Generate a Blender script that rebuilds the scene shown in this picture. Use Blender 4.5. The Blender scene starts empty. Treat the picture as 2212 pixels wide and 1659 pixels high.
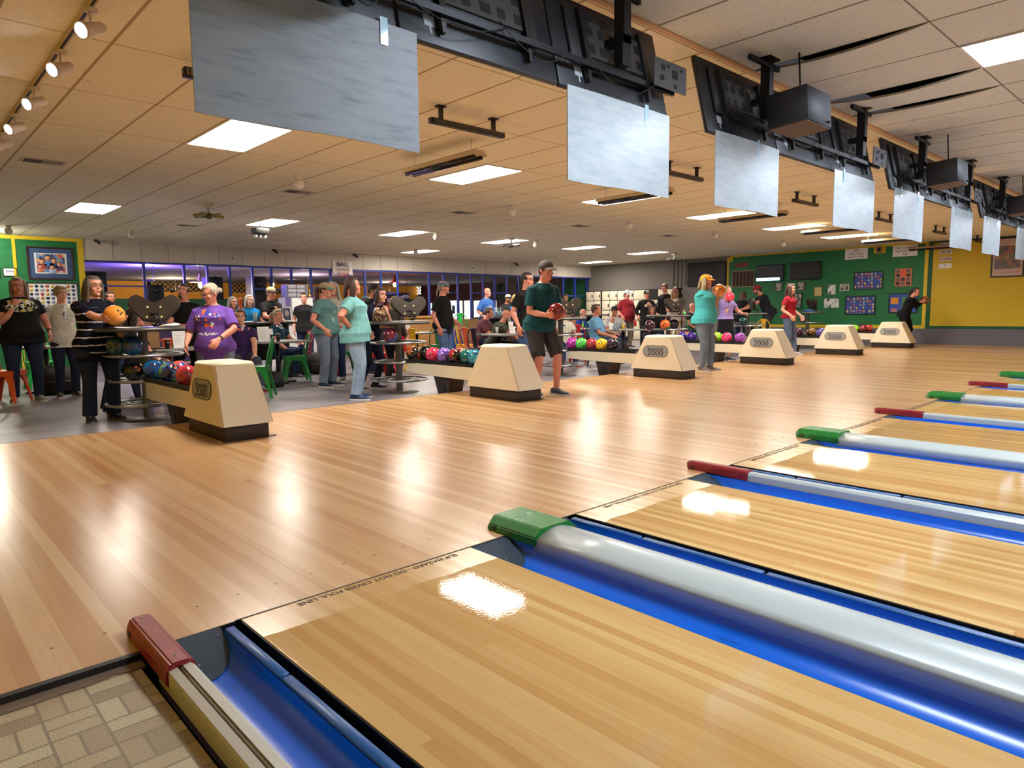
import bpy, bmesh, math, random
from mathutils import Vector, Matrix
random.seed(7)
R = math.radians
PI = math.pi
scene = bpy.context.scene
COL = scene.collection

# ---------------------------------------------------------------- camera
CAM = Vector((-.879, -2.428, 1.082))
YAW, PITCH, ROLL, FOC = R(47.042), R(-6.145), R(-.697), 1479.3
_f = Vector((math.cos(PITCH)*math.cos(YAW), math.cos(PITCH)*math.sin(YAW), math.sin(PITCH)))
_r = Vector((math.sin(YAW), -math.cos(YAW), 0)); _u = _r.cross(_f)
_r2 = _r*math.cos(ROLL)+_u*math.sin(ROLL); _u2 = -_r*math.sin(ROLL)+_u*math.cos(ROLL)
cd = bpy.data.cameras.new('camera'); cam = bpy.data.objects.new('camera', cd); COL.objects.link(cam)
cd.sensor_width = 36; cd.lens = FOC/2212*36; cd.clip_start = .02; cd.clip_end = 200
cam.matrix_world = Matrix(((_r2.x, _u2.x, -_f.x, CAM.x), (_r2.y, _u2.y, -_f.y, CAM.y), (_r2.z, _u2.z, -_f.z, CAM.z), (0, 0, 0, 1)))
scene.camera = cam

# ---------------------------------------------------------------- world, exposure
w = bpy.data.worlds.new('world'); scene.world = w; w.use_nodes = True
w.node_tree.nodes['Background'].inputs[0].default_value = (.10, .10, .13, 1)
w.node_tree.nodes['Background'].inputs[1].default_value = .3
scene.view_settings.view_transform = 'Standard'
scene.view_settings.look = 'None'
scene.view_settings.exposure = 0.85
scene.view_settings.gamma = 1.0
scene.view_settings.use_curve_mapping = False
PANEL_E = 26.0          # radiance of the ceiling light diffusers
H = 2.829              # ceiling height
GX, GY = .41, 2.712    # ceiling grid phase (0.61 by 1.22 m tiles)
PITCHX = 3.412         # width of one pair of lanes
LW, GG, GR = 1.054, .728, .576
YB = 4.77              # back edge of the approach
XW, YW = 20.75, 16.0   # end wall, back wall

# pixel helpers (used only to work out where things stand in the room)
def proj(p):
    d = Vector(p)-CAM
    k = FOC/d.dot(_f)
    return 1106+k*d.dot(_r2), 829.5-k*d.dot(_u2)
def ray(px, py):
    return _f+_r2*((px-1106)/FOC)-_u2*((py-829.5)/FOC)
def on(ax, val, px, py):
    d = ray(px, py); return CAM+d*((val-CAM[ax])/d[ax])
def colx(px, y, z=1.0):
    lo, hi = -3.0, 60.0
    for _ in range(50):
        m = (lo+hi)/2
        if proj((m, y, z))[0] < px: lo = m
        else: hi = m
    return lo
def rowz(x, y, py):
    lo, hi = -1., 5.
    for _ in range(50):
        m = (lo+hi)/2
        if proj((x, y, m))[1] > py: lo = m
        else: hi = m
    return lo

# ---------------------------------------------------------------- helpers
def srgb(r, g, b):
    def f(c):
        c /= 255.
        return c/12.92 if c <= .04045 else ((c+.055)/1.055)**2.4
    return (f(r), f(g), f(b), 1)

class MB:
    """collects shapes into one mesh"""
    def __init__(s): s.v = []; s.f = []; s.sm = []
    def add(s, vs, fs, smooth=False, M=None):
        o = len(s.v)
        s.v += [tuple((M @ Vector(v)) if M else v) for v in vs]
        s.f += [tuple(i+o for i in f) for f in fs]; s.sm += [smooth]*len(fs)
        return s
    def box(s, x0, x1, y0, y1, z0, z1, M=None):
        v = [(x, y, z) for x in (x0, x1) for y in (y0, y1) for z in (z0, z1)]
        return s.add(v, [(0, 1, 3, 2), (4, 6, 7, 5), (0, 4, 5, 1), (2, 3, 7, 6), (0, 2, 6, 4), (1, 5, 7, 3)], False, M)
    def rbox(s, x0, x1, y0, y1, z0, z1, r=.01, seg=2, M=None):
        bm = bmesh.new()
        bmesh.ops.create_cube(bm, size=1)
        for v in bm.verts:
            v.co = Vector(((x0+x1)/2+v.co.x*(x1-x0), (y0+y1)/2+v.co.y*(y1-y0), (z0+z1)/2+v.co.z*(z1-z0)))
        bmesh.ops.bevel(bm, geom=bm.edges[:], offset=r, segments=seg, affect='EDGES', profile=.5)
        return s.frombm(bm, True, M)
    def frombm(s, bm, smooth=False, M=None):
        bm.verts.ensure_lookup_table(); bm.verts.index_update()
        s.add([v.co[:] for v in bm.verts], [[v.index for v in f.verts] for f in bm.faces], smooth, M); bm.free(); return s
    def rings(s, rs, cap=True, smooth=True, closed=False, M=None):
        """rs: list of rings, each a list of points of equal length"""
        n = len(rs[0]); v = [p for r in rs for p in r]; f = []
        m = len(rs)
        for i in range(m if closed else m-1):
            a = i*n; b = ((i+1) % m)*n
            for j in range(n):
                k = (j+1) % n; f.append((a+j, a+k, b+k, b+j))
        if cap and not closed:
            f.append(tuple(range(n))[::-1]); f.append(tuple(range((m-1)*n, m*n)))
        return s.add(v, f, smooth, M)
    def tube(s, pts, rad, n=12, M=None, closed=False, flat=None):
        """tube along pts; rad number or list (numbers or (a,b) pairs)"""
        P = [Vector(p) for p in pts]; m = len(P)
        if not isinstance(rad, (list, tuple)): rad = [rad]*m
        rs = []; prev = None
        for i in range(m):
            if closed: t = P[(i+1) % m]-P[i-1]
            else: t = P[min(i+1, m-1)]-P[max(i-1, 0)]
            t.normalize()
            if prev is None:
                a = Vector(flat) if flat else (Vector((0, 0, 1)) if abs(t.z) < .9 else Vector((1, 0, 0)))
            else: a = prev
            a = (a-t*a.dot(t)); a.normalize(); b = t.cross(a); prev = a
            r = rad[i]; ra, rb = (r if isinstance(r, (tuple, list)) else (r, r))
            rs.append([tuple(P[i]+a*(ra*math.cos(2*PI*j/n))+b*(rb*math.sin(2*PI*j/n))) for j in range(n)])
        return s.rings(rs, True, True, closed, M)
    def lathe(s, prof, n=24, M=None, smooth=True, cap=True):
        rs = [[(r*math.cos(2*PI*j/n), r*math.sin(2*PI*j/n), z) for j in range(n)] for r, z in prof]
        return s.rings(rs, cap, smooth, False, M)
    def ell(s, c, r, n=16, m=10, M=None):
        vs = [(c[0], c[1], c[2]-r[2])]; fs = []
        for i in range(1, m):
            a = -PI/2+PI*i/m
            for j in range(n):
                b = 2*PI*j/n
                vs.append((c[0]+r[0]*math.cos(a)*math.cos(b), c[1]+r[1]*math.cos(a)*math.sin(b), c[2]+r[2]*math.sin(a)))
        vs.append((c[0], c[1], c[2]+r[2])); L = len(vs)-1
        for j in range(n):
            k = (j+1) % n
            fs.append((0, 1+k, 1+j)); fs.append((L, L-n+j, L-n+k))
            for i in range(m-2):
                a = 1+i*n; fs.append((a+j, a+k, a+n+k, a+n+j))
        return s.add(vs, fs, True, M)
    def torus(s, c, Rr, r, n=40, m=8, M=None):
        pts = [(c[0]+Rr*math.cos(2*PI*i/n), c[1]+Rr*math.sin(2*PI*i/n), c[2]) for i in range(n)]
        return s.tube(pts, r, m, M, True)
    def prism(s, poly, z0, z1, M=None):
        """poly in xy, extruded in z"""
        n = len(poly)
        v = [(x, y, z0) for x, y in poly]+[(x, y, z1) for x, y in poly]
        f = [tuple(range(n))[::-1], tuple(range(n, 2*n))]+[(i, (i+1) % n, n+(i+1) % n, n+i) for i in range(n)]
        return s.add(v, f, False, M)
    def quad(s, a, b, c, d): return s.add([a, b, c, d], [(0, 1, 2, 3)])
    def mesh(s, name):
        me = bpy.data.meshes.new(name); me.from_pydata(s.v, [], s.f)
        me.polygons.foreach_set('use_smooth', s.sm); me.update(); return me
    def build(s, name, mat, parent=None, loc=None, rot=None):
        me = s.mesh(name)
        if mat: me.materials.append(mat)
        o = bpy.data.objects.new(name, me); COL.objects.link(o)
        if parent: o.parent = parent
        if loc is not None: o.location = loc
        if rot is not None: o.rotation_euler = rot
        return o

def tag(o, label=None, cat=None, group=None, kind=None):
    if label: o['label'] = label
    if cat: o['category'] = cat
    if group: o['group'] = group
    if kind: o['kind'] = kind
    return o
def empty(name, loc, rz=0, label=None, cat=None, group=None, rot=None):
    o = bpy.data.objects.new(name, None); COL.objects.link(o)
    o.location = loc; o.rotation_euler = rot if rot else (0, 0, rz); o.empty_display_size = .1
    return tag(o, label, cat, group)
KIDS = {}
def copy_tree(o, loc=None, rz=None, label=None, parent=None, group=None):
    c = o.copy(); COL.objects.link(c)
    if parent: c.parent = parent
    if loc is not None: c.location = loc
    if rz is not None: c.rotation_euler = (0, 0, rz)
    if label: c['label'] = label
    if group: c['group'] = group
    for ch in o.children: copy_tree(ch, parent=c)
    return c
def struct(o): o['kind'] = 'structure'; return o

# ---------------------------------------------------------------- materials
MATS = {}
def mat(name, col=(.5, .5, .5, 1), rough=.5, metal=0., spec=.5, emit=None, es=0, coat=0, trans=0, alpha=1):
    if name in MATS: return MATS[name]
    m = bpy.data.materials.new(name); m.use_nodes = True
    b = m.node_tree.nodes['Principled BSDF']
    b.inputs['Base Color'].default_value = col; b.inputs['Roughness'].default_value = rough
    b.inputs['Metallic'].default_value = metal; b.inputs['Specular IOR Level'].default_value = spec
    b.inputs['Coat Weight'].default_value = coat; b.inputs['Coat Roughness'].default_value = .05
    b.inputs['Transmission Weight'].default_value = trans; b.inputs['Alpha'].default_value = alpha
    if emit: b.inputs['Emission Color'].default_value = emit; b.inputs['Emission Strength'].default_value = es
    MATS[name] = m; return m
class NG:
    def __init__(s, m): s.m = m; s.t = m.node_tree; s.b = s.t.nodes['Principled BSDF']
    def n(s, typ, **kw):
        x = s.t.nodes.new(typ)
        for k, v in kw.items():
            if k.startswith('i_'): x.inputs[k[2:].replace('_', ' ')].default_value = v
            elif k[0] == 'x' and k[1:].isdigit(): x.inputs[int(k[1:])].default_value = v
            else: setattr(x, k, v)
        return x
    def l(s, a, b): s.t.links.new(a, b)
    def coord(s, scale=(1, 1, 1), kind='Object', loc=(0, 0, 0), rot=(0, 0, 0)):
        tc = s.n('ShaderNodeTexCoord'); mp = s.n('ShaderNodeMapping')
        mp.inputs['Scale'].default_value = scale; mp.inputs['Location'].default_value = loc; mp.inputs['Rotation'].default_value = rot
        s.l(tc.outputs[kind], mp.inputs[0]); return mp.outputs[0]
    def math(s, op, a, b=None, c=None):
        x = s.n('ShaderNodeMath', operation=op)
        for i, q in enumerate((a, b, c)):
            if q is None: continue
            if isinstance(q, (int, float)): x.inputs[i].default_value = q
            else: s.l(q, x.inputs[i])
        return x.outputs[0]
    def noise(s, vec, scale=5, detail=3, rough=.5):
        x = s.n('ShaderNodeTexNoise'); x.inputs['Scale'].default_value = scale; x.inputs['Detail'].default_value = detail
        x.inputs['Roughness'].default_value = rough
        if vec is not None: s.l(vec, x.inputs['Vector'])
        return x.outputs[0]
    def ramp(s, fac, stops, interp='LINEAR'):
        x = s.n('ShaderNodeValToRGB'); x.color_ramp.interpolation = interp
        e = x.color_ramp.elements
        while len(e) < len(stops): e.new(.5)
        for q, (p, c) in zip(e, stops): q.position = p; q.color = c if len(c) == 4 else (*c, 1)
        s.l(fac, x.inputs[0]); return x.outputs[0]
    def mix(s, fac, a, b, blend='MIX'):
        x = s.n('ShaderNodeMix', data_type='RGBA', blend_type=blend)
        for i, q in ((0, fac), (6, a), (7, b)):
            if isinstance(q, (int, float)): x.inputs[i].default_value = q
            elif isinstance(q, tuple): x.inputs[i].default_value = q
            else: s.l(q, x.inputs[i])
        return x.outputs[2]
    def bump(s, h, strength=.2, dist=.01):
        x = s.n('ShaderNodeBump'); x.inputs['Strength'].default_value = strength; x.inputs['Distance'].default_value = dist
        s.l(h, x.inputs['Height']); s.l(x.outputs[0], s.b.inputs['Normal'])
    def xyz(s, vec):
        x = s.n('ShaderNodeSeparateXYZ'); s.l(vec, x.inputs[0]); return x.outputs
    def base(s, c): s.l(c, s.b.inputs['Base Color'])
    def rough(s, c): s.l(c, s.b.inputs['Roughness'])

def wood_mat(name, ramp, pw, plen, rough, streak=.5, seam=.25):
    m = mat(name, rough=rough, spec=.36); g = NG(m)
    v = g.coord(); x, y, z = g.xyz(v)[:3]
    xi = g.math('FLOOR', g.math('DIVIDE', x, pw))
    wn = g.n('ShaderNodeTexWhiteNoise', noise_dimensions='1D'); g.l(xi, wn.inputs['W'])
    off = g.math('MULTIPLY', wn.outputs[0], 7.3)
    yi = g.math('FLOOR', g.math('DIVIDE', g.math('ADD', y, off), plen))
    cb = g.n('ShaderNodeCombineXYZ'); g.l(xi, cb.inputs[0]); g.l(yi, cb.inputs[1])
    w2 = g.n('ShaderNodeTexWhiteNoise', noise_dimensions='3D'); g.l(cb.outputs[0], w2.inputs['Vector'])
    cb2 = g.n('ShaderNodeCombineXYZ'); g.l(g.math('MULTIPLY', x, 60.), cb2.inputs[0]); g.l(g.math('MULTIPLY', y, 2.2), cb2.inputs[1]); g.l(g.math('MULTIPLY', w2.outputs[0], 40.), cb2.inputs[2])
    gr = g.noise(cb2.outputs[0], 1.0, 4, .6)
    cb3 = g.n('ShaderNodeCombineXYZ'); g.l(g.math('MULTIPLY', x, 9.), cb3.inputs[0]); g.l(g.math('MULTIPLY', y, .8), cb3.inputs[1])
    gr2 = g.noise(cb3.outputs[0], 1.0, 2, .5)
    f = g.math('ADD', g.math('MULTIPLY', w2.outputs[0], 1-streak), g.math('MULTIPLY', g.math('ADD', g.math('MULTIPLY', gr, .6), g.math('MULTIPLY', gr2, .4)), streak))
    c = g.ramp(f, ramp)
    e = g.math('FRACT', g.math('DIVIDE', x, pw))
    line = g.math('LESS_THAN', e, .05)
    c = g.mix(g.math('MULTIPLY', line, seam), c, (.25, .13, .06, 1))
    if name == 'approach_wood':      # rows of small dark dowel marks
        fx = g.math('MULTIPLY', g.math('SUBTRACT', g.math('FRACT', g.math('DIVIDE', x, .152)), .5), .152)
        for yc in (.17, 1.95, 3.9, 4.5):
            dy = g.math('SUBTRACT', y, yc)
            d2 = g.math('ADD', g.math('MULTIPLY', fx, fx), g.math('MULTIPLY', dy, dy))
            c = g.mix(g.math('MULTIPLY', g.math('LESS_THAN', d2, .00004), .75), c, (.06, .03, .02, 1))
        jt = g.math('LESS_THAN', g.math('ABSOLUTE', g.math('SUBTRACT', g.math('FRACT', g.math('DIVIDE', x, 1.706)), .2)), .0012)
        c = g.mix(g.math('MULTIPLY', jt, .5), c, (.12, .06, .03, 1))
        jy = g.math('LESS_THAN', g.math('ABSOLUTE', g.math('SUBTRACT', y, 2.43)), .0018)
        c = g.mix(g.math('MULTIPLY', jy, .35), c, (.12, .06, .03, 1))
    g.base(c)
    rn = g.noise(v, 3., 3, .6)
    g.rough(g.math('ADD', g.math('MULTIPLY', rn, rough*.3), rough*.8))
    return m, g

WOOD_AP, g = wood_mat('approach_wood', [(0., srgb(172, 122, 78)), (.42, srgb(196, 152, 106)), (.66, srgb(208, 170, 124)), (1., srgb(222, 192, 148))], .054, 9.0, .25, .5, .08)
WOOD_LN, g = wood_mat('lane_wood', [(0., srgb(172, 120, 66)), (.4, srgb(192, 148, 90)), (.7, srgb(206, 170, 112)), (1., srgb(218, 192, 138))], .0405, 9.0, .07, .55, .12)
# the first strip past the foul line is worn and dry, the rest is oiled
y = g.xyz(g.coord())[1]
nz = g.noise(g.coord((5, 5, 5)), 1.0, 3)
dry = g.math('GREATER_THAN', g.math('ADD', y, g.math('MULTIPLY', nz, .05)), -.22)
g.rough(g.math('ADD', g.math('MULTIPLY', dry, .22), .022))
bm_ = g.noise(g.coord((1, 1, 1)), 90., 2, .6)
g.bump(bm_, .05, .002)

def ceiling_mat(name, base, line, spots=.5):
    m = mat(name, rough=.95, spec=.1); g = NG(m)
    v = g.coord(); x, y, z = g.xyz(v)[:3]
    ax = g.math('FRACT', g.math('DIVIDE', g.math('SUBTRACT', x, GX), .61))
    ay = g.math('FRACT', g.math('DIVIDE', g.math('SUBTRACT', y, GY), 1.22))
    dx = g.math('MULTIPLY', g.math('MINIMUM', ax, g.math('SUBTRACT', 1, ax)), .61)
    dy = g.math('MULTIPLY', g.math('MINIMUM', ay, g.math('SUBTRACT', 1, ay)), 1.22)
    bar = g.math('MAXIMUM', g.math('LESS_THAN', dx, .011), g.math('LESS_THAN', dy, .006))
    n1 = g.noise(g.coord((1, 2.2, 1)), 55., 3, .65)
    spot = g.math('LESS_THAN', n1, .40)
    tile = g.n('ShaderNodeTexWhiteNoise', noise_dimensions='3D')
    cb = g.n('ShaderNodeCombineXYZ'); g.l(g.math('FLOOR', g.math('DIVIDE', g.math('SUBTRACT', x, GX), .61)), cb.inputs[0]); g.l(g.math('FLOOR', g.math('DIVIDE', g.math('SUBTRACT', y, GY), 1.22)), cb.inputs[1])
    g.l(cb.outputs[0], tile.inputs['Vector'])
    dark = tuple(c*.62 for c in base[:3])+(1,)
    c = g.mix(g.math('MULTIPLY', tile.outputs[0], .16), base, dark)
    st = g.noise(v, 1.6, 4, .6)
    c = g.mix(g.math('MULTIPLY', g.math('LESS_THAN', st, .36), .12), c, (.35, .25, .15, 1))
    c = g.mix(g.math('MULTIPLY', spot, spots), c, tuple(c_*.55 for c_ in base[:3])+(1,))
    c = g.mix(bar, c, line)
    g.base(c); g.bump(n1, .25, .004)
    return m
CEIL = ceiling_mat('ceiling_tile', srgb(236, 228, 202), srgb(172, 152, 120))
CEIL2 = ceiling_mat('ceiling_tile_lit_grey', srgb(226, 224, 208), srgb(140, 134, 118))  # same tiles, greyed: the different lighting over the lanes is in the colour

def flat(name, rgb, rough=.5, **k): return mat(name, srgb(*rgb), rough, **k)
BLACK = flat('black_plastic', (18, 18, 20), .45)
DARKM = flat('dark_metal', (38, 36, 36), .4, metal=.3)
TVB = flat('tv_back', (24, 27, 34), .42)
STEEL = flat('brushed_steel', (165, 165, 165), .3, metal=.9)
STEELD = flat('worn_steel_pole', (110, 108, 104), .45, metal=.7)
CREAM = flat('cream_shell', (228, 216, 190), .42)
CREAMD = flat('cream_rail', (222, 214, 190), .4)
BROWN = flat('brown_base', (48, 38, 34), .6)
WHITE = flat('white_plastic', (225, 228, 226), .3)
GREYW = flat('lane_cover_grey', (178, 186, 180), .28)
BLUEG = flat('gutter_blue', (12, 84, 205), .25)
RAILB = flat('rail_blue', (26, 84, 140), .35)
PLATE = flat('gutter_plate_grey', (54, 68, 78), .4)
GREENP = flat('green_cap_plastic', (28, 118, 44), .38)
REDP = flat('red_cap_plastic', (140, 32, 40), .38)
YELLOWP = flat('yellow_paint', (222, 190, 34), .6)
GREENW = flat('green_paint', (14, 118, 62), .6)
PAPER = flat('white_paper', (238, 238, 240), .7)
SKIRTC = flat('brown_skirt_board', (92, 66, 44), .6)
g = NG(mat('gutter_blue')); n_ = g.noise(g.coord((8, 1.2, 8)), 3., 4, .6)
g.base(g.mix(g.math('MULTIPLY', g.math('LESS_THAN', n_, .36), .35), srgb(6, 98, 204), srgb(6, 44, 104)))
g = NG(mat('red_cap_plastic')); n_ = g.noise(g.coord(), 26., 5, .7)
g.base(g.ramp(n_, [(.35, srgb(128, 26, 34)), (.62, srgb(146, 36, 44)), (.72, srgb(186, 90, 92))]))
g = NG(mat('green_cap_plastic')); n_ = g.noise(g.coord(), 20., 5, .7)
g.base(g.ramp(n_, [(.35, srgb(22, 104, 38)), (.62, srgb(30, 124, 48)), (.75, srgb(90, 160, 100))]))
def emat(name, rgb, s):
    m = mat(name, srgb(*rgb), .5, emit=srgb(*rgb), es=s); return m
LITE = emat('light_diffuser', (255, 246, 232), PANEL_E)
LITEC = emat('light_diffuser_cool', (222, 236, 255), PANEL_E)

def text_obj(name, s, size, mt, parent=None, M=None, extrude=.001, align='CENTER', sx=1., bold=0.):
    cu = bpy.data.curves.new(name, 'FONT'); cu.body = s; cu.size = size; cu.extrude = extrude; cu.align_x = align; cu.align_y = 'CENTER'
    cu.offset = bold
    o = bpy.data.objects.new('tmp', cu); COL.objects.link(o)
    dg = bpy.context.evaluated_depsgraph_get(); me = bpy.data.meshes.new_from_object(o.evaluated_get(dg))
    bpy.data.objects.remove(o); bpy.data.curves.remove(cu)
    me.name = name
    T = (M or Matrix()) @ Matrix.Diagonal((sx, 1, 1, 1))
    me.transform(T); me.materials.clear(); me.materials.append(mt)
    q = bpy.data.objects.new(name, me); COL.objects.link(q)
    if parent: q.parent = parent
    return q
def frame_M(o, xdir, ydir):
    """matrix whose local x runs along xdir and y along ydir"""
    X = Vector(xdir).normalized(); Y = Vector(ydir).normalized(); Z = X.cross(Y)
    return Matrix(((X.x, Y.x, Z.x, o[0]), (X.y, Y.y, Z.y, o[1]), (X.z, Y.z, Z.z, o[2]), (0, 0, 0, 1)))
# ================================================================ THE SETTING
LX0 = [0]*12
for i in range(12): LX0[i] = (i//2)*PITCHX+(i % 2)*(LW+GG)
Y_PIN = -19.0
FZ = -.10              # the concourse lies one low step below the approach
XL = -2.7
# floors
tile = mat('floor_tile_left', rough=.35); g = NG(tile)
v = g.coord(rot=(0, 0, 0)); x, y, z = g.xyz(v)[:3]
U = .125
cx_ = g.math('FLOOR', g.math('DIVIDE', x, U)); cy_ = g.math('FLOOR', g.math('DIVIDE', y, U))
par = g.math('MODULO', g.math('ABSOLUTE', g.math('ADD', cx_, cy_)), 2.)
par = g.math('GREATER_THAN', par, .5)
fx = g.math('FRACT', g.math('DIVIDE', x, U)); fy = g.math('FRACT', g.math('DIVIDE', y, U))
def edge_(f): return g.math('MINIMUM', f, g.math('SUBTRACT', 1., f))
hx = edge_(g.math('FRACT', g.math('MULTIPLY', fx, 2.))); hy = edge_(g.math('FRACT', g.math('MULTIPLY', fy, 2.)))
ea = g.math('MINIMUM', g.math('MULTIPLY', hx, .5), edge_(fy)); eb = g.math('MINIMUM', g.math('MULTIPLY', hy, .5), edge_(fx))
dd = g.math('ADD', g.math('MULTIPLY', par, ea), g.math('MULTIPLY', g.math('SUBTRACT', 1., par), eb))
grout = g.math('LESS_THAN', dd, .03)
sub = g.math('ADD', g.math('MULTIPLY', par, g.math('FLOOR', g.math('MULTIPLY', fx, 2.))), g.math('MULTIPLY', g.math('SUBTRACT', 1., par), g.math('FLOOR', g.math('MULTIPLY', fy, 2.))))
cb = g.n('ShaderNodeCombineXYZ'); g.l(cx_, cb.inputs[0]); g.l(cy_, cb.inputs[1]); g.l(sub, cb.inputs[2])
wn = g.n('ShaderNodeTexWhiteNoise', noise_dimensions='3D'); g.l(cb.outputs[0], wn.inputs['Vector'])
c = g.ramp(wn.outputs[0], [(0, srgb(150, 130, 98)), (.5, srgb(172, 152, 116)), (1, srgb(194, 180, 142))])
sp = g.noise(g.coord(), 160., 3, .7)
c = g.mix(g.math('MULTIPLY', g.math('LESS_THAN', sp, .42), .35), c, srgb(120, 98, 70))
c = g.mix(grout, c, srgb(132, 116, 90)); g.base(c); g.bump(sp, .5, .004)
struct(MB().box(XL, -.345, Y_PIN, -.10, -.06, -.025).build('floor', tile))
# ragged mortar edge between the tile and the approach
mb = MB(); pts = []
x = XL
random.seed(3)
top = []
while x < -.33:
    top.append((x, -.10-random.random()*.035)); x += .05+random.random()*.04
top.append((-.33, -.12))
poly = [(XL, -.055), ]+[(-.33, -.055)]+top[::-1]
mb.prism(poly, -.03, -.021)
struct(mb.build('trim_1', flat('mortar', (118, 100, 80), .9)))
struct(MB().box(XL, -.325, -.075, -.05, -.04, .0).build('trim_2', flat('black_edging', (30, 24, 22), .5)))
# approach and concourse floor
struct(MB().box(XL, XW, -.052, YB, -.06, 0.).build('floor', WOOD_AP))
conc = mat('concourse_floor', rough=.32); g = NG(conc)
v = g.coord((1, 3., 1)); n1 = g.noise(v, 1.3, 5, .6); n2 = g.noise(g.coord((6, 6, 1)), 6., 4, .7)
f = g.math('ADD', g.math('MULTIPLY', n1, .7), g.math('MULTIPLY', n2, .3))
g.base(g.ramp(f, [(.3, srgb(92, 88, 94)), (.5, srgb(128, 123, 130)), (.7, srgb(164, 158, 164))]))
g.rough(g.math('ADD', .22, g.math('MULTIPLY', n2, .25)))
struct(MB().box(XL, XW, YB, 24.0, -.16, FZ).build('floor', conc))
struct(MB().box(XL, XW, YB-.001, YB+.008, FZ, 0.001).build('trim_3', flat('floor_strip', (120, 100, 84), .5)))
struct(MB().box(-.34, XW, Y_PIN, -.052, -.30, -.20).build('floor', flat('pit_floor', (14, 13, 13), .9)))
# foul line seam
struct(MB().box(-.02, XW, -.056, -.048, -.02, .0015).build('trim_4', flat('foul_seam', (40, 26, 22), .6)))

# ceiling
struct(MB().box(XL, XW, .24, 24., H, H+.02).build('ceiling', CEIL))
# over the lanes the ceiling is laid tile by tile, three tiles sag out of the grid
SAG = {(6, -3): .045, (8, -3): .06, (9, -3): .04}
mb = MB(); ms = MB()
for i in range(-6, 34):
    for j in range(-19, -2):
        xa, xb = max(GX+.61*i, XL), min(GX+.61*(i+1), XW)
        ya, yb = GY+1.22*j, min(GY+1.22*(j+1), .24)
        if j == -4 and 0 <= i <= 32 and i % 5 == 2: continue   # light fixtures
        if (i, j) in SAG:
            a = SAG[(i, j)]; n = 14; rs = []
            for k in range(n+1):
                y = ya+(yb-ya)*k/n; d = a*math.sin(PI*(k/n))**.8
                rs.append([(xa+.008, y, H-d), (xa+.25, y, H-d*.45), (xb, y, H-.001), (xb, y, H+.015), (xa+.25, y, H-d*.45+.016), (xa+.008, y, H-d+.016)])
            ms.rings(rs, True, False)
            continue
        mb.quad((xa, ya, H), (xa, yb, H), (xb, yb, H), (xb, ya, H))
struct(mb.build('ceiling', CEIL2)); struct(ms.build('ceiling', CEIL2))
struct(MB().box(XL, XW, Y_PIN-.5, .24, H+.28, H+.3).build('ceiling', flat('plenum', (10, 10, 10), .9)))
struct(MB().box(XL, XW, .20, .24, H-.012, H+.02).build('trim_5', flat('ceiling_step', (206, 168, 128), .8)))

# walls
WALLY = flat('wall_yellow', (214, 180, 40), .7); WALLG = flat('wall_green', (22, 112, 62), .6)
WALLGR = flat('wall_grey', (128, 122, 116), .85)
gw = NG(WALLG); nn = gw.noise(gw.coord((.6, .6, 3)), 6., 5, .7); gw.base(gw.ramp(nn, [(.3, srgb(16, 100, 54)), (.7, srgb(26, 122, 68))]))
struct(MB().box(XL-.1, XL, Y_PIN, 24, 0, H).build('wall_left', WALLY))
struct(MB().box(XL, XW, Y_PIN-.1, Y_PIN, -.2, H).build('wall_back', flat('pinsetter_mask', (40, 42, 60), .6)))
XG = [(Y_PIN, 4.35)]
struct(MB().box(XW, XW+.1, Y_PIN, 24., -.06, H).build('wall_right', WALLGR))
# ================================================================ LANES
def ordn(i): return ['nearest', 'second', 'third', 'fourth', 'fifth', 'sixth', 'seventh', 'eighth', 'ninth', 'tenth', 'eleventh', 'farthest'][i]
INK = flat('black_ink', (30, 24, 22), .7)
for i in range(12):
    x0 = LX0[i]
    lane = MB().box(x0, x0+LW, Y_PIN, -.056, -.05, 0).build('bowling_lane', WOOD_LN)
    tag(lane, ('glossy maple bowling lane, %s from the camera' % ordn(i)) if i else 'glossy maple bowling lane nearest the camera, filling the foreground', 'bowling lane', 'bowling lanes')
    MB().box(x0-.004, x0, Y_PIN, -.058, -.05, -.003).build('dark_edge', BLACK, lane)
    if i < 5:
        M = frame_M((x0+LW*.545, -.085, .0006), (-1, 0, 0), (0, -1, 0))
        text_obj('lettering', 'SLIP HAZARD - DO NOT CROSS FOUL LINE', .038, INK, lane, M, .0002, sx=1.02, bold=.0006)

def gutter(xa, xb, lab):
    """blue trough between xa and xb, with its grey end plate"""
    c = (xa+xb)/2; r = (xb-xa)/2; n = 14
    prof = [(c-r*math.cos(PI*k/n), -.006-.078*math.sin(PI*k/n)**.8) for k in range(n+1)]
    ys = [-.06, -.3, -.8, -2, -5, -10, Y_PIN]
    mb = MB(); v = [(x, y, z) for y in ys for x, z in prof]; f = []
    for a in range(len(ys)-1):
        for k in range(n): q = a*(n+1)+k; f.append((q, q+1, q+n+2, q+n+1))
    # underside thickness
    mb.add(v, f, True)
    mb.add([(x, y, z-.006) for x, y, z in v], [t[::-1] for t in f], True)
    g_ = mb.build('gutter', BLUEG)
    tag(g_, lab, 'gutter', 'blue gutters')
    pb = MB(); top = [(x, -.054, -.001) for x, z in prof]
    bot = [(x, -.054-(-.001-z)/.42, z+.003) for x, z in prof]
    v = top+bot; f = [(k, k+1, n+2+k, n+1+k) for k in range(n)]
    pb.add(v, f, True); pb.add([(x, y, z-.004) for x, y, z in v], [t[::-1] for t in f], True)
    p = pb.build('end_plate', PLATE, g_)
    for px_, py_ in ((c-r*.1, -.18), (c+r*.8, -.09)):
        z = -.001-(-.054-py_)*.42
        if i < 6: MB().lathe([(0, 0), (.004, 0), (.004, .002), (.0, .0025)], 8, Matrix.Translation((px_, py_, z+.001))).build('screw', STEEL, p)
    return g_
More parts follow.
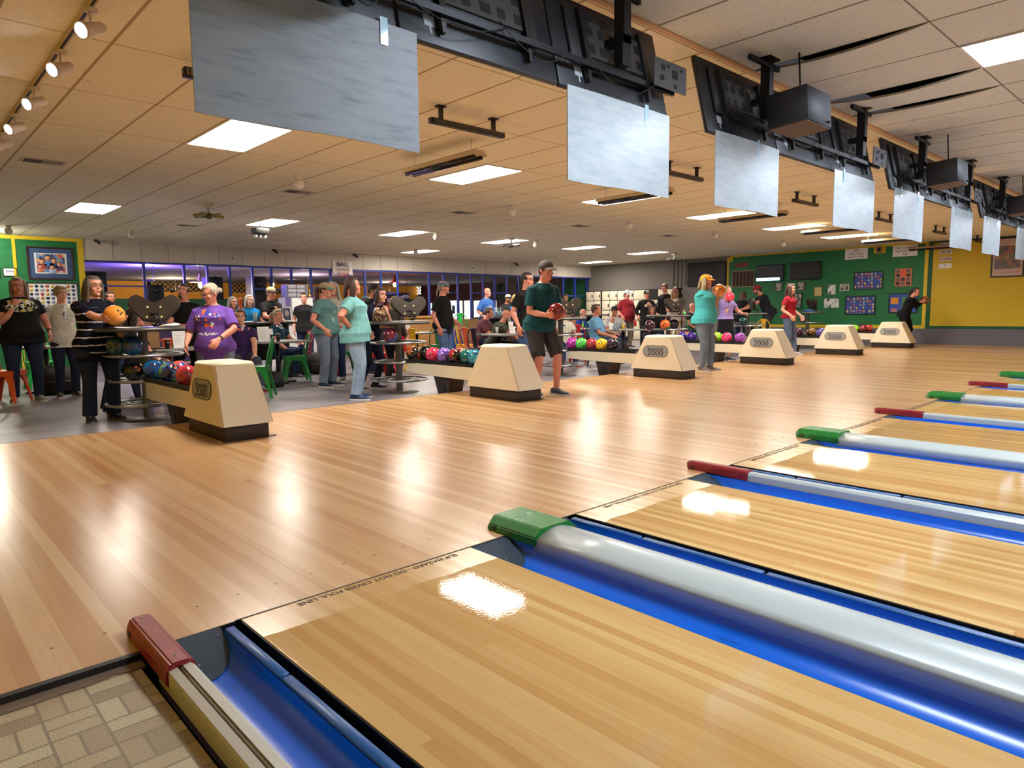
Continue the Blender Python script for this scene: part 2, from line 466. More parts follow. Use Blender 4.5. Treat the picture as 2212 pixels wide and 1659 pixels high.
def rail(xc, lab):
    """retracted bumper rail segments beside a gutter"""
    r_ = None; y = -.065; L = [.45, .62, 1.2, 2, 3, 4, 6]
    root = empty('bumper_rail', (xc, 0, 0), 0, lab, 'bumper rail', 'bumper rails')
    for l in L:
        y1 = max(y-l, Y_PIN)
        MB().rbox(-.018, .018, y1, y-.014, -.045, -.002, .005, 1).build('rail_segment', RAILB, root)
        y = y1
        if y <= Y_PIN: break
side = ['left', 'right']
for i in range(12):
    x0 = LX0[i]; x1 = x0+LW
    nm = ('the nearest lane' if i == 0 else 'the farthest lane' if i == 11 else 'the %s lane from the camera' % ordn(i))
    gutter(x0-.285, x0-.075, 'blue gutter along the left side of '+nm)
    gutter(x1+.012, x1+.236, 'blue gutter along the right side of '+nm)
    rail(x0-.052, 'dark blue bumper rail at the left edge of '+nm)
struct(MB().box(XL, XW, -.056, -.054, -.2, -.001).build('trim_6', BLACK))

def divider(xc, hw, ht, capmat, colour, idx, wide):
    """capping between two gutters: plastic end cap and a long light cover"""
    place = ['left of the nearest lane', 'between the nearest and second lanes', 'between the second and third lanes', 'between the third and fourth lanes', 'between the fourth and fifth lanes', 'between the fifth and sixth lanes', 'between the sixth and seventh lanes', 'between the seventh and eighth lanes', 'between the eighth and ninth lanes', 'between the ninth and tenth lanes', 'between the tenth and eleventh lanes', 'before the farthest lane', 'right of the farthest lane'][idx]
    root = empty('lane_divider', (xc, 0, 0), 0, '%s light grey lane divider with %s end cap, %s' % ('wide' if wide else 'narrow', colour, place), 'lane divider', 'lane dividers')
    # cover
    mb = MB(); n = 10
    if wide: prof = [(-hw, -.03), (-hw, .012)]+[(-hw+2*hw*k/n, .018+.046*math.sin(PI*(.06+.88*k/n))) for k in range(n+1)]+[(hw, .012), (hw, -.03)]
    elif idx == 0: prof = [(-hw, .026), (-hw+.002, .040), (-.012, .046), (-.010, .036), (.002, .036), (.004, .046), (hw-.012, .048), (hw, .038), (hw, -.03), (-hw, -.03)][::1]
    else: prof = [(-hw, -.03), (-hw, .030), (-hw*.7, .042), (0, .047), (hw*.7, .042), (hw, .030), (hw, -.03)]
    ys = [-.24, -.6, -1.5, -4, -9, Y_PIN]
    mb.rings([[(x, y, z) for x, z in prof] for y in ys], True, False)
    for k in range(len(mb.sm)-2): mb.sm[k] = wide
    cov = mb.build('cover', GREYW if idx else flat('cover_cream', (196, 192, 176), .35), root)
    if idx == 0:
        MB().tube([(-.004, -.30, .040), (-.004, -4, .040), (-.004, Y_PIN, .040)], .0055, 8).build('cable', flat('bronze_tube', (122, 104, 78), .35, metal=.6), cov)
        MB().tube([(-.004, -.275, .041), (-.004, -.34, .041)], .008, 10).build('cable_end', flat('clamp', (190, 186, 170), .4), cov)
        MB().box(-hw+.002, -hw+.006, Y_PIN, -.24, -.06, .028).build('side_board', SKIRTC, root)
    # end cap
    w_ = hw+.006; c = MB(); h_ = ht
    a = w_*.68 if wide else w_*.62
    y0, y1 = .115, -.255 if wide else -.34
    if wide:
        R_ = [[(-w_, y0-.03, 0), (-w_, y0-.03, .012), (-a, y0-.002, .03), (a, y0+.0, .03), (w_, y0-.03, .012), (w_, y0-.03, 0)],
              [(-w_, y0-.05, 0), (-w_, y0-.05, .034), (-a, y0-.035, h_), (a, y0-.035, h_), (w_, y0-.05, .034), (w_, y0-.05, 0)],
              [(-w_, y1, -.01), (-w_, y1, .034), (-a, y1+.0, h_), (a, y1+.0, h_), (w_, y1, .034), (w_, y1, -.01)]]
    else:
        R_ = [[(-w_, y0-.02, 0), (-w_, y0-.02, .02), (-a, y0, .036), (a, y0, .036), (w_, y0-.02, .02), (w_, y0-.02, 0)],
              [(-w_, y0-.04, 0), (-w_, y0-.04, .042), (-a, y0-.02, h_), (a, y0-.02, h_), (w_, y0-.04, .042), (w_, y0-.04, 0)],
              [(-w_, y1, -.01), (-w_, y1, .042), (-a, y1, h_), (a, y1, h_), (w_, y1, .042), (w_, y1, -.01)]]
    bm = bmesh.new(); vs = [[bm.verts.new(p) for p in r] for r in R_]
    for q in range(2):
        for k in range(6): bm.faces.new((vs[q][k], vs[q][(k+1) % 6], vs[q+1][(k+1) % 6], vs[q+1][k]))
    bm.faces.new(vs[0][::-1]); bm.faces.new(vs[2])
    bmesh.ops.recalc_face_normals(bm, faces=bm.faces)
    bmesh.ops.bevel(bm, geom=bm.edges[:], offset=.005, segments=2, affect='EDGES')
    cap = c.frombm(bm, False).build('end_cap', capmat, root)
    tag(cap, '%s plastic end cap' % colour)
    # sight hole on the side, screws
    hm = Matrix.Translation((-w_-.0005, .052 if not wide else .03, .020)) @ Matrix.Rotation(PI/2, 4, 'Y')
    if idx < 7:
        MB().lathe([(0, -.002), (.011, -.002), (.011, .001), (0, .001)], 14, hm).build('sight_hole', BLACK, cap)
        for yy in (y0-.05, y1+.05):
            MB().lathe([(0, 0), (.0045, 0), (.0045, .0015), (0, .002)], 10, Matrix.Translation((a*.0, yy, h_+.0002))).build('screw', STEEL, cap)
    if wide and idx < 4:
        st = flat('worn_sticker', (175, 200, 178), .5)
        s_ = MB()
        for (dx, dy, rr) in ((-.03, -.025, .018), (-.008, -.05, .014)):
            s_.torus((dx, dy, h_+.0006), rr, .0022, 20, 4)
        for k in range(7): s_.box(-.062+k*.012, -.055+k*.012, .03-.002*(k % 3), .036, h_, h_+.0008)
        for k in range(5): s_.box(.02, .05, -.02-k*.008, -.023-k*.008, h_, h_+.0008)
        s_.build('worn_emblem', st, cap)
divider(-.288, .037, .060, REDP, 'red', 0, False)
for i in range(11):
    x1 = LX0[i]+LW
    if i % 2 == 0: divider(x1+GG/2, .132, .070, GREENP, 'green', i+1, True)
    else: divider(x1+GR/2, .037, .055, REDP, 'red', i+1, False)
divider(LX0[11]+LW+GR/2, .037, .055, REDP, 'red', 12, False)

# ================================================================ CEILING LIGHTS
place_row = {0: 'in the row over the approach', 1: 'in the row over the tables', 2: 'in the row near the back wall', 3: 'in the row over the lanes'}
def ceiling_light(i, j, row, cool=False, lab=None):
    x = GX+.61*i; y = GY+1.22*j
    root = empty('ceiling_light', (x+.305, y+.61, H), 0, lab, 'ceiling light', 'ceiling light panels')
    fr = MB()
    for a in (((-.303, -.285), (-.608, .608)), ((.285, .303), (-.608, .608)), ((-.285, .285), (-.608, -.59)), ((-.285, .285), (.59, .608))):
        fr.box(a[0][0], a[0][1], a[1][0], a[1][1], -.010, .01)
    fr.box(-.3, .3, -.6, .6, .012, .05)
    fr.build('frame', flat('fixture_white', (225, 220, 208), .5), root)
    MB().rbox(-.286, .286, -.591, .591, -.006, .004, .002, 1).build('diffuser', LITEC if cool else LITE, root)
for n in range(6):
    w_ = 'nearest the camera' if n == 0 else '%s from the near end' % ordn(n) if n < 5 else 'nearest the end wall'
    ceiling_light(2+5*n, 1, 0, False, 'bright rectangular ceiling light over the approach, '+w_)
    ceiling_light(2+5*n, 6, 1, False, 'bright rectangular ceiling light over the seating area, '+w_)
    if n != 4: ceiling_light(2+5*n, -4, 3, True, 'cool white ceiling light over the lanes, '+w_)
ceiling_light(17, 9, 2, False, 'ceiling light near the back wall, left one of two')
ceiling_light(30, 9, 2, False, 'ceiling light near the back wall, right one in the corner')
for k, (i, j) in enumerate(((2, -8), (12, -8), (22, -8), (2, -13), (12, -13), (22, -13))):
    ceiling_light(i, j, 4, True, 'cool white ceiling light far down the lanes, '+['left', 'middle', 'right', 'rear left', 'rear middle', 'rear right'][k])

# ================================================================ MONITORS SEEN FROM BEHIND
HOLES = flat('vent_slot', (10, 10, 12), .8)
BOARD = mat('painted_board', rough=.5); g = NG(BOARD)
v = g.coord((2, 2, 14)); n1 = g.noise(v, 2.2, 5, .62)
g.base(g.ramp(n1, [(.28, srgb(104, 112, 118)), (.45, srgb(134, 142, 146)), (.7, srgb(146, 153, 156))]))
BOARDW = mat('white_board', rough=.32); g = NG(BOARDW); n1 = g.noise(g.coord((2, 2, 10)), 3., 4, .6)
g.base(g.ramp(n1, [(.3, srgb(158, 170, 174)), (.6, srgb(178, 188, 190))]))
TAPE = mat('clear_tape', srgb(190, 226, 244), .08, spec=1.)
def tv(x0, y, lab, glab):
    """television seen from the back, leaning: bottom at y, z 2.26, top farther back"""
    wd, ht = .975, .535
    tilt = math.atan2(.12, .52)
    root = empty('television', (x0, y, 2.245), 0, lab, 'television', 'televisions over the foul line', rot=(-tilt, 0, 0))
    MB().rbox(0, wd, 0, .030, 0, ht, .008, 2).build('back_shell', TVB, root)
    MB().rbox(.12, wd-.12, -.022, .002, .15, ht-.06, .012, 2).build('electronics_bulge', flat('tv_plastic', (26, 27, 31), .5), root)
    MB().box(.01, wd-.01, .03, .034, .01, ht-.01).build('screen', flat('tv_screen', (8, 9, 12), .15), root)
    pl = MB(); pl.box(.24, wd-.24, -.034, -.024, .20, .41)
    p = pl.build('mount_plate', flat('mount_plate_grey', (58, 56, 54), .55), root)
    hs = MB()
    for r_ in range(2):
        for c_ in range(5): hs.box(.245+c_*.11, .245+c_*.11+(.05 if c_ % 2 else .065), -.0355, -.0338, .225+r_*.1, .225+r_*.1+.052)
    for c_ in range(4): hs.box(.26+c_*.13, .29+c_*.13, -.0355, -.0338, .385, .405)
    hs.build('slots', HOLES, p)
    for xx in (.22, wd-.22):
        a = MB(); a.box(xx-.018, xx+.018, -.052, -.02, .16, .46)
        a.add([(xx-.02, -.05, .16), (xx+.02, -.05, .16), (xx+.02, -.01, .16), (xx-.02, -.01, .16), (xx-.008, -.035, .05), (xx+.008, -.035, .05), (xx+.008, -.012, .05), (xx-.008, -.012, .05)],
              [(0, 1, 5, 4), (1, 2, 6, 5), (2, 3, 7, 6), (3, 0, 4, 7), (4, 5, 6, 7)])
        a.build('bracket_arm', DARKM, root)
    s_ = MB(); s_.box(.14, .20, -.0015, .0, .085, .135); s_.box(.165, .175, -.002, .0, .05, .085)
    s_.build('label', flat('sticker', (168, 180, 186), .5), root)
    return root
def hang_board(x0, x1, y, z0, z1, m, lab, tapes):
    root = empty('hanging_board', ((x0+x1)/2, y, z1), 0, lab, 'board', 'white boards under the televisions')
    w2 = (x1-x0)/2; n = 8; rs = []
    for k in range(n+1):
        u = -w2+2*w2*k/n; b = .008*math.sin(PI*k/n)
        rs.append([(u, -b, -(z1-z0)-.004*math.sin(k)), (u, -b+.006, -(z1-z0)-.004*math.sin(k)), (u, -b+.006, 0), (u, -b, 0)])
    MB().rings(rs, True, False).build('panel', m, root)
    for t in tapes:
        MB().box(t-.018, t+.018, -.0085, -.0075, -.09, .02).build('tape', TAPE, root)
    return root
near = ['over the nearest pair of lanes', 'over the second pair of lanes', 'over the third pair of lanes', 'over the fourth pair of lanes', 'over the fifth pair of lanes', 'over the sixth pair of lanes']
WIRE = flat('black_cable', (16, 16, 17), .5)
def box_M(x, y, z): return Matrix.Translation((x, y, z))
for n in range(6):
    xs = -.13+PITCHX*n
    for k in range(3):
        tv(xs+k*.985, .10, 'black flat television seen from behind, %s of the three %s' % (['left', 'middle', 'right'][k], near[n]), '')
    hang_board(xs+(.13 if n == 0 else .09), xs+(1.07 if n == 0 else 1.0), .10, 1.775, 2.27, BOARD if n < 1 else BOARDW, '%s board hanging below the left television %s' % ('streaky grey painted' if n < 1 else 'white', near[n]), (.30,) if n == 0 else ((.12,) if n == 1 else (-.28, .25)))
    hang_board(xs+2.03, xs+2.96, .10, 1.78 if n else 1.77, 2.26, BOARD if n == 0 and False else BOARDW, 'plain white board hanging below the right television '+near[n], (.22,) if n < 1 else (-.28, ) if n < 2 else (-.28, .25))
    for k, ox in enumerate((.64, 2.40)):
        root = empty('ceiling_mount', (xs+ox, .03, H), 0, 'black steel ceiling post with a cross bracket, %s one %s' % (['left', 'right'][k], near[n]), 'ceiling mount', 'television ceiling mounts')
        MB().box(-.035, .035, -.03, .03, -.42, -.01).build('post', flat('black_steel', (20, 20, 22), .45, metal=.4), root)
        MB().box(-.075, .075, -.06, .06, -.012, 0).build('ceiling_plate', MATS['black_steel'], root)
        b = MB(); b.box(-.30, .12, -.036, -.012, -.07, -.04); b.box(-.03, .03, -.036, -.012, -.30, -.07); b.box(-.03, .03, -.036, .10, -.30, -.26)  # long top arm stands in for dark openings in the ceiling
        b.build('bracket_dark_gap', MATS['black_steel'], root)
    r_ = empty('mount_rail', (xs, .03, 2.42), 0, 'long dark steel rail holding the televisions '+near[n], 'rail', 'television mount rails')
    MB().box(.2, 2.95, .03, .05, -.05, -.02).build('channel', MATS['black_steel'], r_)
    pm = MB(); pm.box(2.70, 3.03, .0, .006, -.04, .12); pr = pm.build('perforated_plate', flat('mount_plate_grey', (58, 56, 54), .55), r_)
    hs = MB()
    for (a, b_, c_, d_) in ((2.76, 2.80, .0, .03), (2.88, 2.94, .03, .08), (2.77, 2.81, .06, .09), (2.90, 2.93, -.025, .0), (2.83, 2.85, .08, .10), (2.97, 2.99, .085, .10)): hs.box(a, b_, -.0015, .0, c_, d_)
    hs.build('slots', HOLES, pr)
    # cable bundle
    cb = MB(); random.seed(n)
    for q in range(4):
        x = .3+q*.6; pts = []
        for t in range(9):
            u = t/8; pts.append((x+u*(.5+.15*q % .3), .005+.01*math.sin(u*7+q), -.0-.07*math.sin(PI*u)*(1+.3*q)-.02*u))
        cb.tube(pts, .0028, 6)
    cb.torus((.78, 0, 0), .055, .0035, 24, 6, Matrix.Translation((0, -.0, -.08)) @ Matrix.Translation((.78, 0, 0)) @ Matrix.Rotation(PI/2, 4, 'X') @ Matrix.Translation((-.78, 0, 0)))
    c_ = cb.build('cable_bundle', WIRE, None, (xs, .03, 2.42))
    tag(c_, 'loose black cables looped behind the televisions '+near[n], 'cables', 'cable bundles')
    # equipment box
    bx = empty('equipment_box', (xs+.66, -.35, 2.315), 0, 'black square equipment box hung on the lane side '+near[n], 'box', 'equipment boxes behind the televisions', rot=(R(-4), 0, 0))
    bo = MB(); bo.rbox(-.19, .19, 0, .28, 0, .23, .006, 1); bo.build('case', flat('equipment_case', (19, 21, 27), .6), bx)
    MB().box(-.182, .182, .008, .272, -.004, .0).build('bottom_panel', flat('brown_board', (96, 72, 50), .7), bx)
    MB().box(-.006, .006, .12, .13, .225, .514).box(-.006, .006, .13, .40, .20, .21).build('hanger', MATS['black_steel'], bx)
    MB().lathe([(0, 0), (.008, 0), (.008, .012), (.004, .02), (0, .02)], 10, Matrix.Translation((.12, -.0, .03)) @ Matrix.Rotation(PI/2, 4, 'X')).build('latch', DARKM, bx)
if True:
    wr = MB(); wr.tube([(.72, .0, 2.72), (.80, -.02, 2.5), (.86, -.03, 2.4), (.93, -.03, 2.44), (.97, -.01, 2.62), (.96, 0, 2.75)], .004, 8)
    tag(wr.build('cable', flat('red_cable', (190, 44, 44), .5)), 'red cable looping behind the nearest televisions', 'cable')
    wr = MB(); wr.tube([(.74, .0, 2.72), (.82, -.025, 2.5), (.88, -.035, 2.39), (.95, -.035, 2.42), (.99, -.01, 2.60), (.98, 0, 2.75)], .004, 8)
    tag(wr.build('cable', flat('blue_cable', (44, 60, 150), .5)), 'blue cable looping behind the nearest televisions', 'cable')

# black stage light bars and hanging fluorescent shop lights over the approach
for n in range(6):
    xa = 2.70+3.4*(n-0); 
    for m_, (xs_, ln) in enumerate(((2.72-.0+3.4*n, .84),)):
        if xs_+ln > XW: continue
        root = empty('light_bar', (xs_+ln/2, 2.42, H-.13), 0, 'slim black light bar on two brackets over the approach, %s from the left' % ['first', 'second', 'third', 'fourth', 'fifth', 'sixth'][n], 'light bar', 'black light bars')
        MB().rbox(-ln/2, ln/2, -.03, .03, -.03, .015, .004, 1).build('housing', DARKM, root)
        MB().box(-ln/2+.03, ln/2-.03, -.0305, -.03, -.02, .005).build('lens', flat('smoked_lens', (70, 62, 56), .3), root)
        for s_ in (-.3, .3):
            MB().box(s_-.012, s_+.012, -.02, .02, .015, .13).box(s_-.04, s_+.04, -.03, .03, .118, .13).build('bracket', DARKM, root)
    root = empty('blacklight_fixture', (3.76+3.38*n, 3.62, H-.16), 0, 'dark twin tube lamp hanging on short chains over the approach, %s from the left' % ['first', 'second', 'third', 'fourth', 'fifth', 'sixth'][n], 'tube lamp', 'hanging dark tube lamps')
    if 3.76+3.38*n < XW:
        MB().add([(-.06, -.62, .03), (.06, -.62, .03), (.11, -.62, -.02), (-.11, -.62, -.02), (-.06, .62, .03), (.06, .62, .03), (.11, .62, -.02), (-.11, .62, -.02)], [(0, 1, 2, 3), (4, 7, 6, 5), (0, 4, 5, 1), (1, 5, 6, 2), (2, 6, 7, 3), (3, 7, 4, 0)]).build('reflector', flat('reflector_cream', (196, 176, 140), .5), root)
        for s_ in (-.05, .05): MB().tube([(s_, -.6, -.04), (s_, .6, -.04)], .019, 12).build('tube', flat('dark_tube', (22, 20, 30), .2), root)
        for s_ in (-.5, .5): MB().tube([(0, s_, .03), (0, s_, .16)], .003, 6).build('chain', STEEL, root)
# small far-left bar end beside the first board
root = empty('light_bar', (.95, 2.62, H-.10), 0, 'small black slotted light bar behind the nearest grey board', 'light bar', 'black light bars')
MB().rbox(-.14, .5, -.03, .03, -.045, .02, .004, 1).build('housing', DARKM, root)
hb = MB()
for k in range(24): hb.box(-.125+k*.025, -.110+k*.025, -.0315, -.029, -.035, .01)
hb.build('grille_slots', flat('grille_beige', (120, 104, 84), .6), root)
MB().box(.1, .13, -.01, .01, .02, .10).build('bracket', DARKM, root)

# globes, vents, fans, mirror balls, cameras
GLOBE = flat('opal_glass', (214, 206, 192), .25)
gl = [(3.23, 13.5), (3.29, 6.02), (7.1, 13.64), (7.18, 6.19), (10.3, 6.1), (13.5, 6.1), (16.9, 6.1), (10.5, 13.7), (8.51, 10.08), (11.63, 10.06), (1.22, 14.06)]
for k, (x, y) in enumerate(gl):
    pos = 'over the front tables' if y < 7 else 'over the back tables' if y > 12 else 'in the middle of the ceiling'
    root = empty('globe_light', (x, y, H), 0, 'unlit white globe lamp %s, %s' % (pos, ['above the picture wall' ,'nearest the camera','left of the towel banner side','second in the front row','third in the front row','fourth in the front row','last in the front row','right of the towel banner','left of two','right of two','in the far left corner'][k]), 'globe lamp', 'white globe lamps')
    MB().lathe([(.0, 0), (.055, 0), (.05, -.03), (.035, -.045), (0, -.045)], 20).build('canopy', flat('fixture_white', (225, 220, 208), .5), root)
    MB().ell((0, 0, -.105), (.07, .07, .07), 24, 14).build('globe', GLOBE, root)
VENTM = flat('vent_dark', (60, 52, 46), .7)
for k, (x, y) in enumerate([(.7, 7.04), (3.81, 7.11), (7.02, 7.29), (10.2, 7.3), (3.87, 12.04), (13.4, 7.3)]):
    root = empty('ceiling_vent', (x, y, H), 0, 'ceiling air vent with dark louvres, %s' % ['nearest on the left', 'behind the first globe lamp', 'third along the hall', 'fourth along the hall', 'near the back wall with a green glint', 'farthest along the hall'][k], 'air vent', 'ceiling vents')
    MB().box(-.22, .22, -.14, .14, -.008, .0).build('frame', flat('vent_frame', (196, 186, 168), .6), root)
    s_ = MB()
    for q in range(6): s_.box(-.18, .0, -.10+q*.034, -.082+q*.034, -.0105, -.008)
    s_.build('left_louvres', VENTM, root)
    s_ = MB()
    for q in range(6): s_.box(.01, .19, -.10+q*.034, -.088+q*.034, -.0105, -.008)
    s_.build('right_louvres', flat('vent_grey', (130, 122, 108), .6), root)
def fan(x, y, lab, tint):
    root = empty('ceiling_effect_light', (x, y, H), 0, lab, 'effect light', 'rotating effect lights')
    MB().lathe([(0, 0), (.09, 0), (.085, -.04), (.03, -.06), (.02, -.06), (.02, -.16), (0, -.16)], 20).build('mount', flat('fixture_white', (225, 220, 208), .5), root)
    MB().lathe([(0, -.15), (.05, -.15), (.06, -.2), (.03, -.24), (0, -.24)], 18).build('motor', STEELD, root)
    for q in range(5):
        a = q*2*PI/5
        M = Matrix.Rotation(a, 4, 'Z') @ Matrix.Translation((.14, 0, -.19)) @ Matrix.Rotation(R(18), 4, 'X')
        MB().rbox(-.09, .09, -.05, .05, -.02, .02, .01, 1, M).build('lamp_head', tint, root)
fan(3.21, 9.02, 'spinning effect lamp with greenish heads, left over the tables', mat('mirror_olive', srgb(150, 150, 90), .15, metal=.7))
fan(10.64, 9.9, 'spinning silver effect lamp under the middle of the ceiling', mat('mirror_silver', srgb(190, 190, 190), .15, metal=.8))
fan(18.0, 10.2, 'spinning silver effect lamp near the end wall', mat('mirror_silver'))
root = empty('laser_projector', (4.72, 10.6, H-.2), 0, 'black projector with glass domes beside the second row lamp', 'projector', None)
MB().rbox(-.14, .14, -.1, .1, -.04, .07, .01).build('body', BLACK, root)
for q in range(3): MB().ell((-.1+q*.09, 0, -.08), (.045, .045, .045), 14, 9).build('glass_dome', mat('dome_glass', srgb(220, 225, 225), .05, metal=.6), root)
MB().tube([(0, 0, .06), (0, 0, .2)], .012, 8).build('rod', BLACK, root)

root = empty('wall_washer', (.75, 15.1, H), 0, 'small bright downlight over the green picture wall at the far left', 'downlight')
MB().lathe([(0, 0), (.07, 0), (.07, -.05), (.06, -.06), (0, -.06)], 18).build('can', flat('fixture_white', (225, 220, 208), .5), root)
MB().lathe([(0, -.061), (.05, -.061), (.05, -.064), (0, -.064)], 16).build('bulb', emat('warm_bulb', (255, 224, 150), 22), root)
ld = bpy.data.lights.new('downlight', 'POINT'); ld.energy = 45; ld.color = (1., .95, .85); ld.shadow_soft_size = .06
lo = bpy.data.objects.new('downlight', ld); COL.objects.link(lo); lo.parent = root; lo.location = (0, 0, -.16)
# track light on the left
tx = .17
root = empty('track_light_rail', (tx, 3.0, H), 0, 'long black track lighting rail on the ceiling at the far left', 'track rail')
MB().box(-.018, .018, -3.5, 3.3, -.022, 0).build('rail', flat('track_beige', (190, 170, 120), .5), root)
MB().box(-.008, .008, -3.5, 3.3, -.0235, -.02).build('slot', flat('track_slot', (30, 30, 30), .5), root)
for k, y in enumerate((5.72, 4.92, 3.98, 3.0, 2.16, 1.3)):
    root = empty('track_spotlight', (tx, y, H-.022), 0, 'lit white spotlight on the track rail, %s from the far end' % ['first', 'second', 'third', 'fourth', 'fifth', 'sixth'][k], 'spotlight', 'track spotlights', rot=(0, 0, R(30)))
    MB().box(-.025, .025, -.035, .035, -.02, 0).tube([(0, 0, -.02), (0, 0, -.085)], .007, 8).build('stem', flat('lamp_white', (206, 190, 170), .5), root)
    M = Matrix.Translation((0, 0, -.115)) @ Matrix.Rotation(R(-90-24), 4, 'Y')
    MB().lathe([(0, -.085), (.03, -.085), (.036, -.07), (.036, .0), (.048, .055), (.048, .075), (.042, .075), (.036, .05), (0, .045)], 20, M).build('lamp_head', flat('lamp_white', (206, 190, 170), .5), root)
    MB().lathe([(0, .046), (.032, .052), (.032, .058), (0, .06)], 16, M).build('bulb', emat('spot_bulb', (210, 225, 255), 30), root)
    ld = bpy.data.lights.new('spot_light', 'SPOT'); ld.energy = 18; ld.spot_size = R(85); ld.spot_blend = .6; ld.shadow_soft_size = .03; ld.color = (1., .95, .86)
    lo = bpy.data.objects.new('spot_light', ld); COL.objects.link(lo); lo.parent = root
    lo.matrix_local = M @ Matrix.Translation((0, 0, .09)) @ Matrix.Rotation(PI, 4, 'X')

# ================================================================ BALL RETURNS
def coly(px, x, z=.5):
    lo, hi = 0., 30.
    for _ in range(50):
        m = (lo+hi)/2
        if proj((x, m, z))[0] > px: lo = m
        else: hi = m
    return lo
XC = [LW+GG/2+PITCHX*k for k in range(6)]
EMB = flat('emblem_grey', (164, 164, 162), .35, metal=.35); EMBD = flat('emblem_dark', (42, 40, 40), .5)
def ball_return(k):
    xc = XC[k]
    lab = ('cream ball return with bare screw holes instead of an emblem' if k == 1 else 'cream ball return with oval emblem, %s' % ['nearest the camera', '', 'third in line', 'fourth in line', 'fifth in line', 'farthest near the green wall'][k])
    root = empty('ball_return', (xc, 3.84, 0), 0, lab, 'ball return', 'ball returns on the approach')
    MB().rbox(-.193, .193, -.45, .45, 0, .145, .006, 1).build('plinth', BROWN, root)
    MB().box(-.2, .26, -.44, -.40, 0, .006).build('floor_bracket', BROWN, root)
    # hood: sheared truncated pyramid with rounded edges
    def ring(z, x, ya, yb): return [(-x, ya, z), (x, ya, z), (x, yb, z), (-x, yb, z)]
    bm = bmesh.new(); rr = [ring(.135, .222, -.495, .49), ring(.665, .172, -.235, .235)]
    vs = [[bm.verts.new(p) for p in r] for r in rr]
    for q in range(4): bm.faces.new((vs[0][q], vs[0][(q+1) % 4], vs[1][(q+1) % 4], vs[1][q]))
    bm.faces.new(vs[0][::-1]); tf = bm.faces.new(vs[1])
    bm.edges.ensure_lookup_table()
    bmesh.ops.bevel(bm, geom=list(tf.edges), offset=.035, segments=5, affect='EDGES', profile=.5)
    bmesh.ops.bevel(bm, geom=[e for e in bm.edges if abs(e.verts[0].co.z-e.verts[1].co.z) > .3], offset=.012, segments=3, affect='EDGES')
    hood = MB().frombm(bm, False).build('hood', CREAM, root)
    for p in hood.data.polygons: p.use_smooth = p.area < .02
    # emblem plate on the near side
    o = Vector((-.222+.05*.56*1.0, 0, .42)); up = Vector((.05, 0, .53)).normalized()
    M = frame_M((-.222+(.42-.135)/.53*.05-.001, .02, .42), (0, -1, 0), up)
    if k != 1:
        n = 12; rr_ = .085; L = .145
        pts = [(L*s+rr_*math.cos(a), rr_*math.sin(a)) for s, a0 in ((1, -PI/2), (-1, PI/2)) for a in [a0+PI*q/n for q in range(n+1)]]
        e = MB().prism(pts, -.002, .006, M).build('emblem', EMB, root)
        rim = MB().tube([(x, y, .006) for x, y in pts], .0035, 6, M, True).build('emblem_rim', EMBD, e)
        text_obj('brand_lettering', 'Brunswick', .062, EMBD, e, M @ Matrix.Translation((0, .036, .0065)), .0015, sx=1.15, bold=0)
        text_obj('number_lettering', '2000', .115, EMBD, e, M @ Matrix.Translation((0, -.03, .0065)), .0015, sx=1.3, bold=.0)
    else:
        for (a, b) in ((-.10, .07), (.02, .065), (-.16, .0), (.10, -.015), (-.09, -.07), (.02, -.075)):
            MB().lathe([(0, -.001), (.005, -.001), (.005, .001), (0, .001)], 8, M @ Matrix.Translation((a, b, 0))).build('screw_hole', EMBD, hood)
    # rack arm
    a = MB(); n = 10
    prof = []
    for q in range(n+1):
        u = q/n; y = .40+u*1.49; zb = .20+.03*u*u if k else .20-.02*u; wv = .185*(1 if q < n-1 else (.96 if q < n else .86))
        prof.append([(-wv, y, zb), (wv, y, zb), (wv, y, .365), (-wv, y, .365)])
    a.rings(prof, True, False).build('rack_body', CREAMD, root)
    t = MB(); t.box(-.176, .176, .42, 1.88, .365, .378); t.box(-.182, -.165, .42, 1.88, .36, .412); t.box(.165, .182, .42, 1.88, .36, .412); t.box(-.18, .18, 1.86, 1.885, .36, .412)
    t.build('ball_tray', flat('black_tray', (22, 20, 22), .4), root)
    lg = MB(); lg.rings([[(-.14, .95, .2), (.14, .95, .2), (.14, 1.28, .2), (-.14, 1.28, .2)], [(-.10, .99, FZ), (.10, .99, FZ), (.10, 1.22, FZ), (-.10, 1.22, FZ)]], True, False)
    leg = lg.build('leg', BROWN, root)
    MB().box(-.128, -.1205, 1.06, 1.17, 0., .13).build('access_panel', BLACK, leg)
    return root
for k in range(6): ball_return(k)

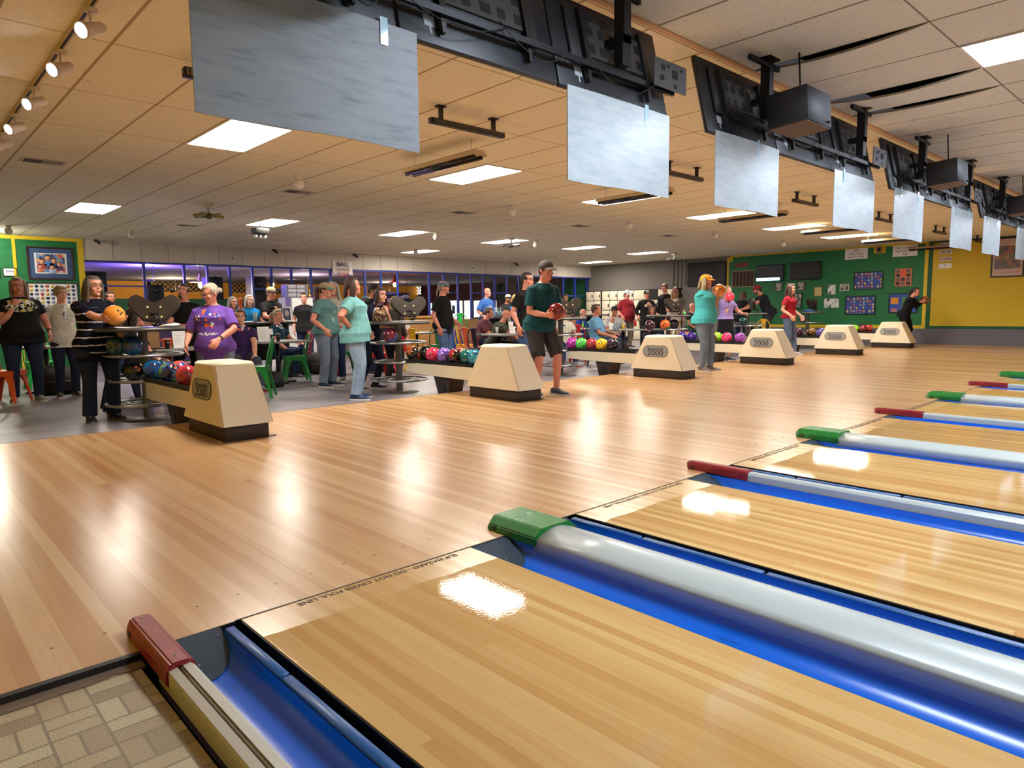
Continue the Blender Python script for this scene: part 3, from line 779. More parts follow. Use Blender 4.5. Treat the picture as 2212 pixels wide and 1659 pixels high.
# ================================================================ BALLS
def ballmat(name, c1=None, c2=None, sc=14., thr=.5, soft=.06, third=None):
    if name in MATS: return MATS[name]
    m = mat(name, srgb(*c1), .08, spec=.6, coat=.5)
    if c2:
        g = NG(m); n = g.noise(g.coord(), sc, 3, .55)
        st = [(thr-soft, srgb(*c1)), (thr+soft, srgb(*c2))]
        if third: st.append((thr+soft+.12, srgb(*third)))
        g.base(g.ramp(n, st))
    return m
BR = .1065
def ball(loc, m, lab, grp=None, holes=True, hdir=None, hole_m=None, r=BR):
    root = empty('bowling_ball', (loc[0], loc[1], loc[2]-r), 0, lab, 'bowling ball', grp)
    b = MB().ell((0, 0, r), (r, r, r), 32, 20).build('shell', m, root)
    if holes:
        d = Vector(hdir) if hdir else (CAM-Vector(loc)).normalized()+Vector((random.uniform(-.6, .6), random.uniform(-.3, .3), random.uniform(.0, .7)))
        d.normalize(); a = d.orthogonal().normalized(); c = d.cross(a)
        for (u, v, hr) in ((-.13, .16, .011), (.13, .16, .011), (0, -.22, .013)):
            q = (d+a*u+c*v).normalized(); M = Matrix.Translation(Vector((0, 0, r))+q*(r-.001)) @ q.to_track_quat('Z', 'Y').to_matrix().to_4x4()
            MB().lathe([(0, 0), (hr, 0), (hr, .0016), (hr*.7, .0018), (hr*.65, .0012), (0, .0012)], 14, M).build('finger_hole', hole_m or flat('hole_dark', (14, 12, 14), .6), root)
    return root
def rackball(k, px, row, m, lab, z=.378+BR, **kw):
    x = XC[k]+(-.075 if row == 0 else .085)
    y = coly(px, x, z)
    return ball((x, y, z), m, lab, 'bowling balls on the ball returns', **kw)
ORH = flat('orange_insert', (230, 90, 50), .5)
rackball(0, 331, 0, ballmat('ball_blue_pearl', (16, 60, 120), (24, 110, 180), 9), 'deep blue pearl bowling ball at the outer end of the nearest rack')
rackball(0, 366, 0, ballmat('ball_blue_green', (14, 24, 50), (60, 80, 150), 10, .5, .04, (130, 190, 50)), 'dark blue bowling ball with lime swirls and orange finger insert on the nearest rack', hole_m=ORH)
rackball(0, 388, 1, ballmat('ball_orange_blue', (40, 90, 170), (220, 90, 60), 11), 'blue and orange mottled bowling ball behind the lime swirled one')
rackball(0, 404, 0, ballmat('ball_red_pearl', (150, 34, 44), (196, 60, 70), 9), 'red pearl bowling ball beside the nearest cream hood')
rackball(0, 352, 1, ballmat('ball_teal_print', (30, 120, 150), (200, 110, 70), 22), 'teal bowling ball with small orange flecks behind the others on the nearest rack')
rackball(1, 894, 0, ballmat('ball_black_copper', (14, 12, 12), (170, 80, 40), 9, .52, .05), 'black bowling ball with copper swirl at the outer end of the second rack')
rackball(1, 921, 1, ballmat('ball_black', (12, 12, 14)), 'plain black bowling ball behind the pink one')
rackball(1, 936, 0, ballmat('ball_pink_red', (214, 40, 80), (232, 70, 104), 8), 'bright pink bowling ball on the second rack')
rackball(1, 960, 0, ballmat('ball_violet', (70, 40, 140), (150, 110, 200), 18), 'violet marbled bowling ball on the second rack')
rackball(1, 984, 0, ballmat('ball_black_red', (20, 14, 18), (150, 40, 44), 9), 'black and red marbled bowling ball on the second rack')
rackball(1, 994, 1, ballmat('ball_rose', (204, 50, 80), (224, 84, 100), 8), 'rose red bowling ball at the back of the second rack')
rackball(1, 1011, 0, ballmat('ball_teal', (8, 84, 88), (14, 120, 116), 7), 'teal pearl bowling ball on the second rack')
rackball(1, 1026, 0, ballmat('ball_cyan', (10, 60, 100), (40, 150, 180), 20), 'cyan streaked bowling ball beside the hood without emblem')
rackball(1, 1004, 1, ballmat('ball_multi', (20, 40, 60), (160, 160, 120), 20), 'dark speckled bowling ball in the back row of the second rack')
rackball(2, 1236, 0, ballmat('ball_magenta', (180, 30, 160), (200, 60, 180), 8), 'magenta bowling ball at the outer end of the third rack')
rackball(2, 1256, 0, ballmat('ball_green', (70, 200, 70), (110, 225, 100), 8), 'bright green bowling ball on the third rack')
rackball(2, 1278, 0, ballmat('ball_maroon', (150, 30, 50), (176, 50, 66), 8), 'dark red bowling ball between the green and yellow ones')
rackball(2, 1300, 0, ballmat('ball_yellow', (240, 196, 20), (224, 176, 20), 30), 'yellow bowling ball on the third rack')
rackball(2, 1323, 0, ballmat('ball_black_plum', (20, 12, 26), (60, 30, 60), 9), 'black plum bowling ball on the third rack')
rackball(3, 1474, 0, ballmat('ball_purple_dark', (44, 20, 110), (70, 40, 150), 9), 'dark purple bowling ball beside the third hood')
rackball(3, 1484, 1, ballmat('ball_orange_dull', (220, 110, 90), (200, 80, 60), 9), 'orange bowling ball behind two purple ones')
rackball(3, 1494, 0, ballmat('ball_purple_dark'), 'dark purple bowling ball behind the woman in the orange cap')
rackball(3, 1536, 0, ballmat('ball_wine', (120, 30, 70), (200, 120, 150), 9), 'wine coloured bowling ball right of the jeans of the woman in the orange cap')
rackball(3, 1549, 1, ballmat('ball_lime', (160, 230, 40), (140, 215, 50), 8), 'lime green bowling ball on the fourth rack')
rackball(3, 1570, 0, ballmat('ball_hotpink', (236, 60, 120), (226, 40, 90), 8), 'hot pink bowling ball on the fourth rack')
rackball(3, 1599, 0, ballmat('ball_purple', (140, 50, 160), (160, 80, 180), 8), 'purple bowling ball beside the fourth hood')
rackball(4, 1724, 0, ballmat('ball_plum', (60, 20, 50), (90, 30, 60), 8), 'plum bowling ball beside the woman in the red shirt')
rackball(4, 1753, 1, ballmat('ball_bronze', (30, 24, 20), (170, 120, 50), 12), 'black and bronze bowling ball on the fifth rack')
rackball(4, 1774, 0, ballmat('ball_indigo', (70, 60, 150), (90, 80, 170), 8), 'indigo bowling ball beside the fifth hood')
rackball(5, 1847, 0, ballmat('ball_lime'), 'lime green bowling ball at the outer end of the farthest rack')
rackball(5, 1855, 1, ballmat('ball_green_dark', (10, 50, 50), (20, 80, 70), 8), 'dark green bowling ball on the farthest rack')
rackball(5, 1865, 0, ballmat('ball_red', (120, 20, 26), (150, 30, 36), 8), 'dark red bowling ball on the farthest rack')
rackball(5, 1876, 1, ballmat('ball_brick', (190, 60, 40), (170, 40, 40), 8), 'brick red bowling ball beside the farthest hood')

# ================================================================ BALL STANDS AND SCORING CONSOLES
TOPM = flat('dark_tabletop', (54, 50, 48), .35)
CONS = flat('console_shell', (46, 38, 32), .35)
STANDY = 6.08
SX = [XC[0]-.06, XC[1]-.06, XC[2]+.02, XC[3], XC[4], XC[5]]
who = ['beside the nearest ball return', 'beside the second ball return', 'behind the teal shirted bowler', 'behind the third ball return', 'behind the fourth ball return', 'behind the fifth ball return']
for k in range(6):
    root = empty('ball_stand', (SX[k], STANDY, FZ), 0, 'steel ball stand with round top and three ring shelves, '+who[k], 'ball stand', 'round ball stands')
    MB().lathe([(.048, .02), (.048, 1.0)], 20, cap=False).build('pole', STEELD, root)
    MB().lathe([(0, 0), (.28, 0), (.28, .008), (.06, .022), (0, .022)], 36).build('base_plate', STEELD, root)
    t = MB().lathe([(0, 1.0), (.46, 1.0), (.46, 1.04), (.44, 1.045), (0, 1.045)], 48).build('table_top', TOPM, root)
    MB().torus((0, 0, 1.022), .462, .014, 56, 10).build('top_edge', STEELD, root)
    for z, rr in ((.735, .40), (.455, .36), (.19, .41)):
        q = MB(); q.torus((0, 0, z), rr, .016, 48, 8); q.torus((0, 0, z-.005), rr*.48, .010, 32, 8)
        for a in range(6):
            M = Matrix.Rotation(a*PI/3+.3, 4, 'Z'); q.tube([(.04, 0, z-.004), (rr, 0, z)], .007, 6, M)
        q.build('ring_shelf', STEEL, root)
    ang = R(-20) if k != 4 else R(40)
    if k == 5: ang = R(50)
    cr = empty('scoring_console', (SX[k]+(.14 if k else .10), STANDY-.12, FZ+1.045), ang, 'brown butterfly shaped scoring console on the ball stand '+who[k], 'scoring console', 'scoring consoles')
    # outline of the two lobes
    out = []
    def lobe(s):
        P = [(0, .215), (.05, .235), (.10, .275), (.155, .30), (.205, .285), (.235, .24), (.235, .19), (.205, .13), (.155, .08), (.115, .03), (.08, .015), (.0, .01)]
        return [(s*x*1.1, z*1.07) for x, z in P]
    pts = lobe(1)+lobe(-1)[::-1][1:-1]
    M = Matrix.Rotation(R(78), 4, 'X')
    bm = bmesh.new(); vf = [bm.verts.new((x, z, 0)) for x, z in pts]; f0 = bm.faces.new(vf)
    ex = bmesh.ops.extrude_face_region(bm, geom=[f0]); vv = [e for e in ex['geom'] if isinstance(e, bmesh.types.BMVert)]
    for v_ in vv: v_.co.z -= .07; v_.co.x *= 1.03
    bmesh.ops.recalc_face_normals(bm, faces=bm.faces)
    bmesh.ops.bevel(bm, geom=[e for e in bm.edges if abs(e.verts[0].co.z-e.verts[1].co.z) < .001], offset=.012, segments=2, affect='EDGES')
    MB().frombm(bm, False, Matrix.Translation((0, 0, .05)) @ M).build('shell', CONS, cr)
    Mp = Matrix.Translation((0, 0, .05)) @ M
    for (x, z) in ((-.065, .175), (.065, .175), (-.075, .06), (.07, .06)):
        MB().lathe([(0, 0), (.013, 0), (.013, .005), (.006, .006), (.005, .003), (0, .003)], 14, Mp @ Matrix.Translation((x, z, 0))).build('bolt', flat('brass', (214, 196, 150), .35, metal=.6), cr)
    MB().box(-.04, .04, .095, .115, .0, .02, Mp).build('bracket', DARKM, cr)
    MB().tube([(0, -.06, .14), (.02, -.09, .11), (.03, -.09, .04), (-.01, -.06, .012)], .012, 10).build('support_arm', BLACK, cr)
    MB().torus((0, 0, 0), .05, .008, 20, 6, Matrix.Translation((.02, -.06, .06)) @ Matrix.Rotation(R(80), 4, 'X')).build('cable_loop', BLACK, cr)
def standball(k, px, zs, m, lab, dy=0, **kw):
    z = FZ+zs+.016+BR-.012; y = STANDY-.22+dy
    return ball((colx(px, y, z), y, z), m, lab, 'bowling balls on the ball stands', **kw)
standball(0, 285, .735, ballmat('ball_ocean', (8, 50, 100), (20, 90, 140), 7), 'ocean blue bowling ball on the upper ring of the nearest stand')
standball(0, 252, .735, ballmat('ball_forest', (14, 30, 34), (50, 90, 80), 12), 'dark green bowling ball on the upper ring behind the striped shirt', dy=.1)
standball(0, 290, .455, ballmat('ball_black'), 'black bowling ball with red finger holes on the middle ring of the nearest stand', hole_m=ORH)
standball(1, 843, .735, ballmat('ball_red_blue', (110, 24, 40), (30, 60, 140), 6, .5, .03), 'maroon and blue bowling ball on the upper ring of the second stand')
standball(3, 1437, .735, ballmat('ball_orange_green', (226, 92, 30), (40, 150, 60), 7, .5, .03), 'orange and green bowling ball on the stand behind the third ball return')
standball(3, 1456, .735, ballmat('ball_black_plum'), 'black bowling ball right of the orange and green one')
standball(3, 1404, .735, ballmat('ball_maroon_dark', (60, 20, 36), (80, 30, 50), 8), 'dark maroon bowling ball left of the orange and green one')
standball(4, 1606, .735, ballmat('ball_green_dark'), 'dark green bowling ball on the stand behind the fourth ball return')
standball(5, 1735, .735, ballmat('ball_slate', (24, 30, 40), (40, 50, 62), 8), 'slate black bowling ball on the stand by the green wall')
# ================================================================ BACK WALL (x runs along it, face at y = YW)
SOFF = flat('soffit_panel', (206, 198, 186), .6)
ZS = 2.36
for k in range(32):                                     # cream boards over the windows
    xa = 2.84+k*.612; xb = min(xa+.602, XW)
    if xa > XW-.1: break
    struct(MB().box(xa, xb, YW, YW+.02, ZS+(.004 if k % 4 == 1 else 0), H).build('trim_%d' % (10+k), SOFF))
struct(MB().box(2.84, XW, YW+.02, YW+.12, ZS, H).build('wall_back', flat('soffit_core', (60, 56, 54), .8)))
BLUEM = flat('mullion_blue', (22, 52, 150), .45)
struct(MB().box(2.84, XW, YW+.01, YW+.10, ZS-.045, ZS-.005).build('trim_50', BLUEM))
mx = [4.10, 5.03, 5.60, 6.17, 6.78, 7.31, 7.89, 8.48, 9.10, 9.65, 10.25, 10.81, 11.42, 12.65, 13.25, 13.85, 14.44, 14.99, 15.53, 16.12, 16.69, 17.4, 18.2, 19.14, 19.83, 20.55]
for k, x in enumerate(mx):
    struct(MB().box(x-.028, x+.028, YW+.02, YW+.09, FZ, ZS-.04).build('window_%d' % (k+1), BLUEM))
for k, (a, b, z) in enumerate(((3.2, 4.1, 1.77), (6.78, 7.31, 1.74), (7.31, 7.89, 1.74), (10.81, 11.42, 1.66), (8.48, 9.1, 1.74), (14.44, 15.53, 1.70), (13.25, 13.85, 1.7), (15.53, 16.12, 1.7), (19.14, 20.55, 1.62))):
    struct(MB().box(a, b, YW+.03, YW+.07, z-.018, z+.018).build('trim_%d' % (51+k), BLUEM))
# solid part on the left with green and yellow paint
struct(MB().box(XL, 2.84, YW, YW+.12, FZ, H).build('wall_back', WALLG))
YT = YELLOWP
struct(MB().box(XL, 2.84, YW-.02, YW, H-.075, H).build('trim_70', YT))
struct(MB().box(2.72, 2.84, YW-.02, YW, FZ, H-.075).build('trim_71', YT))
struct(MB().box(1.50, 1.56, YW-.015, YW, FZ, H-.075).build('trim_72', YT))
# low wall under the openings, on the right half
struct(MB().box(2.84, 8.0, YW+.0, YW+.1, FZ, .92).build('wall_back', flat('knee_wall', (70, 52, 92), .7)))
struct(MB().box(9.6, 20.6, YW+.0, YW+.1, FZ, .80).build('wall_back', flat('knee_wall_wood', (150, 112, 70), .6)))
# back room
YR = 28.0
struct(MB().box(XL, XW, YW+.12, YR, 2.42, 2.44).build('ceiling', flat('back_room_ceiling', (150, 142, 150), .9)))
struct(MB().box(XL, XW, 24., YR, FZ-.06, FZ).build('floor', flat('back_room_floor', (60, 56, 60), .6)))
struct(MB().box(XL, XW, YR, YR+.1, FZ, 1.72).build('wall_back', flat('room_green', (20, 92, 50), .7)))
struct(MB().box(XL, XW, YR, YR+.1, 1.72, 2.42).build('wall_back', flat('room_orange', (214, 150, 30), .7)))
wp = mat('dark_wood_panel', rough=.5); g = NG(wp); yy_ = g.xyz(g.coord())[1]
fr_ = g.math('FRACT', g.math('DIVIDE', yy_, .41)); g.base(g.mix(g.math('LESS_THAN', fr_, .06), srgb(74, 40, 38), srgb(24, 14, 14)))
struct(MB().box(XW-.02, XW, YW+.12, YR, FZ, 2.42).build('wall_right', wp))
struct(MB().box(XW-.03, XW-.02, YW+.12, YW+1.5, FZ, 2.42).build('wall_right', flat('room_green')if False else MATS['room_green']))
def wall_pt(px, py, Y): return on(1, Y, px, py)
def plate(name, X0, X1, Y, z0, z1, m, d=.02): return MB().box(X0, X1, Y-d, Y, z0, z1).build(name, m)
# lattice on the far wall
def lattice(pxa, pxb, pya, pyb, lab):
    a = on(1, YR-.06, pxa, pya); b = on(1, YR-.06, pxb, pyb)
    x0, x1, z1, z0 = a.x, b.x, a.z, b.z
    mb = MB(); s = .20; n = int((x1-x0+z1-z0)/s)
    for k in range(n+1):
        for sg in (1, -1):
            u = x0+k*s
            if sg == 1: p, q = (u-(z1-z0), z0), (u, z1)
            else: p, q = (u, z0), (u-(z1-z0), z1)
            def clip(p, q):
                (xa, za), (xb, zb) = p, q
                t0, t1 = 0., 1.
                dx = xb-xa
                for lim, sgn in ((x0, 1), (x1, -1)):
                    da = (xa-lim)*sgn; db = (xb-lim)*sgn
                    if da < 0 and db < 0: return None
                    if da < 0: t0 = max(t0, da/(da-db))
                    if db < 0: t1 = min(t1, da/(da-db))
                return (xa+dx*t0, za+(zb-za)*t0), (xa+dx*t1, za+(zb-za)*t1)
            c = clip(p, q)
            if not c: continue
            (xa, za), (xb, zb) = c
            if abs(xb-xa) < .03: continue
            yo = YR-.05-(.012 if sg > 0 else 0)
            mb.tube([(xa, yo, za), (xb, yo, zb)], [(.016, .005), (.016, .005)], 4, flat=(0, 0, 1) if False else None)
    mb.box(x0-.02, x1+.02, YR-.07, YR-.03, z1-.02, z1+.02); mb.box(x0-.02, x1+.02, YR-.07, YR-.03, z0-.02, z0+.02)
    o = mb.build('lattice_panel', flat('lattice_yellow', (224, 170, 60), .6)); tag(o, lab, 'lattice', 'lattice panels')
    bk = MB().box(x0, x1, YR-.02, YR-.005, z0, z1).build('backing', BLACK); bk.parent = o
lattice(330, 445, 606, 632, 'yellow lattice panel above the bearded man in the back room')
lattice(498, 552, 610, 634, 'yellow lattice panel behind the white haired woman in blue')
lattice(596, 628, 625, 637, 'short yellow lattice strip right of the man in the tan cap')
# pendants
def pendant(px, py, Y, m_shade, e, lab, col, pw, sr=.30):
    p = on(1, Y, px, py)
    root = empty('pendant_lamp', (p.x, Y, p.z), 0, lab, 'pendant lamp')
    MB().ell((0, 0, 0), (.07, .07, .085), 20, 12).build('bulb', e, root)
    sh = MB(); sh.lathe([(.04, .09), (sr, .075), (sr+.01, .085), (.06, .12), (.09, .16), (.05, .19), (.075, .22), (.035, .26), (.06, .29), (.02, .33), (0, .33)], 28, cap=False)
    sh.build('shade', m_shade, root)
    MB().tube([(0, 0, .32), (0, 0, 2.42-p.z)], .006, 6).build('cord', BLACK, root)
    ld = bpy.data.lights.new('bulb_light', 'POINT'); ld.energy = pw; ld.color = col; ld.shadow_soft_size = .08
    lo = bpy.data.objects.new('bulb_light', ld); COL.objects.link(lo); lo.parent = root; lo.location = (0, 0, -.11)
pendant(434, 616, 17.6, flat('shade_cream', (214, 180, 120), .4), emat('warm_bulb', (255, 224, 150), 22), 'glowing pendant lamp with a wide tiered shade behind the windows', (1, .8, .5), 60)
pendant(853, 615, 18.4, flat('shade_red', (190, 40, 26), .4), emat('red_bulb', (255, 110, 70), 9), 'red glowing pendant lamp above the restrooms sign', (1, .3, .15), 10, .22)
for k, (px, py, Y, lab) in enumerate(((630, 598, 24, 'small warm pendant lamp far back over the drawer unit'), (588, 615, 22, 'small white pendant bulb beside the man in the tan cap'))):
    pendant(px, py, Y, flat('shade_dark', (60, 50, 44), .4), emat('warm_bulb', (255, 224, 150), 14), lab, (1, .8, .55), 8, .15)
# blue/violet wash in the back room; warm lamps added to brighten the far wall
for k, (x, y, e, c) in enumerate(((4.8, 18.2, 200, (.2, .12, 1.)), (2.6, 21.5, 70, (.7, .4, .8)), (10.5, 20.5, 90, (.8, .6, .7)), (7.5, 25.2, 80, (1., .8, .5)), (16.5, 24.5, 60, (1., .75, .6)))):
    root = empty('wash_light', (x, y, 2.0), 0, ['blue', 'pink', 'lilac', 'added amber', 'added peach'][k]+' wash light under the back room ceiling', 'stage light', 'coloured wash lights')
    MB().lathe([(.0, -.1), (.06, -.1), (.07, .04), (.06, .04), (.05, -.02), (0, -.02)], 18).build('can', BLACK, root)
    MB().tube([(0, 0, -.1), (.12, 0, -.02), (.12, 0, .42)], .008, 6).build('yoke', BLACK, root)
    ld = bpy.data.lights.new('wash', 'POINT'); ld.energy = e; ld.color = c; ld.shadow_soft_size = .05
    lo = bpy.data.objects.new('wash', ld); COL.objects.link(lo); lo.parent = root; lo.location = (0, 0, .07)
# black speakers in the window openings
for k, (xa, xb, za, zb) in enumerate(((2.88, 3.36, 1.25, 2.12), (5.68, 6.10, 1.45, 2.06), (6.86, 7.28, 1.2, 2.10), (15.86, 16.42, 1.45, 2.02), (18.84, 19.38, 1.22, 2.06), (4.26, 4.62, 1.25, 1.83))):
    root = empty('loudspeaker', ((xa+xb)/2, YW+.35, za), 0, 'black loudspeaker cabinet behind the blue window bars, %s from the left' % ['first', 'third', 'fourth', 'fifth', 'sixth', 'second'][k], 'loudspeaker', 'loudspeakers in the back room')
    w2 = (xb-xa)/2; h_ = zb-za
    MB().rbox(-w2, w2, 0, .4, 0, h_, .01).build('cabinet', flat('speaker_black', (20, 19, 21), .6), root)
    MB().box(-w2+.03, w2-.03, -.012, 0, .03, h_*.6).build('grille', flat('speaker_grille', (34, 32, 34), .8), root)
    MB().lathe([(0, 0), (w2*.5, 0), (w2*.62, .01), (0, .012)], 20, Matrix.Translation((0, 0, h_*.8)) @ Matrix.Rotation(PI/2, 4, 'X')).build('horn', flat('horn_grey', (44, 42, 44), .5), root)
    MB().box(-.02, .02, .18, .22, -za+FZ, 0).build('stand', DARKM, root)
# restrooms sign and colourful machines
p0 = on(1, 19.0, 828, 632); p1 = on(1, 19.0, 880, 655)
sg = MB().box(p0.x, p1.x+.1, 19.0, 19.03, p1.z, p0.z).build('hanging_sign', flat('sign_navy', (18, 32, 90), .5)); tag(sg, 'navy sign with slanted restrooms lettering behind the window bars', 'sign')
Mx = frame_M(((p0.x+p1.x)/2+.05, 18.995, (p0.z+p1.z)/2), (math.cos(.18), 0, math.sin(.18)), (-math.sin(.18), 0, math.cos(.18)))
for xx in (p0.x+.1, p1.x): MB().tube([(xx, 19.015, p0.z), (xx, 19.015, 2.42)], .006, 6).build('cord', BLACK, sg)
text_obj('lettering', 'restrooms', .26, emat('sign_text', (170, 170, 190), .25), sg, Mx, .002)
p0 = on(1, 19.2, 841, 652); p1 = on(1, 19.2, 868, 680)
am = empty('arcade_machine', ((p0.x+p1.x)/2, 19.5, FZ), 0, 'orange and pink glowing game machine under the restrooms sign', 'game machine')
w2 = (p1.x-p0.x)/2
MB().rbox(-w2, w2, -.2, .3, 0, p0.z-FZ, .02).build('cabinet', flat('arcade_orange', (216, 84, 40), .5), am)
MB().box(-w2+.05, -w2+.35, -.215, -.2, .5, p0.z-FZ-.45).build('screen', emat('arcade_pink', (230, 90, 200), 1.2), am)
MB().box(-.05, w2-.05, -.215, -.2, .6, p0.z-FZ-.08).build('lit_panel', emat('arcade_glow', (240, 96, 50), 1.0), am)
# white perforated lamp panel
p0 = on(0, XW-.2, 880, 620); p1 = on(0, XW-.2, 908, 636)
root = empty('perforated_lamp', (XW-.1, (p0.y+p1.y)/2, (p0.z+p1.z)/2), 0, 'panel of small round white lights on the dark wood wall', 'light panel')
w2 = abs(p0.y-p1.y)/2; h2 = (p0.z-p1.z)/2
MB().box(-.03, 0, -w2, w2, -h2, h2).build('backing', BLACK, root)
mb = MB()
for r_ in range(5):
    for c_ in range(8):
        mb.lathe([(0, 0), (h2*.17, 0), (h2*.1, .012), (0, .014)], 8, Matrix.Translation((-.031, -w2*.9+c_*w2*.25+(.06 if r_ % 2 else 0), -h2*.8+r_*h2*.4)) @ Matrix.Rotation(-PI/2, 4, 'Y'))
b_ = mb.build('bulbs', emat('panel_bulbs', (255, 236, 225), 3), root)
# bright serving windows in the wood wall (each a lit opening)
for k, (pa, pb, ra, rb) in enumerate(((969, 990, 650, 690), (993, 999, 650, 690), (1003, 1019, 650, 690), (1053, 1072, 650, 674), (1024, 1050, 650, 686), (925, 933, 655, 690))):
    a = on(0, XW-.04, pa, ra); b = on(0, XW-.04, pb, rb)
    root = empty('serving_window', (XW-.05, (a.y+b.y)/2, (a.z+b.z)/2), 0, 'bright serving window in the dark wood wall, number %s from the left' % ['two', 'three', 'four', 'six', 'five', 'one'][k], 'lit window', 'bright serving windows')
    w2 = abs(a.y-b.y)/2; h2 = (a.z-b.z)/2
    MB().box(0, .02, -w2, w2, -h2, h2).build('opening', emat('kitchen_light', (212, 228, 224), 1.6), root)
    MB().box(-.03, .0, -w2, w2, -h2-.05, -h2).build('sill', flat('sill_wood', (120, 84, 50), .5), root)
    if k == 0:
        MB().box(-.05, -.03, -w2*.5, w2*.1, -h2*.4, h2*.5).build('poster', flat('leaflet', (90, 120, 130), .6), root)
# towel banner
p = on(1, YW-.05, 740, 564); zb = on(1, YW-.05, 740, 594).z
root = empty('banner_towel', (p.x, YW-.02, p.z), 0, 'white hanging towel banner printed BALL LAUGHS YOU on the cream boards', 'banner')
w2 = .33; hh = p.z-zb
n = 10; rs = []
for k in range(n+1):
    u = -w2+2*w2*k/n; b = .01*math.sin(k*1.3)
    rs.append([(u*1.0, -.03+b, -hh+.012*math.sin(k)), (u, -.024+b, -hh+.012*math.sin(k)), (u*.95, -.006, 0), (u*.95, -.012, 0)])
MB().rings(rs, True, False).build('cloth', flat('towel', (232, 228, 224), .8), root)
for s, z, sz, m_ in (('BALL', -.10, .17, flat('navy_ink', (24, 30, 70), .7)), ('LAUGHS', -.25, .11, flat('tan_ink', (176, 140, 120), .7)), ('YOU!', -.40, .15, flat('red_ink', (190, 34, 40), .7))):
    text_obj('lettering', s, sz, m_, root, frame_M((0, -.046, z), (1, 0, 0), (0, 0, 1)), .001, bold=.003)
# small things on the cream boards
for k, (px, py) in enumerate(((208, 521), (593, 542), (767, 552), (1115, 571))):
    p = on(1, YW-.06, px, py)
    root = empty('security_camera', (p.x, YW-.06, p.z), 0, 'small dark dome camera at the top of the cream boards, %s from the left' % ordn(k).replace('nearest', 'first'), 'camera', 'security cameras')
    MB().box(-.04, .04, 0, .06, .0, .05).build('mount', DARKM, root); MB().tube([(0, 0, 0), (.05, -.08, -.05)], .032, 12).build('body', flat('camera_grey', (50, 46, 46), .5), root)
for k, (px, py) in enumerate(((501, 558), (1021, 579))):
    p = on(1, YW-.01, px, py)
    root = empty('wall_emblem', (p.x, YW-.01, p.z), 0, 'small %s on the cream boards' % ('round white disc with a cross' if k == 0 else 'white switch plate with a dark centre'), 'wall fitting')
    if k == 0:
        MB().lathe([(0, 0), (.07, 0), (.07, .01), (0, .01)], 20, Matrix.Rotation(PI/2, 4, 'X')).build('disc', WHITE, root)
        MB().box(-.05, .05, -.012, -.010, -.008, .008).box(-.008, .008, -.012, -.010, -.05, .05).build('cross', BLACK, root)
    else:
        MB().box(-.05, .05, -.01, 0, -.07, .07).build('plate', WHITE, root); MB().box(-.02, .02, -.014, -.01, -.03, .03).build('switch', BLACK, root)

# ---- pictures and signs
def art(name, cols, sc, base=None, thr=.35):
    m = mat(name, rough=.35); g = NG(m)
    vo = g.n('ShaderNodeTexVoronoi', feature='F1'); vo.inputs['Scale'].default_value = sc; vo.inputs['Randomness'].default_value = .25 if base else 1
    g.l(g.coord(), vo.inputs['Vector'])
    sp = g.n('ShaderNodeSeparateColor'); g.l(vo.outputs['Color'], sp.inputs[0])
    c = g.ramp(sp.outputs[0], [(i/len(cols), srgb(*q)) for i, q in enumerate(cols)], 'CONSTANT')
    if base: c = g.mix(g.math('LESS_THAN', vo.outputs['Distance'], thr), srgb(*base), c)
    g.base(c); return m
def picture(name, M, w_, h_, fm, fw, pm, lab, cat='picture', mat_m=None, mw=0, grp=None, depth=.025):
    """flat picture in the local xy plane of M, z toward the viewer"""
    root = empty(name, (0, 0, 0), 0, lab, cat, grp); root.matrix_world = M
    if fm:
        f = MB(); f.box(-w_/2, w_/2, -h_/2, -h_/2+fw, 0, depth).box(-w_/2, w_/2, h_/2-fw, h_/2, 0, depth)
        f.box(-w_/2, -w_/2+fw, -h_/2+fw, h_/2-fw, 0, depth).box(w_/2-fw, w_/2, -h_/2+fw, h_/2-fw, 0, depth)
        f.build('frame', fm, root)
    else: fw = 0
    if mat_m: MB().box(-w_/2+fw, w_/2-fw, -h_/2+fw, h_/2-fw, 0, depth*.4).build('mat_board', mat_m, root)
    q = fw+mw
    MB().box(-w_/2+q, w_/2-q, -h_/2+q, h_/2-q, 0, depth*.5).build('print', pm, root)
    return root
def MB_(x, z): return frame_M((x, YW-.001, z), (1, 0, 0), (0, 0, 1))       # on the back wall
def ME_(y, z): return frame_M((XW-.013, y, z), (0, -1, 0), (0, 0, 1))     # on the end wall
FRD = flat('dark_red_frame', (52, 26, 30), .4); FRB = flat('black_frame', (18, 18, 20), .35)
r_ = picture('framed_picture', MB_(2.19, 2.25), .88, .72, FRD, .035, PAPER, 'framed colour drawing of a group of people with blue mat on the green wall', 'picture', flat('blue_mat', (60, 84, 130), .7), .10)
gp = MB().box(-.27, .27, -.20, .21, .012, .014).build('drawing', art('drawing_cols', [(90, 130, 190), (224, 150, 110), (60, 70, 120), (200, 90, 90), (236, 190, 140), (120, 160, 210)], 14), r_)
sk = flat('drawn_skin', (224, 160, 120), .7); hb_ = flat('drawn_hair', (60, 44, 50), .7)
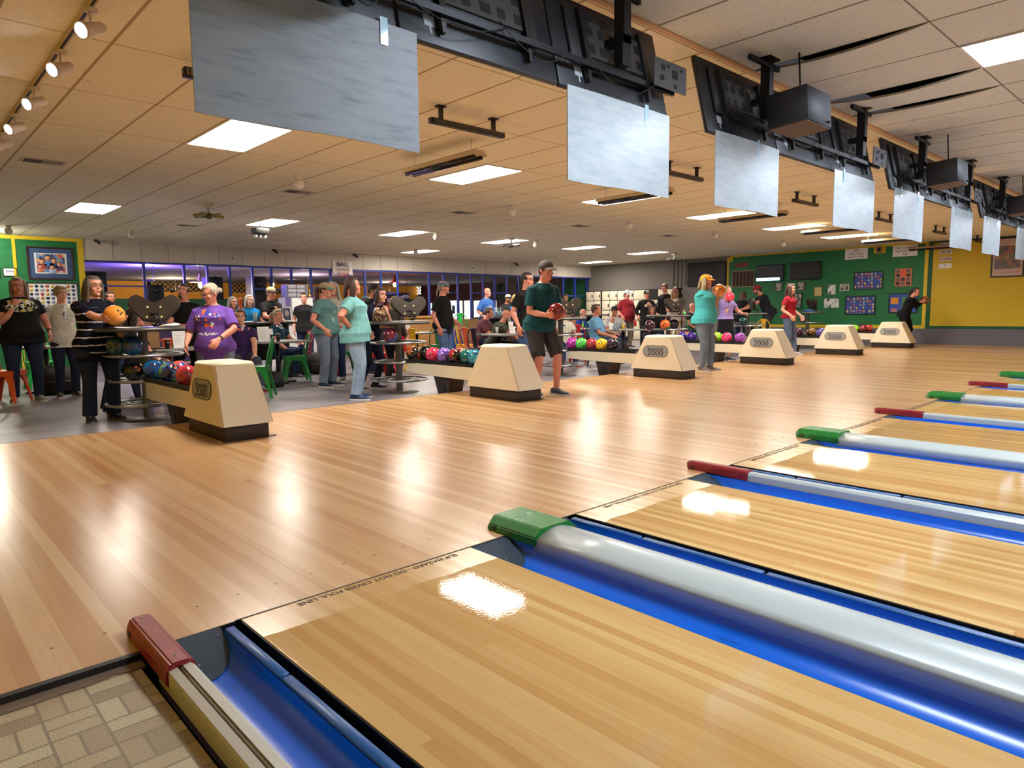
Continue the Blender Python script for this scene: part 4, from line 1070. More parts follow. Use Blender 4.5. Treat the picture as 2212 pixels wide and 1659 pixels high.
for (x, z, r, bc) in ((-.16, .03, .05, 'a'), (-.05, .11, .055, 'b'), (.06, .05, .05, 'c'), (.16, -.02, .045, 'd'), (-.20, -.08, .04, 'e'), (.02, -.09, .045, 'f')):
    fg = MB(); fg.lathe([(0, 0), (r, 0), (r, .002), (0, .002)], 20, Matrix.Translation((x, z, .014))); fg.build('drawn_face', sk, gp)
    MB().lathe([(0, 0), (r*1.0, 0), (r*1.0, .001), (0, .001)], 20, Matrix.Translation((x, z+r*.5, .0135))).build('drawn_hair', hb_, gp)
    MB().rbox(x-r*1.5, x+r*1.5, z-r*3, z-r*.9, .013, .0145, .0005, 1).build('drawn_shirt', flat('drawn_'+bc, {'a': (200, 80, 80), 'b': (80, 130, 190), 'c': (40, 60, 120), 'd': (90, 60, 110), 'e': (220, 120, 100), 'f': (170, 190, 220)}[bc], .7), gp)
r_ = picture('framed_badges', MB_(2.19, 1.52), .98, .62, FRB, .03, PAPER, 'black framed collection of round bowling badges on the green wall', 'picture')
bcol = [(200, 120, 60), (60, 70, 130), (180, 60, 60), (30, 40, 70), (150, 160, 190), (210, 180, 80), (90, 110, 160)]
bms = [flat('badge_%s' % ['copper', 'navy', 'red', 'ink', 'steel', 'gold', 'blue'][i], c, .5) for i, c in enumerate(bcol)]
bi = flat('badge_pale', (214, 206, 200), .5)
for a in range(6):
    for b in range(9):
        x = -.41+b*.1; z = .22-a*.088; m_ = bms[(a*5+b*3) % 7]
        if (a+b) % 3: MB().lathe([(0, 0), (.034, 0), (.034, .003), (0, .003)], 14, Matrix.Translation((x, z, .0125))).build('badge', m_, r_)
        else: MB().rbox(x-.036, x+.036, z-.026, z+.026, .0125, .0155, .001, 1).build('badge', m_, r_)
for i, (xa, xb, za, zb) in enumerate(((1.30, 1.55, 1.95, 2.13), (1.02, 1.25, 1.92, 2.14), (1.02, 1.24, 2.18, 2.48))):
    r_ = picture('certificate', MB_((xa+xb)/2, (za+zb)/2), xb-xa, zb-za, FRB, .01, PAPER, ['small white certificate left of the framed group drawing', 'framed certificate at the left picture edge, lower one', 'framed certificate at the left picture edge, upper one'][i], 'certificate', None, 0, 'certificates on the green wall')
    MB().box(-.07, .07, .01, .025, .0128, .0132).box(-.09, .09, -.02, -.014, .0128, .0132).box(-.09, .09, -.04, -.034, .0128, .0132).build('lines', bms[1], r_)

# ================================================================ END WALL paint and things (x = XW)
def wpan(y0, y1, z0, z1, m, n, d=.012): return struct(MB().box(XW-d, XW, y0, y1, z0, z1).build('trim_%d' % n, m))
GREEND = flat('trim_green', (10, 84, 44), .6)
wpan(3.85, 9.80, .52, 2.78, WALLG, 80, .006)
wpan(3.76, 9.80, 2.78, H, YT, 81); wpan(3.76, 9.9, .43, .52, YT, 82); wpan(3.76, 3.85, .52, 2.78, YT, 83); wpan(9.70, 9.9, 2.63, 2.78, YT, 84); wpan(9.84, 9.9, .52, 2.63, YT, 85)
wpan(4.88, 5.19, 2.60, 2.78, YT, 86)
wpan(3.65, 3.76, .43, H, GREEND, 87); wpan(Y_PIN, 3.65, H-.05, H, GREEND, 88); wpan(Y_PIN, 3.65, .43, .51, GREEND, 89)
wpan(Y_PIN, 3.65, .51, H-.05, flat('end_wall_yellow', (206, 176, 30), .6), 90, .006)
wpan(Y_PIN, YB, 0, .43, flat('carpet_base', (110, 108, 116), .95), 91, .03); wpan(YB, 9.9, FZ, .43, MATS['carpet_base'], 92, .03)
r_ = empty('wall_speaker', (XW-.06, 5.03, 2.70), 0, 'small grey wall speaker in the yellow notch near the ceiling', 'speaker')
MB().rbox(-.05, .05, -.07, .07, -.08, .08, .01).build('case', flat('spk_grey', (120, 112, 96), .6), r_); MB().lathe([(0, 0), (.04, 0), (.045, .008), (0, .008)], 16, Matrix.Translation((-.05, 0, 0)) @ Matrix.Rotation(-PI/2, 4, 'Y')).build('cone', BLACK, r_)
SERIF = flat('sign_ink', (70, 60, 62), .7)
for (y0, y1, z0, z1, ls, lab) in ((5.36, 6.0, 2.47, 2.78, ['300', 'John Hood', 'April 9, 2001'], 'white score sign dated 2001, left of the yellow notch on the green wall'), (4.04, 4.68, 2.47, 2.78, ['Mark Courtney', 'April 18, 2005', '300'], 'white score sign dated 2005, right of the yellow notch on the green wall')):
    r_ = picture('score_sign', ME_((y0+y1)/2, (z0+z1)/2), y1-y0, z1-z0, None, 0, PAPER, lab, 'sign', grp='score signs')
    for q, s in enumerate(ls): text_obj('lettering', s, .088, SERIF, r_, Matrix.Translation((0, .09-q*.09, .0135)), .0006)
BL = art('badge_poster', [(200, 180, 120), (60, 80, 160), (180, 90, 90), (150, 160, 170), (40, 60, 110), (210, 140, 60)], 11., (36, 74, 160), .36)
picture('framed_badge_poster', ME_(5.31, 1.83), .80, .52, FRB, .025, BL, 'black framed blue poster of small badges, upper one on the green wall', 'poster', grp='blue badge posters')
picture('framed_badge_poster', ME_(5.51, 1.11), .86, .56, FRB, .03, BL, 'black framed blue poster of small badges, lower one near the fifth hood', 'poster', grp='blue badge posters')
r_ = picture('framed_badge_poster', ME_(4.35, 1.15), .76, .56, FRB, .025, flat('poster_blue', (40, 80, 170), .5), 'blue poster with a portrait behind the woman with the leopard ball', 'poster', grp='blue badge posters')
MB().box(-.32, -.12, -.02, .16, .0125, .0135).build('orange_note', flat('note_orange', (226, 150, 50), .6), r_)
MB().box(-.03, .17, -.1, .17, .0125, .0135).build('portrait_ground', flat('note_green', (70, 130, 90), .6), r_); MB().ell((.07, .06, .0135), (.035, .045, .002), 14, 8).build('portrait_face', sk, r_); MB().rbox(.01, .13, -.1, .01, .0135, .0145, .0004, 1).build('portrait_shirt', BLACK, r_)
MB().box(-.05, .1, -.25, -.13, .0125, .0135).build('yellow_note', flat('note_yellow', (214, 206, 120), .6), r_); MB().box(-.3, -.15, -.25, -.15, .0125, .0135).build('red_note', flat('note_red', (200, 120, 120), .6), r_)
r_ = picture('photo_collage', ME_(4.37, 1.88), .44, .50, None, 0, flat('collage_orange', (206, 120, 92), .6), 'orange photo collage with dark portraits high on the green wall', 'poster')
for a in range(4):
    for b in range(3):
        if (a, b) in ((1, 1), (0, 1)): continue
        MB().box(-.19+b*.135, -.09+b*.135, .13-a*.115, .22-a*.115, .0125, .0135).build('photo', BLACK if (a+b) % 2 else flat('photo_grey', (110, 96, 90), .6), r_)
MB().box(-.06, .07, .03, .21, .0136, .0142).build('banner', flat('collage_red', (224, 92, 50), .6), r_)
PHO = art('mono_photo', [(60, 56, 54), (150, 146, 140), (200, 196, 190), (100, 92, 90)], 16)
for (y, z, w_, h_, fm, pm, lab) in ((6.765, 1.545, .25, .29, flat('brass_frame', (150, 130, 70), .4), flat('parchment', (200, 180, 130), .7), 'yellowed certificate in a thin frame on the green wall'),
                                (6.355, 1.595, .23, .29, None, art('news_page', [(210, 214, 216), (220, 222, 224), (90, 94, 100), (230, 230, 232), (190, 194, 198)], 13), 'white printed page beside the yellowed certificate'),
                                (5.98, 1.64, .27, .21, FRB if False else flat('pale_frame', (206, 204, 200), .5), PHO, 'small white framed black and white photo on the green wall'),
                                (6.345, 1.18, .44, .28, None, MATS['news_page'], 'wide white clipping with photos right of the last scoring console'),
                                (7.485, 1.275, .44, .49, FRB, PHO, 'black framed sheet of photos behind the woman in the red shirt'),
                                (8.03, 1.73, .24, .26, flat('brown_frame', (90, 70, 56), .5), PHO, 'dark framed photo, leftmost of three in a row below the televisions'),
                                (7.635, 1.715, .25, .25, flat('pale_frame', (206, 204, 200), .5), PHO, 'pale framed photo, middle of three below the televisions'),
                                (7.295, 1.735, .24, .27, flat('brown_frame', (90, 70, 56), .5), PHO, 'dark framed photo, rightmost of three below the televisions')):
    picture('wall_photo', ME_(y, z), w_, h_, fm, .02, pm, lab, 'picture', None, 0, 'small frames on the green wall')
for q, (z0, z1, s) in enumerate(((2.63, 2.77, '300 1 800'), (2.46, 2.58, '788 390'), (2.27, 2.39, '12 8,880S'), (2.08, 2.21, ''))):
    r_ = picture('name_plate', ME_(3.345, (z0+z1)/2), .31, z1-z0, None, 0, flat('plate_pale', (214, 204, 190), .6) if q < 3 else PAPER, 'white number plate on the yellow wall, %s from the top of four' % ordn(q).replace('nearest', 'first'), 'plate', grp='plates on the yellow wall')
    if s: text_obj('lettering', s, .075, flat('plate_ink', (96, 50, 56), .6), r_, Matrix.Translation((0, 0, .0135)), .0006, bold=.001)
    else:
        MB().torus((0, .01, .0135), .022, .006, 16, 6).build('ring_mark', SERIF, r_)
r_ = picture('framed_poster', ME_(1.93, 2.29), .72, 1.02, FRB, .035, flat('poster_pink', (206, 180, 170), .6), 'tall black framed poster with a painted scene on the yellow wall', 'poster')
MB().box(-.29, .29, -.30, .30, .0126, .0136).build('painted_scene', art('scene_cols', [(120, 110, 80), (150, 110, 90), (90, 100, 110), (160, 140, 110), (110, 90, 120)], 9), r_)
text_obj('lettering', "San Diego's Pottery Guild" if False else 'The Fabulous Pottery Craft', .05, flat('maroon_ink', (130, 40, 50), .6), r_, Matrix.Translation((0, -.38, .0135)), .0006)
# televisions, grille
def wall_tv(y0, y1, z0, z1, lab, lit=False):
    root = empty('wall_television', (XW-.06, (y0+y1)/2, (z0+z1)/2), 0, lab, 'television', 'televisions on the end wall')
    w2 = (y1-y0)/2; h2 = (z1-z0)/2
    MB().rbox(-.04, .0, -w2, w2, -h2, h2, .008, 1).build('frame', FRB, root)
    MB().box(-.042, -.04, -w2+.02, w2-.02, -h2+.02, h2-.02).build('screen', flat('wall_tv_screen', (6, 6, 9), .45), root)
    MB().box(.0, .06, -.1, .1, -.1, .1).build('wall_mount', DARKM, root)
    if lit:
        b = MB().box(-.0435, -.042, -w2+.12, w2-.02, -h2+.02, -h2+.115).build('lit_banner', emat('tv_banner', (150, 200, 255), 2.2), root)
        MB().box(-.0445, -.0436, -.08, -.02, -h2+.055, -h2+.075).box(-.0445, -.0436, -.0, .05, -h2+.055, -h2+.075).build('caption', flat('caption_ink', (60, 90, 140), .6), b)
wall_tv(9.92, 11.40, 1.84, 2.67, 'large black television on the grey part of the end wall')
wall_tv(7.86, 8.80, 1.92, 2.45, 'black television with a lit blue banner on the green wall', True)
wall_tv(6.69, 7.65, 1.93, 2.47, 'black television right of the one with the lit banner')
root = empty('air_grille', (XW-.02, 9.29, 2.04), 0, 'large tan return air grille on the green wall', 'air grille')
GRM = flat('grille_tan', (150, 128, 100), .6)
MB().box(-.02, .0, -.41, .41, .25, .28).box(-.02, .0, -.41, .41, -.28, -.25).box(-.02, .0, -.41, -.38, -.25, .25).box(-.02, .0, .38, .41, -.25, .25).build('frame', GRM, root)
mb = MB()
for k in range(5): mb.box(-.015, -.005, -.26+k*.13-.006, -.26+k*.13+.006, -.25, .25)
mb.build('bars', GRM, root); MB().box(-.004, .0, -.38, .38, -.25, .25).build('louvres', flat('grille_dark', (62, 44, 40), .8), root)
r_ = picture('red_wall_sign', ME_(9.35, 2.50), .46, .14, None, 0, flat('dull_red', (130, 40, 40), .6), 'dull red rectangular sign above the return air grille', 'sign')
for k in range(4):
    y = 12.05-k*.17
    MB().tube([(XW-.03, y, 1.7 if k < 3 else 1.9), (XW-.03, y, H)], .022, 10).build('conduit_pipe', flat('conduit_grey', (130, 124, 118), .6))
    o = bpy.data.objects[-1] if False else COL.objects[-1]; tag(o, 'grey conduit pipe down the grey wall, %s from the left' % ordn(k).replace('nearest', 'first'), 'pipe', 'conduit pipes')
for k, (y, z) in enumerate(((11.95, 1.80), (11.72, 1.67), (12.15, 1.66))):
    root = empty('switch_box', (XW-.03, y, z), 0, 'small white switch box on the grey wall, %s' % ['top one', 'right one', 'left one'][k], 'switch box', 'switch boxes')
    MB().rbox(-.03, .03, -.07, .07, -.08, .08, .006, 1).build('box', flat('switch_pale', (206, 198, 184), .5), root); MB().box(-.034, -.03, -.04, .04, -.015, .025).build('slot', BLACK, root)
# lockers
root = empty('locker_bank', (20.37, 0, FZ), 0, 'bank of cream lockers with dark handles along the grey end wall', 'lockers')
LK = flat('locker_cream', (226, 216, 190), .5)
MB().box(.02, .37, 11.66, 16.0-.02, 0, 1.90).build('carcass', flat('locker_dark', (22, 18, 18), .6), root)
for c_ in range(11):
    y1 = 15.93-c_*.385-(.06 if c_ > 1 else 0); y0 = y1-.36
    if c_ == 6: y0 -= .32
    if c_ > 6: y1 -= .34; y0 -= .34
    for r_i in range(5):
        if (c_, r_i) in ((7, 4), (1, 1)) or y0 < 11.6: continue
        z0 = .02+r_i*.375; d = MB().rbox(-.01, .02, y0, y1, z0, z0+.355, .015, 2).build('door', LK, root)
        MB().rbox(-.022, -.008, y0+.01, y0+.06, z0+.12, z0+.24, .004, 1).build('handle', flat('locker_handle', (40, 26, 22), .5), d)

# ================================================================ FURNITURE
def face_angle(x, y, face):
    c = math.atan2(CAM.y-y, CAM.x-x); return c+R(face)-PI/2
CHM = {n: flat('chair_'+n, c, .35, coat=.3) for n, c in dict(green=(16, 124, 44), red=(200, 30, 28), yellow=(226, 176, 24), orange=(222, 84, 36), navy=(24, 22, 48), lime=(40, 190, 80), maroon=(110, 20, 34)).items()}
def make_chair(colour, tall=False):
    m = CHM[colour]
    root = empty('metal_stool' if tall else 'metal_chair', (0, 0, 0))
    s = .72 if tall else .44
    MB().rbox(-.18, .18, -.17, .18, s-.012, s+.006, .006, 2).build('seat', m, root)
    ap = MB(); ap.box(-.178, .178, .172, .178, s-.07, s-.01).box(-.178, .178, -.172, -.166, s-.07, s-.01).box(-.18, -.174, -.168, .174, s-.07, s-.01).box(.174, .18, -.168, .174, s-.07, s-.01)
    ap.build('seat_skirt', m, root)
    for sx in (-1, 1):
        for sy in (-1, 1):
            a = Vector((sx*.165, sy*.155, s-.02)); b = Vector((sx*.215, sy*(.215 if sy > 0 else .245), 0))
            l = MB(); t = (b-a); w0, w1 = .055, .018
            def rg(p, w_): return [(p.x-sx*w_*2, p.y, p.z), (p.x, p.y, p.z), (p.x, p.y-sy*w_*2, p.z), (p.x-sx*.006, p.y-sy*w_*2, p.z), (p.x-sx*.006, p.y-sy*.006, p.z), (p.x-sx*w_*2, p.y-sy*.006, p.z)]
            l.rings([rg(a, w0), rg(a.lerp(b, .35), .028), rg(b, w1)], True, False)
            l.build('leg', m, root)
    if tall:
        f = MB(); f.tube([(-.19, .19, .25), (.19, .19, .25), (.19, -.19, .25), (-.19, -.19, .25)], .008, 6, None, True); f.build('foot_ring', m, root)
    # back hoop (back is at -y)
    hp = []
    for k in range(13):
        a = PI*k/12; hp.append((-.185*math.cos(a)*(1.0), -.165-.085*math.sin(a)**.6, s+.0+.40*math.sin(a)**.5))
    MB().tube(hp, .0115, 8).build('back_hoop', m, root)
    sp = MB(); n = 6
    rs = []
    for k in range(n+1):
        u = k/n; y = -.165-.085*u**.8; z = s+.01+.385*u; w_ = .05+.02*u
        rs.append([(-w_, y, z), (w_, y, z), (w_, y+.004, z), (-w_, y+.004, z)])
    sp.rings(rs, True, False).build('back_splat', m, root)
    return root
CH = {}
def chair(colour, px, y, face, lab, tall=False, z0=None):
    k = (colour, tall)
    x = colx(px, y, FZ+.4); rz = face_angle(x, y, face)
    if k not in CH: CH[k] = make_chair(colour, tall); o = CH[k]; o.location = (x, y, FZ); o.rotation_euler = (0, 0, rz)
    else: o = copy_tree(CH[k], (x, y, FZ), rz)
    tag(o, lab, 'stool' if tall else 'chair', 'metal stools' if tall else 'metal cafe chairs')
    return o
chair('green', 637, 8.78, -82, 'empty glossy green metal chair facing the grey table in front of the mint shirted women')
chair('green', 553, 7.1, -100, 'green metal chair half hidden behind the nearest cream hood')
chair('red', 645, 10.0, -70, 'red metal chair just behind the empty green chair')
chair('red', 822, 8.3, -60, 'red metal chair behind the second ball stand')
chair('red', 878, 9.6, 160, 'red metal chair behind the ring shelves of the second stand')
chair('yellow', 905, 8.9, 150, 'yellow metal chair left of the man in the flat cap')
chair('green', 948, 9.8, 175, 'green metal chair behind the legs of the man in the flat cap')
chair('lime', 995, 12.6, 180, 'tall bright green metal stool at the back bar table', True)
chair('yellow', 1008, 9.35, 120, 'yellow metal chair left of the woman in the maroon shirt')
chair('orange', 1022, 8.55, 135, 'orange metal chair behind the bearded man')
chair('navy', 1040, 8.0, 140, 'dark navy metal chair of the bearded man in green')
chair('orange', 1238, 7.6, 150, 'orange metal chair beside the man in the bright blue sweater')
chair('red', 1263, 8.2, 140, 'red metal chair left of the man in the light blue polo')
chair('navy', 1292, 6.9, 90, 'dark navy metal chair of the man in the light blue polo')
chair('navy', 1342, 9.1, 178, 'dark metal chair at the far side of the bottle table')
chair('lime', 1272, 9.6, 0, 'bright green metal chair by the lockers')
chair('orange', 352, 7.9, -20, 'orange metal chair under the butterfly scoring console')
chair('maroon', 405, 8.6, 30, 'maroon metal chair behind the purple shirted woman')
chair('lime', 86, 11.0, 10, 'bright green metal chair between the two women on the far left')
chair('orange', 12, 9.2, 60, 'orange metal chair at the left picture edge')
chair('yellow', 1650, 7.2, 175, 'yellow metal chair of the man in the red cap')
chair('green', 1500, 9.0, 100, 'green metal chair behind the man with glasses')
chair('green', 745, 9.4, 100, 'green metal chair behind the legs of the woman with hand on hip')
chair('navy', 262, 7.3, 95, 'dark metal chair of the seated woman with glasses')
TGM = flat('table_grey', (132, 130, 126), .45); TED = flat('table_edge', (92, 90, 88), .5)
def table(px, y, lab, w_=.76, rz=0., h_=.72):
    x = colx(px, y, FZ+h_)
    root = empty('cafe_table', (x, y, FZ), rz, lab, 'table', 'grey cafe tables')
    MB().rbox(-w_/2, w_/2, -w_/2, w_/2, h_-.032, h_, .006, 2).build('table_top', TGM, root)
    MB().lathe([(.035, .03), (.035, h_-.03)], 14).build('post', BLACK, root)
    MB().box(-.3, .3, -.035, .035, 0, .03).box(-.035, .035, -.3, .3, 0.001, .031).build('cross_foot', BLACK, root)
    return root
T1 = table(385, 7.75, 'grey cafe table behind the nearest ball stand'); T2 = table(598, 8.75, 'grey cafe table between the nearest hood and the green chair', .85)
T3 = table(1078, 7.75, 'grey cafe table of the bearded man', .8); T4 = table(1250, 8.9, 'grey cafe table with a green bottle')
T5 = table(1346, 7.35, 'grey cafe table with drink bottles right of the light blue polo', .7); T6 = table(98, 10.2, 'grey cafe table between the two women on the far left', .7)
T7 = table(900, 10.2, 'grey cafe table far behind the second ball stand', .8); T8 = table(1625, 8.0, 'dark topped table of the man in the red cap', .8)
def bar_table(px0, px1, y, lab, h_=1.02, d=.6, top=BLACK):
    x0 = colx(px0, y, .9); x1 = colx(px1, y, .9)
    root = empty('bar_table', ((x0+x1)/2, y, FZ), 0, lab, 'bar table', 'black bar tables')
    w2 = (x1-x0)/2
    MB().rbox(-w2, w2, -d/2, d/2, h_-.04, h_, .006, 1).build('table_top', flat('bar_top', (40, 38, 38), .3), root)
    for s in (-1, 1): MB().box(s*w2*.85-.03, s*w2*.85+.03, -.04, .04, 0, h_-.04).box(s*w2*.85-.04, s*w2*.85+.04, -.25, .25, 0, .03).build('leg', BLACK, root)
    MB().box(-w2*.9, w2*.9, .1, .12, .3, h_-.05).build('modesty_panel', BLACK, root)
    return root
B1 = bar_table(488, 628, 10.1, 'black bar table with an orange bowling pin on it'); B2 = bar_table(1038, 1112, 11.0, 'black bar table with water bottles behind the bearded man')
B3 = bar_table(1255, 1300, 11.6, 'black bar table in front of the lockers')
# white service counter with cabinet and drawers
xa, xb = colx(582, 12.3, .8), colx(735, 12.3, .8)
root = empty('service_counter', ((xa+xb)/2, 12.3, FZ), 0, 'white service counter with a dark purple end behind the grey table', 'counter'); w2 = (xb-xa)/2
MB().box(-w2, w2, 0, .6, 0, .93).build('body', flat('counter_white', (206, 204, 208), .6), root); MB().box(-w2-.03, w2+.03, -.03, .63, .93, .97).build('worktop', flat('counter_dark', (54, 40, 64), .5), root)
MB().box(.25, w2, -.012, 0, .0, .55).build('purple_panel', flat('purple_panel', (66, 44, 96), .6), root)
CZ = FZ+.97
xa = colx(614, 12.6, 1.2); xb = colx(672, 12.6, 1.2)
root = empty('storage_cabinet', ((xa+xb)/2, 12.6, CZ), 0, 'pale cabinet with a purple side on the service counter', 'cabinet'); w2 = (xb-xa)/2
MB().box(-w2, w2, -.1, .3, 0, .56).build('body', flat('cabinet_pale', (196, 194, 204), .6), root); MB().box(-w2-.01, -w2+.12, -.11, -.1, 0, .56).build('purple_edge', flat('purple_edge', (92, 78, 130), .6), root); MB().box(-w2+.14, w2-.02, -.112, -.1, .02, .54).build('door', WHITE, root)
root2 = empty('drawer_unit', ((xa+xb)/2+.02, 12.65, CZ+.56), 0, 'clear plastic three drawer unit on the pale cabinet', 'drawers')
MB().box(-w2+.04, w2-.1, -.1, .2, 0, .30).build('case', flat('drawer_case', (112, 112, 120), .4), root2)
for r_i in range(3):
    for c_ in range(2): MB().rbox(-w2+.06+c_*.21, -w2+.25+c_*.21, -.125, -.1, .012+r_i*.095, .095+r_i*.095, .006, 1).build('drawer', flat('drawer_clear', (160, 160, 168), .25), root2)
def trophy(px, y, z, m, lab, h_=.32, col2=None):
    x = colx(px, y, z+.2); root = empty('trophy', (x, y, z), 0, lab, 'trophy', 'trophies')
    MB().box(-.05, .05, -.05, .05, 0, .1).build('base', flat('trophy_base', (150, 110, 70), .5), root)
    MB().lathe([(0, .1), (.03, .1), (.015, .14), (.04, .19), (.045, .25), (.03, .28), (.022, h_), (.03, h_+.04), (.015, h_+.08), (0, h_+.09)], 16).build('figure', m, root)
GOLD = mat('gold', srgb(190, 150, 50), .25, metal=.9)
trophy(668, 12.7, CZ+.56-.2, GOLD, 'gold trophy figure beside the drawer unit'); trophy(683, 12.9, CZ+.5, flat('trophy_blue', (40, 60, 150), .4), 'blue and white trophy above the mint cap', .26)
def pin(x, y, z, m, lab, s=1., grp=None, col=None):
    root = empty('bowling_pin', (x, y, z), 0, lab, 'bowling pin', grp)
    prof = [(0, 0), (.026, 0), (.034, .02), (.055, .09), (.060, .12), (.052, .18), (.030, .235), (.023, .26), (.024, .29), (.032, .34), (.030, .36), (.018, .378), (0, .381)]
    MB().lathe([(r*s, q*s) for r, q in prof], 24).build('body', m, root)
    if col: MB().lathe([(.0245*s, .252*s), (.0245*s, .262*s)], 20, cap=False).build('stripe', col, root)
pin(colx(521, 9.85, 1.0), 9.85, FZ+1.02, flat('pin_orange', (206, 74, 34), .25), 'orange bowling pin standing on the black bar table', 1.15)
for k, (px, c) in enumerate(((702, (140, 40, 50)), (709, (200, 90, 80)), (729, (50, 160, 80)))):
    pin(colx(px, 12.8, 1.6), 12.8, CZ+.46, flat('pin_%s' % ['wine', 'salmon', 'jade'][k], c, .3), '%s coloured decorative pin on the high shelf' % ['wine', 'salmon', 'jade'][k], 1.1, 'decorative pins')
root = empty('shelf_box', (colx(712, 12.85, 1.3), 12.85, CZ), 0, 'tan display box under the coloured pins', 'box')
MB().box(-.42, .34, -.12, .3, 0, .46).build('carton', flat('carton_tan', (150, 110, 70), .7), root)
MB().box(-.3, .1, -.125, -.12, .05, .3).build('printed_front', art('snack_cols', [(200, 160, 60), (60, 90, 150), (180, 60, 50), (220, 210, 190), (40, 40, 60)], 22), root)
for k, (px, py0, w_, h_, lab) in enumerate(((626, 0, .26, .36, 'grey framed portrait leaning on the service counter'), (606, 0, .12, .30, 'narrow dark framed picture beside the grey portrait'))):
    x = colx(px, 12.2, CZ+.2); M = frame_M((x, 12.36, CZ+h_/2+.004), (1, 0, 0), (0, .12, 1))
    r_ = picture('counter_picture', M, w_, h_, flat('frame_grey', (130, 130, 134), .5) if k == 0 else FRB, .02, flat('portrait_dark', (30, 30, 44), .6), lab, 'picture', PAPER, .02, 'pictures on the counter')
    MB().ell((0, .02, .013), (.05, .07, .006), 14, 8).build('portrait_face', flat('portrait_skin', (120, 110, 110), .7), r_)
# wood front counter and blue slatted barrier
xa, xb = colx(795, 13.4, .7), colx(968, 13.4, .7)
root = empty('wood_counter', ((xa+xb)/2, 13.4, FZ), 0, 'knotty wood front counter behind the man in the flat cap', 'counter'); w2 = (xb-xa)/2
WC = mat('knotty_wood', rough=.5); g = NG(WC); g.base(g.ramp(g.noise(g.coord((6, 6, 1)), 3., 4, .6), [(.3, srgb(140, 92, 48)), (.7, srgb(196, 142, 86))]))
MB().box(-w2, w2, 0, .5, 0, 1.0).build('front', WC, root); MB().box(-w2-.03, w2+.03, -.05, .55, 1.0, 1.05).build('worktop', flat('counter_edge_wood', (190, 136, 70), .4), root)
root = empty('till_display', (colx(871, 13.4, 1.1), 13.45, FZ+1.05), 0, 'chrome snack roller tray on the wood counter', 'tray')
MB().box(-.25, .25, 0, .3, 0, .12).build('case', STEEL, root)
for k in range(6): MB().ell((-.2+k*.08, -.01, .07), (.03, .02, .035), 12, 8).build('cup', WHITE, root)
root = empty('register', (colx(866, 12.9, 1.05), 13.4, FZ+1.05), 0, 'small black keypad in front of the roller tray', 'keypad'); MB().rbox(-.16, .16, -.04, .02-.03, 0, .04, .006).build('body', BLACK, root)
xa, xb = colx(968, 12.0, .4), colx(1012, 12.0, .4)
root = empty('slatted_barrier', ((xa+xb)/2, 12.2, FZ), 0, 'royal blue slatted wooden barrier right of the flat cap man', 'barrier'); w2 = (xb-xa)/2
BB = flat('barrier_blue', (16, 36, 140), .5)
MB().box(-w2, w2, 0, .04, .66, .74).box(-w2, w2, 0, .04, .04, .12).build('rail', BB, root)
for k in range(8): MB().box(-w2+.02+k*(2*w2-.1)/7, -w2+.075+k*(2*w2-.1)/7, -.02, 0, .02, .70).build('slat', BB, root)
# bags, papers, cups, bottles
def bag(px, y, w_, h_, d, m, lab):
    x = colx(px, y, FZ+.2); root = empty('bag', (x, y, FZ), 0, lab, 'bag', 'bags on the floor')
    MB().rings([[(-w_/2*s, -d/2*s, z), (w_/2*s, -d/2*s, z), (w_/2*s, d/2*s, z), (-w_/2*s, d/2*s, z)] for s, z in ((.92, 0), (1.02, .03), (1., h_*.6), (.8, h_*.92), (.5, h_))], True, True).build('body', m, root)
    MB().tube([(-w_*.2, 0, h_*.9), (-w_*.12, 0, h_+.06), (w_*.12, 0, h_+.06), (w_*.2, 0, h_*.9)], .012, 8).build('handle', BLACK, root)
    MB().rbox(-w_*.3, w_*.3, -d/2-.05, -d/2+.02, .05, h_*.5, .02).build('pocket', m, root)
BAGM = flat('bag_black', (18, 18, 20), .7)
bag(640, 9.55, .30, .38, .26, BAGM, 'black backpack under the empty green chair'); bag(672, 9.9, .36, .42, .3, BAGM, 'square black bag behind the empty green chair')
bag(622, 10.6, .26, .36, .2, flat('bag_print', (170, 168, 170), .7), 'pale patterned bag under the grey table'); bag(578, 8.2, .4, .26, .3, BAGM, 'low black bag beside the seated player in purple')
bag(125, 9.9, .5, .42, .4, BAGM, 'large black bag behind the woman in the white jacket'); bag(724, 9.3, .3, .45, .25, flat('bag_red', (110, 16, 30), .7), 'dark red bag behind the white haired woman')
bag(838, 9.0, .42, .22, .3, BAGM, 'black shoe bag under the red chair by the second stand'); bag(1340, 8.2, .3, .36, .3, flat('bag_maroon', (60, 16, 30), .7), 'maroon and black bag left of the third hood')
bag(985, 9.6, .36, .2, .3, BAGM, 'black bag on the floor behind the second rack')
def paper_sign(px, py, y, w_, h_, lab, z=None):
    z = FZ+.72 if z is None else z
    x = colx(px, y, z); root = empty('paper_holder', (x, y, z), 0, lab, 'paper stand', 'white score sheet stands')
    M = Matrix.Rotation(R(-12), 4, 'X')
    MB().box(-w_/2, w_/2, 0, .003, 0, h_, M).build('sheet', PAPER, root)
    MB().box(w_/2, w_/2+.06, 0, .003, h_*.45, h_*.85, M).build('side_flap', PAPER, root)
    MB().box(-w_/2, w_/2, 0, .09, 0, .006).build('foot', flat('clear_foot', (190, 195, 200), .2), root)
    ln = MB()
    for k in range(6): ln.box(-w_*.38, w_*(.1+.04*(k % 3)), -.0012, -.0002, h_*(.25+.1*k), h_*(.262+.1*k), M)
    ln.build('printed_lines', flat('pale_ink', (150, 150, 160), .7), root)
paper_sign(390, 0, 7.5, .17, .24, 'white score sheet stand with a bottle silhouette under the console'); paper_sign(572, 0, 8.5, .20, .25, 'white score sheet stand on the grey table beside the ponytail woman')
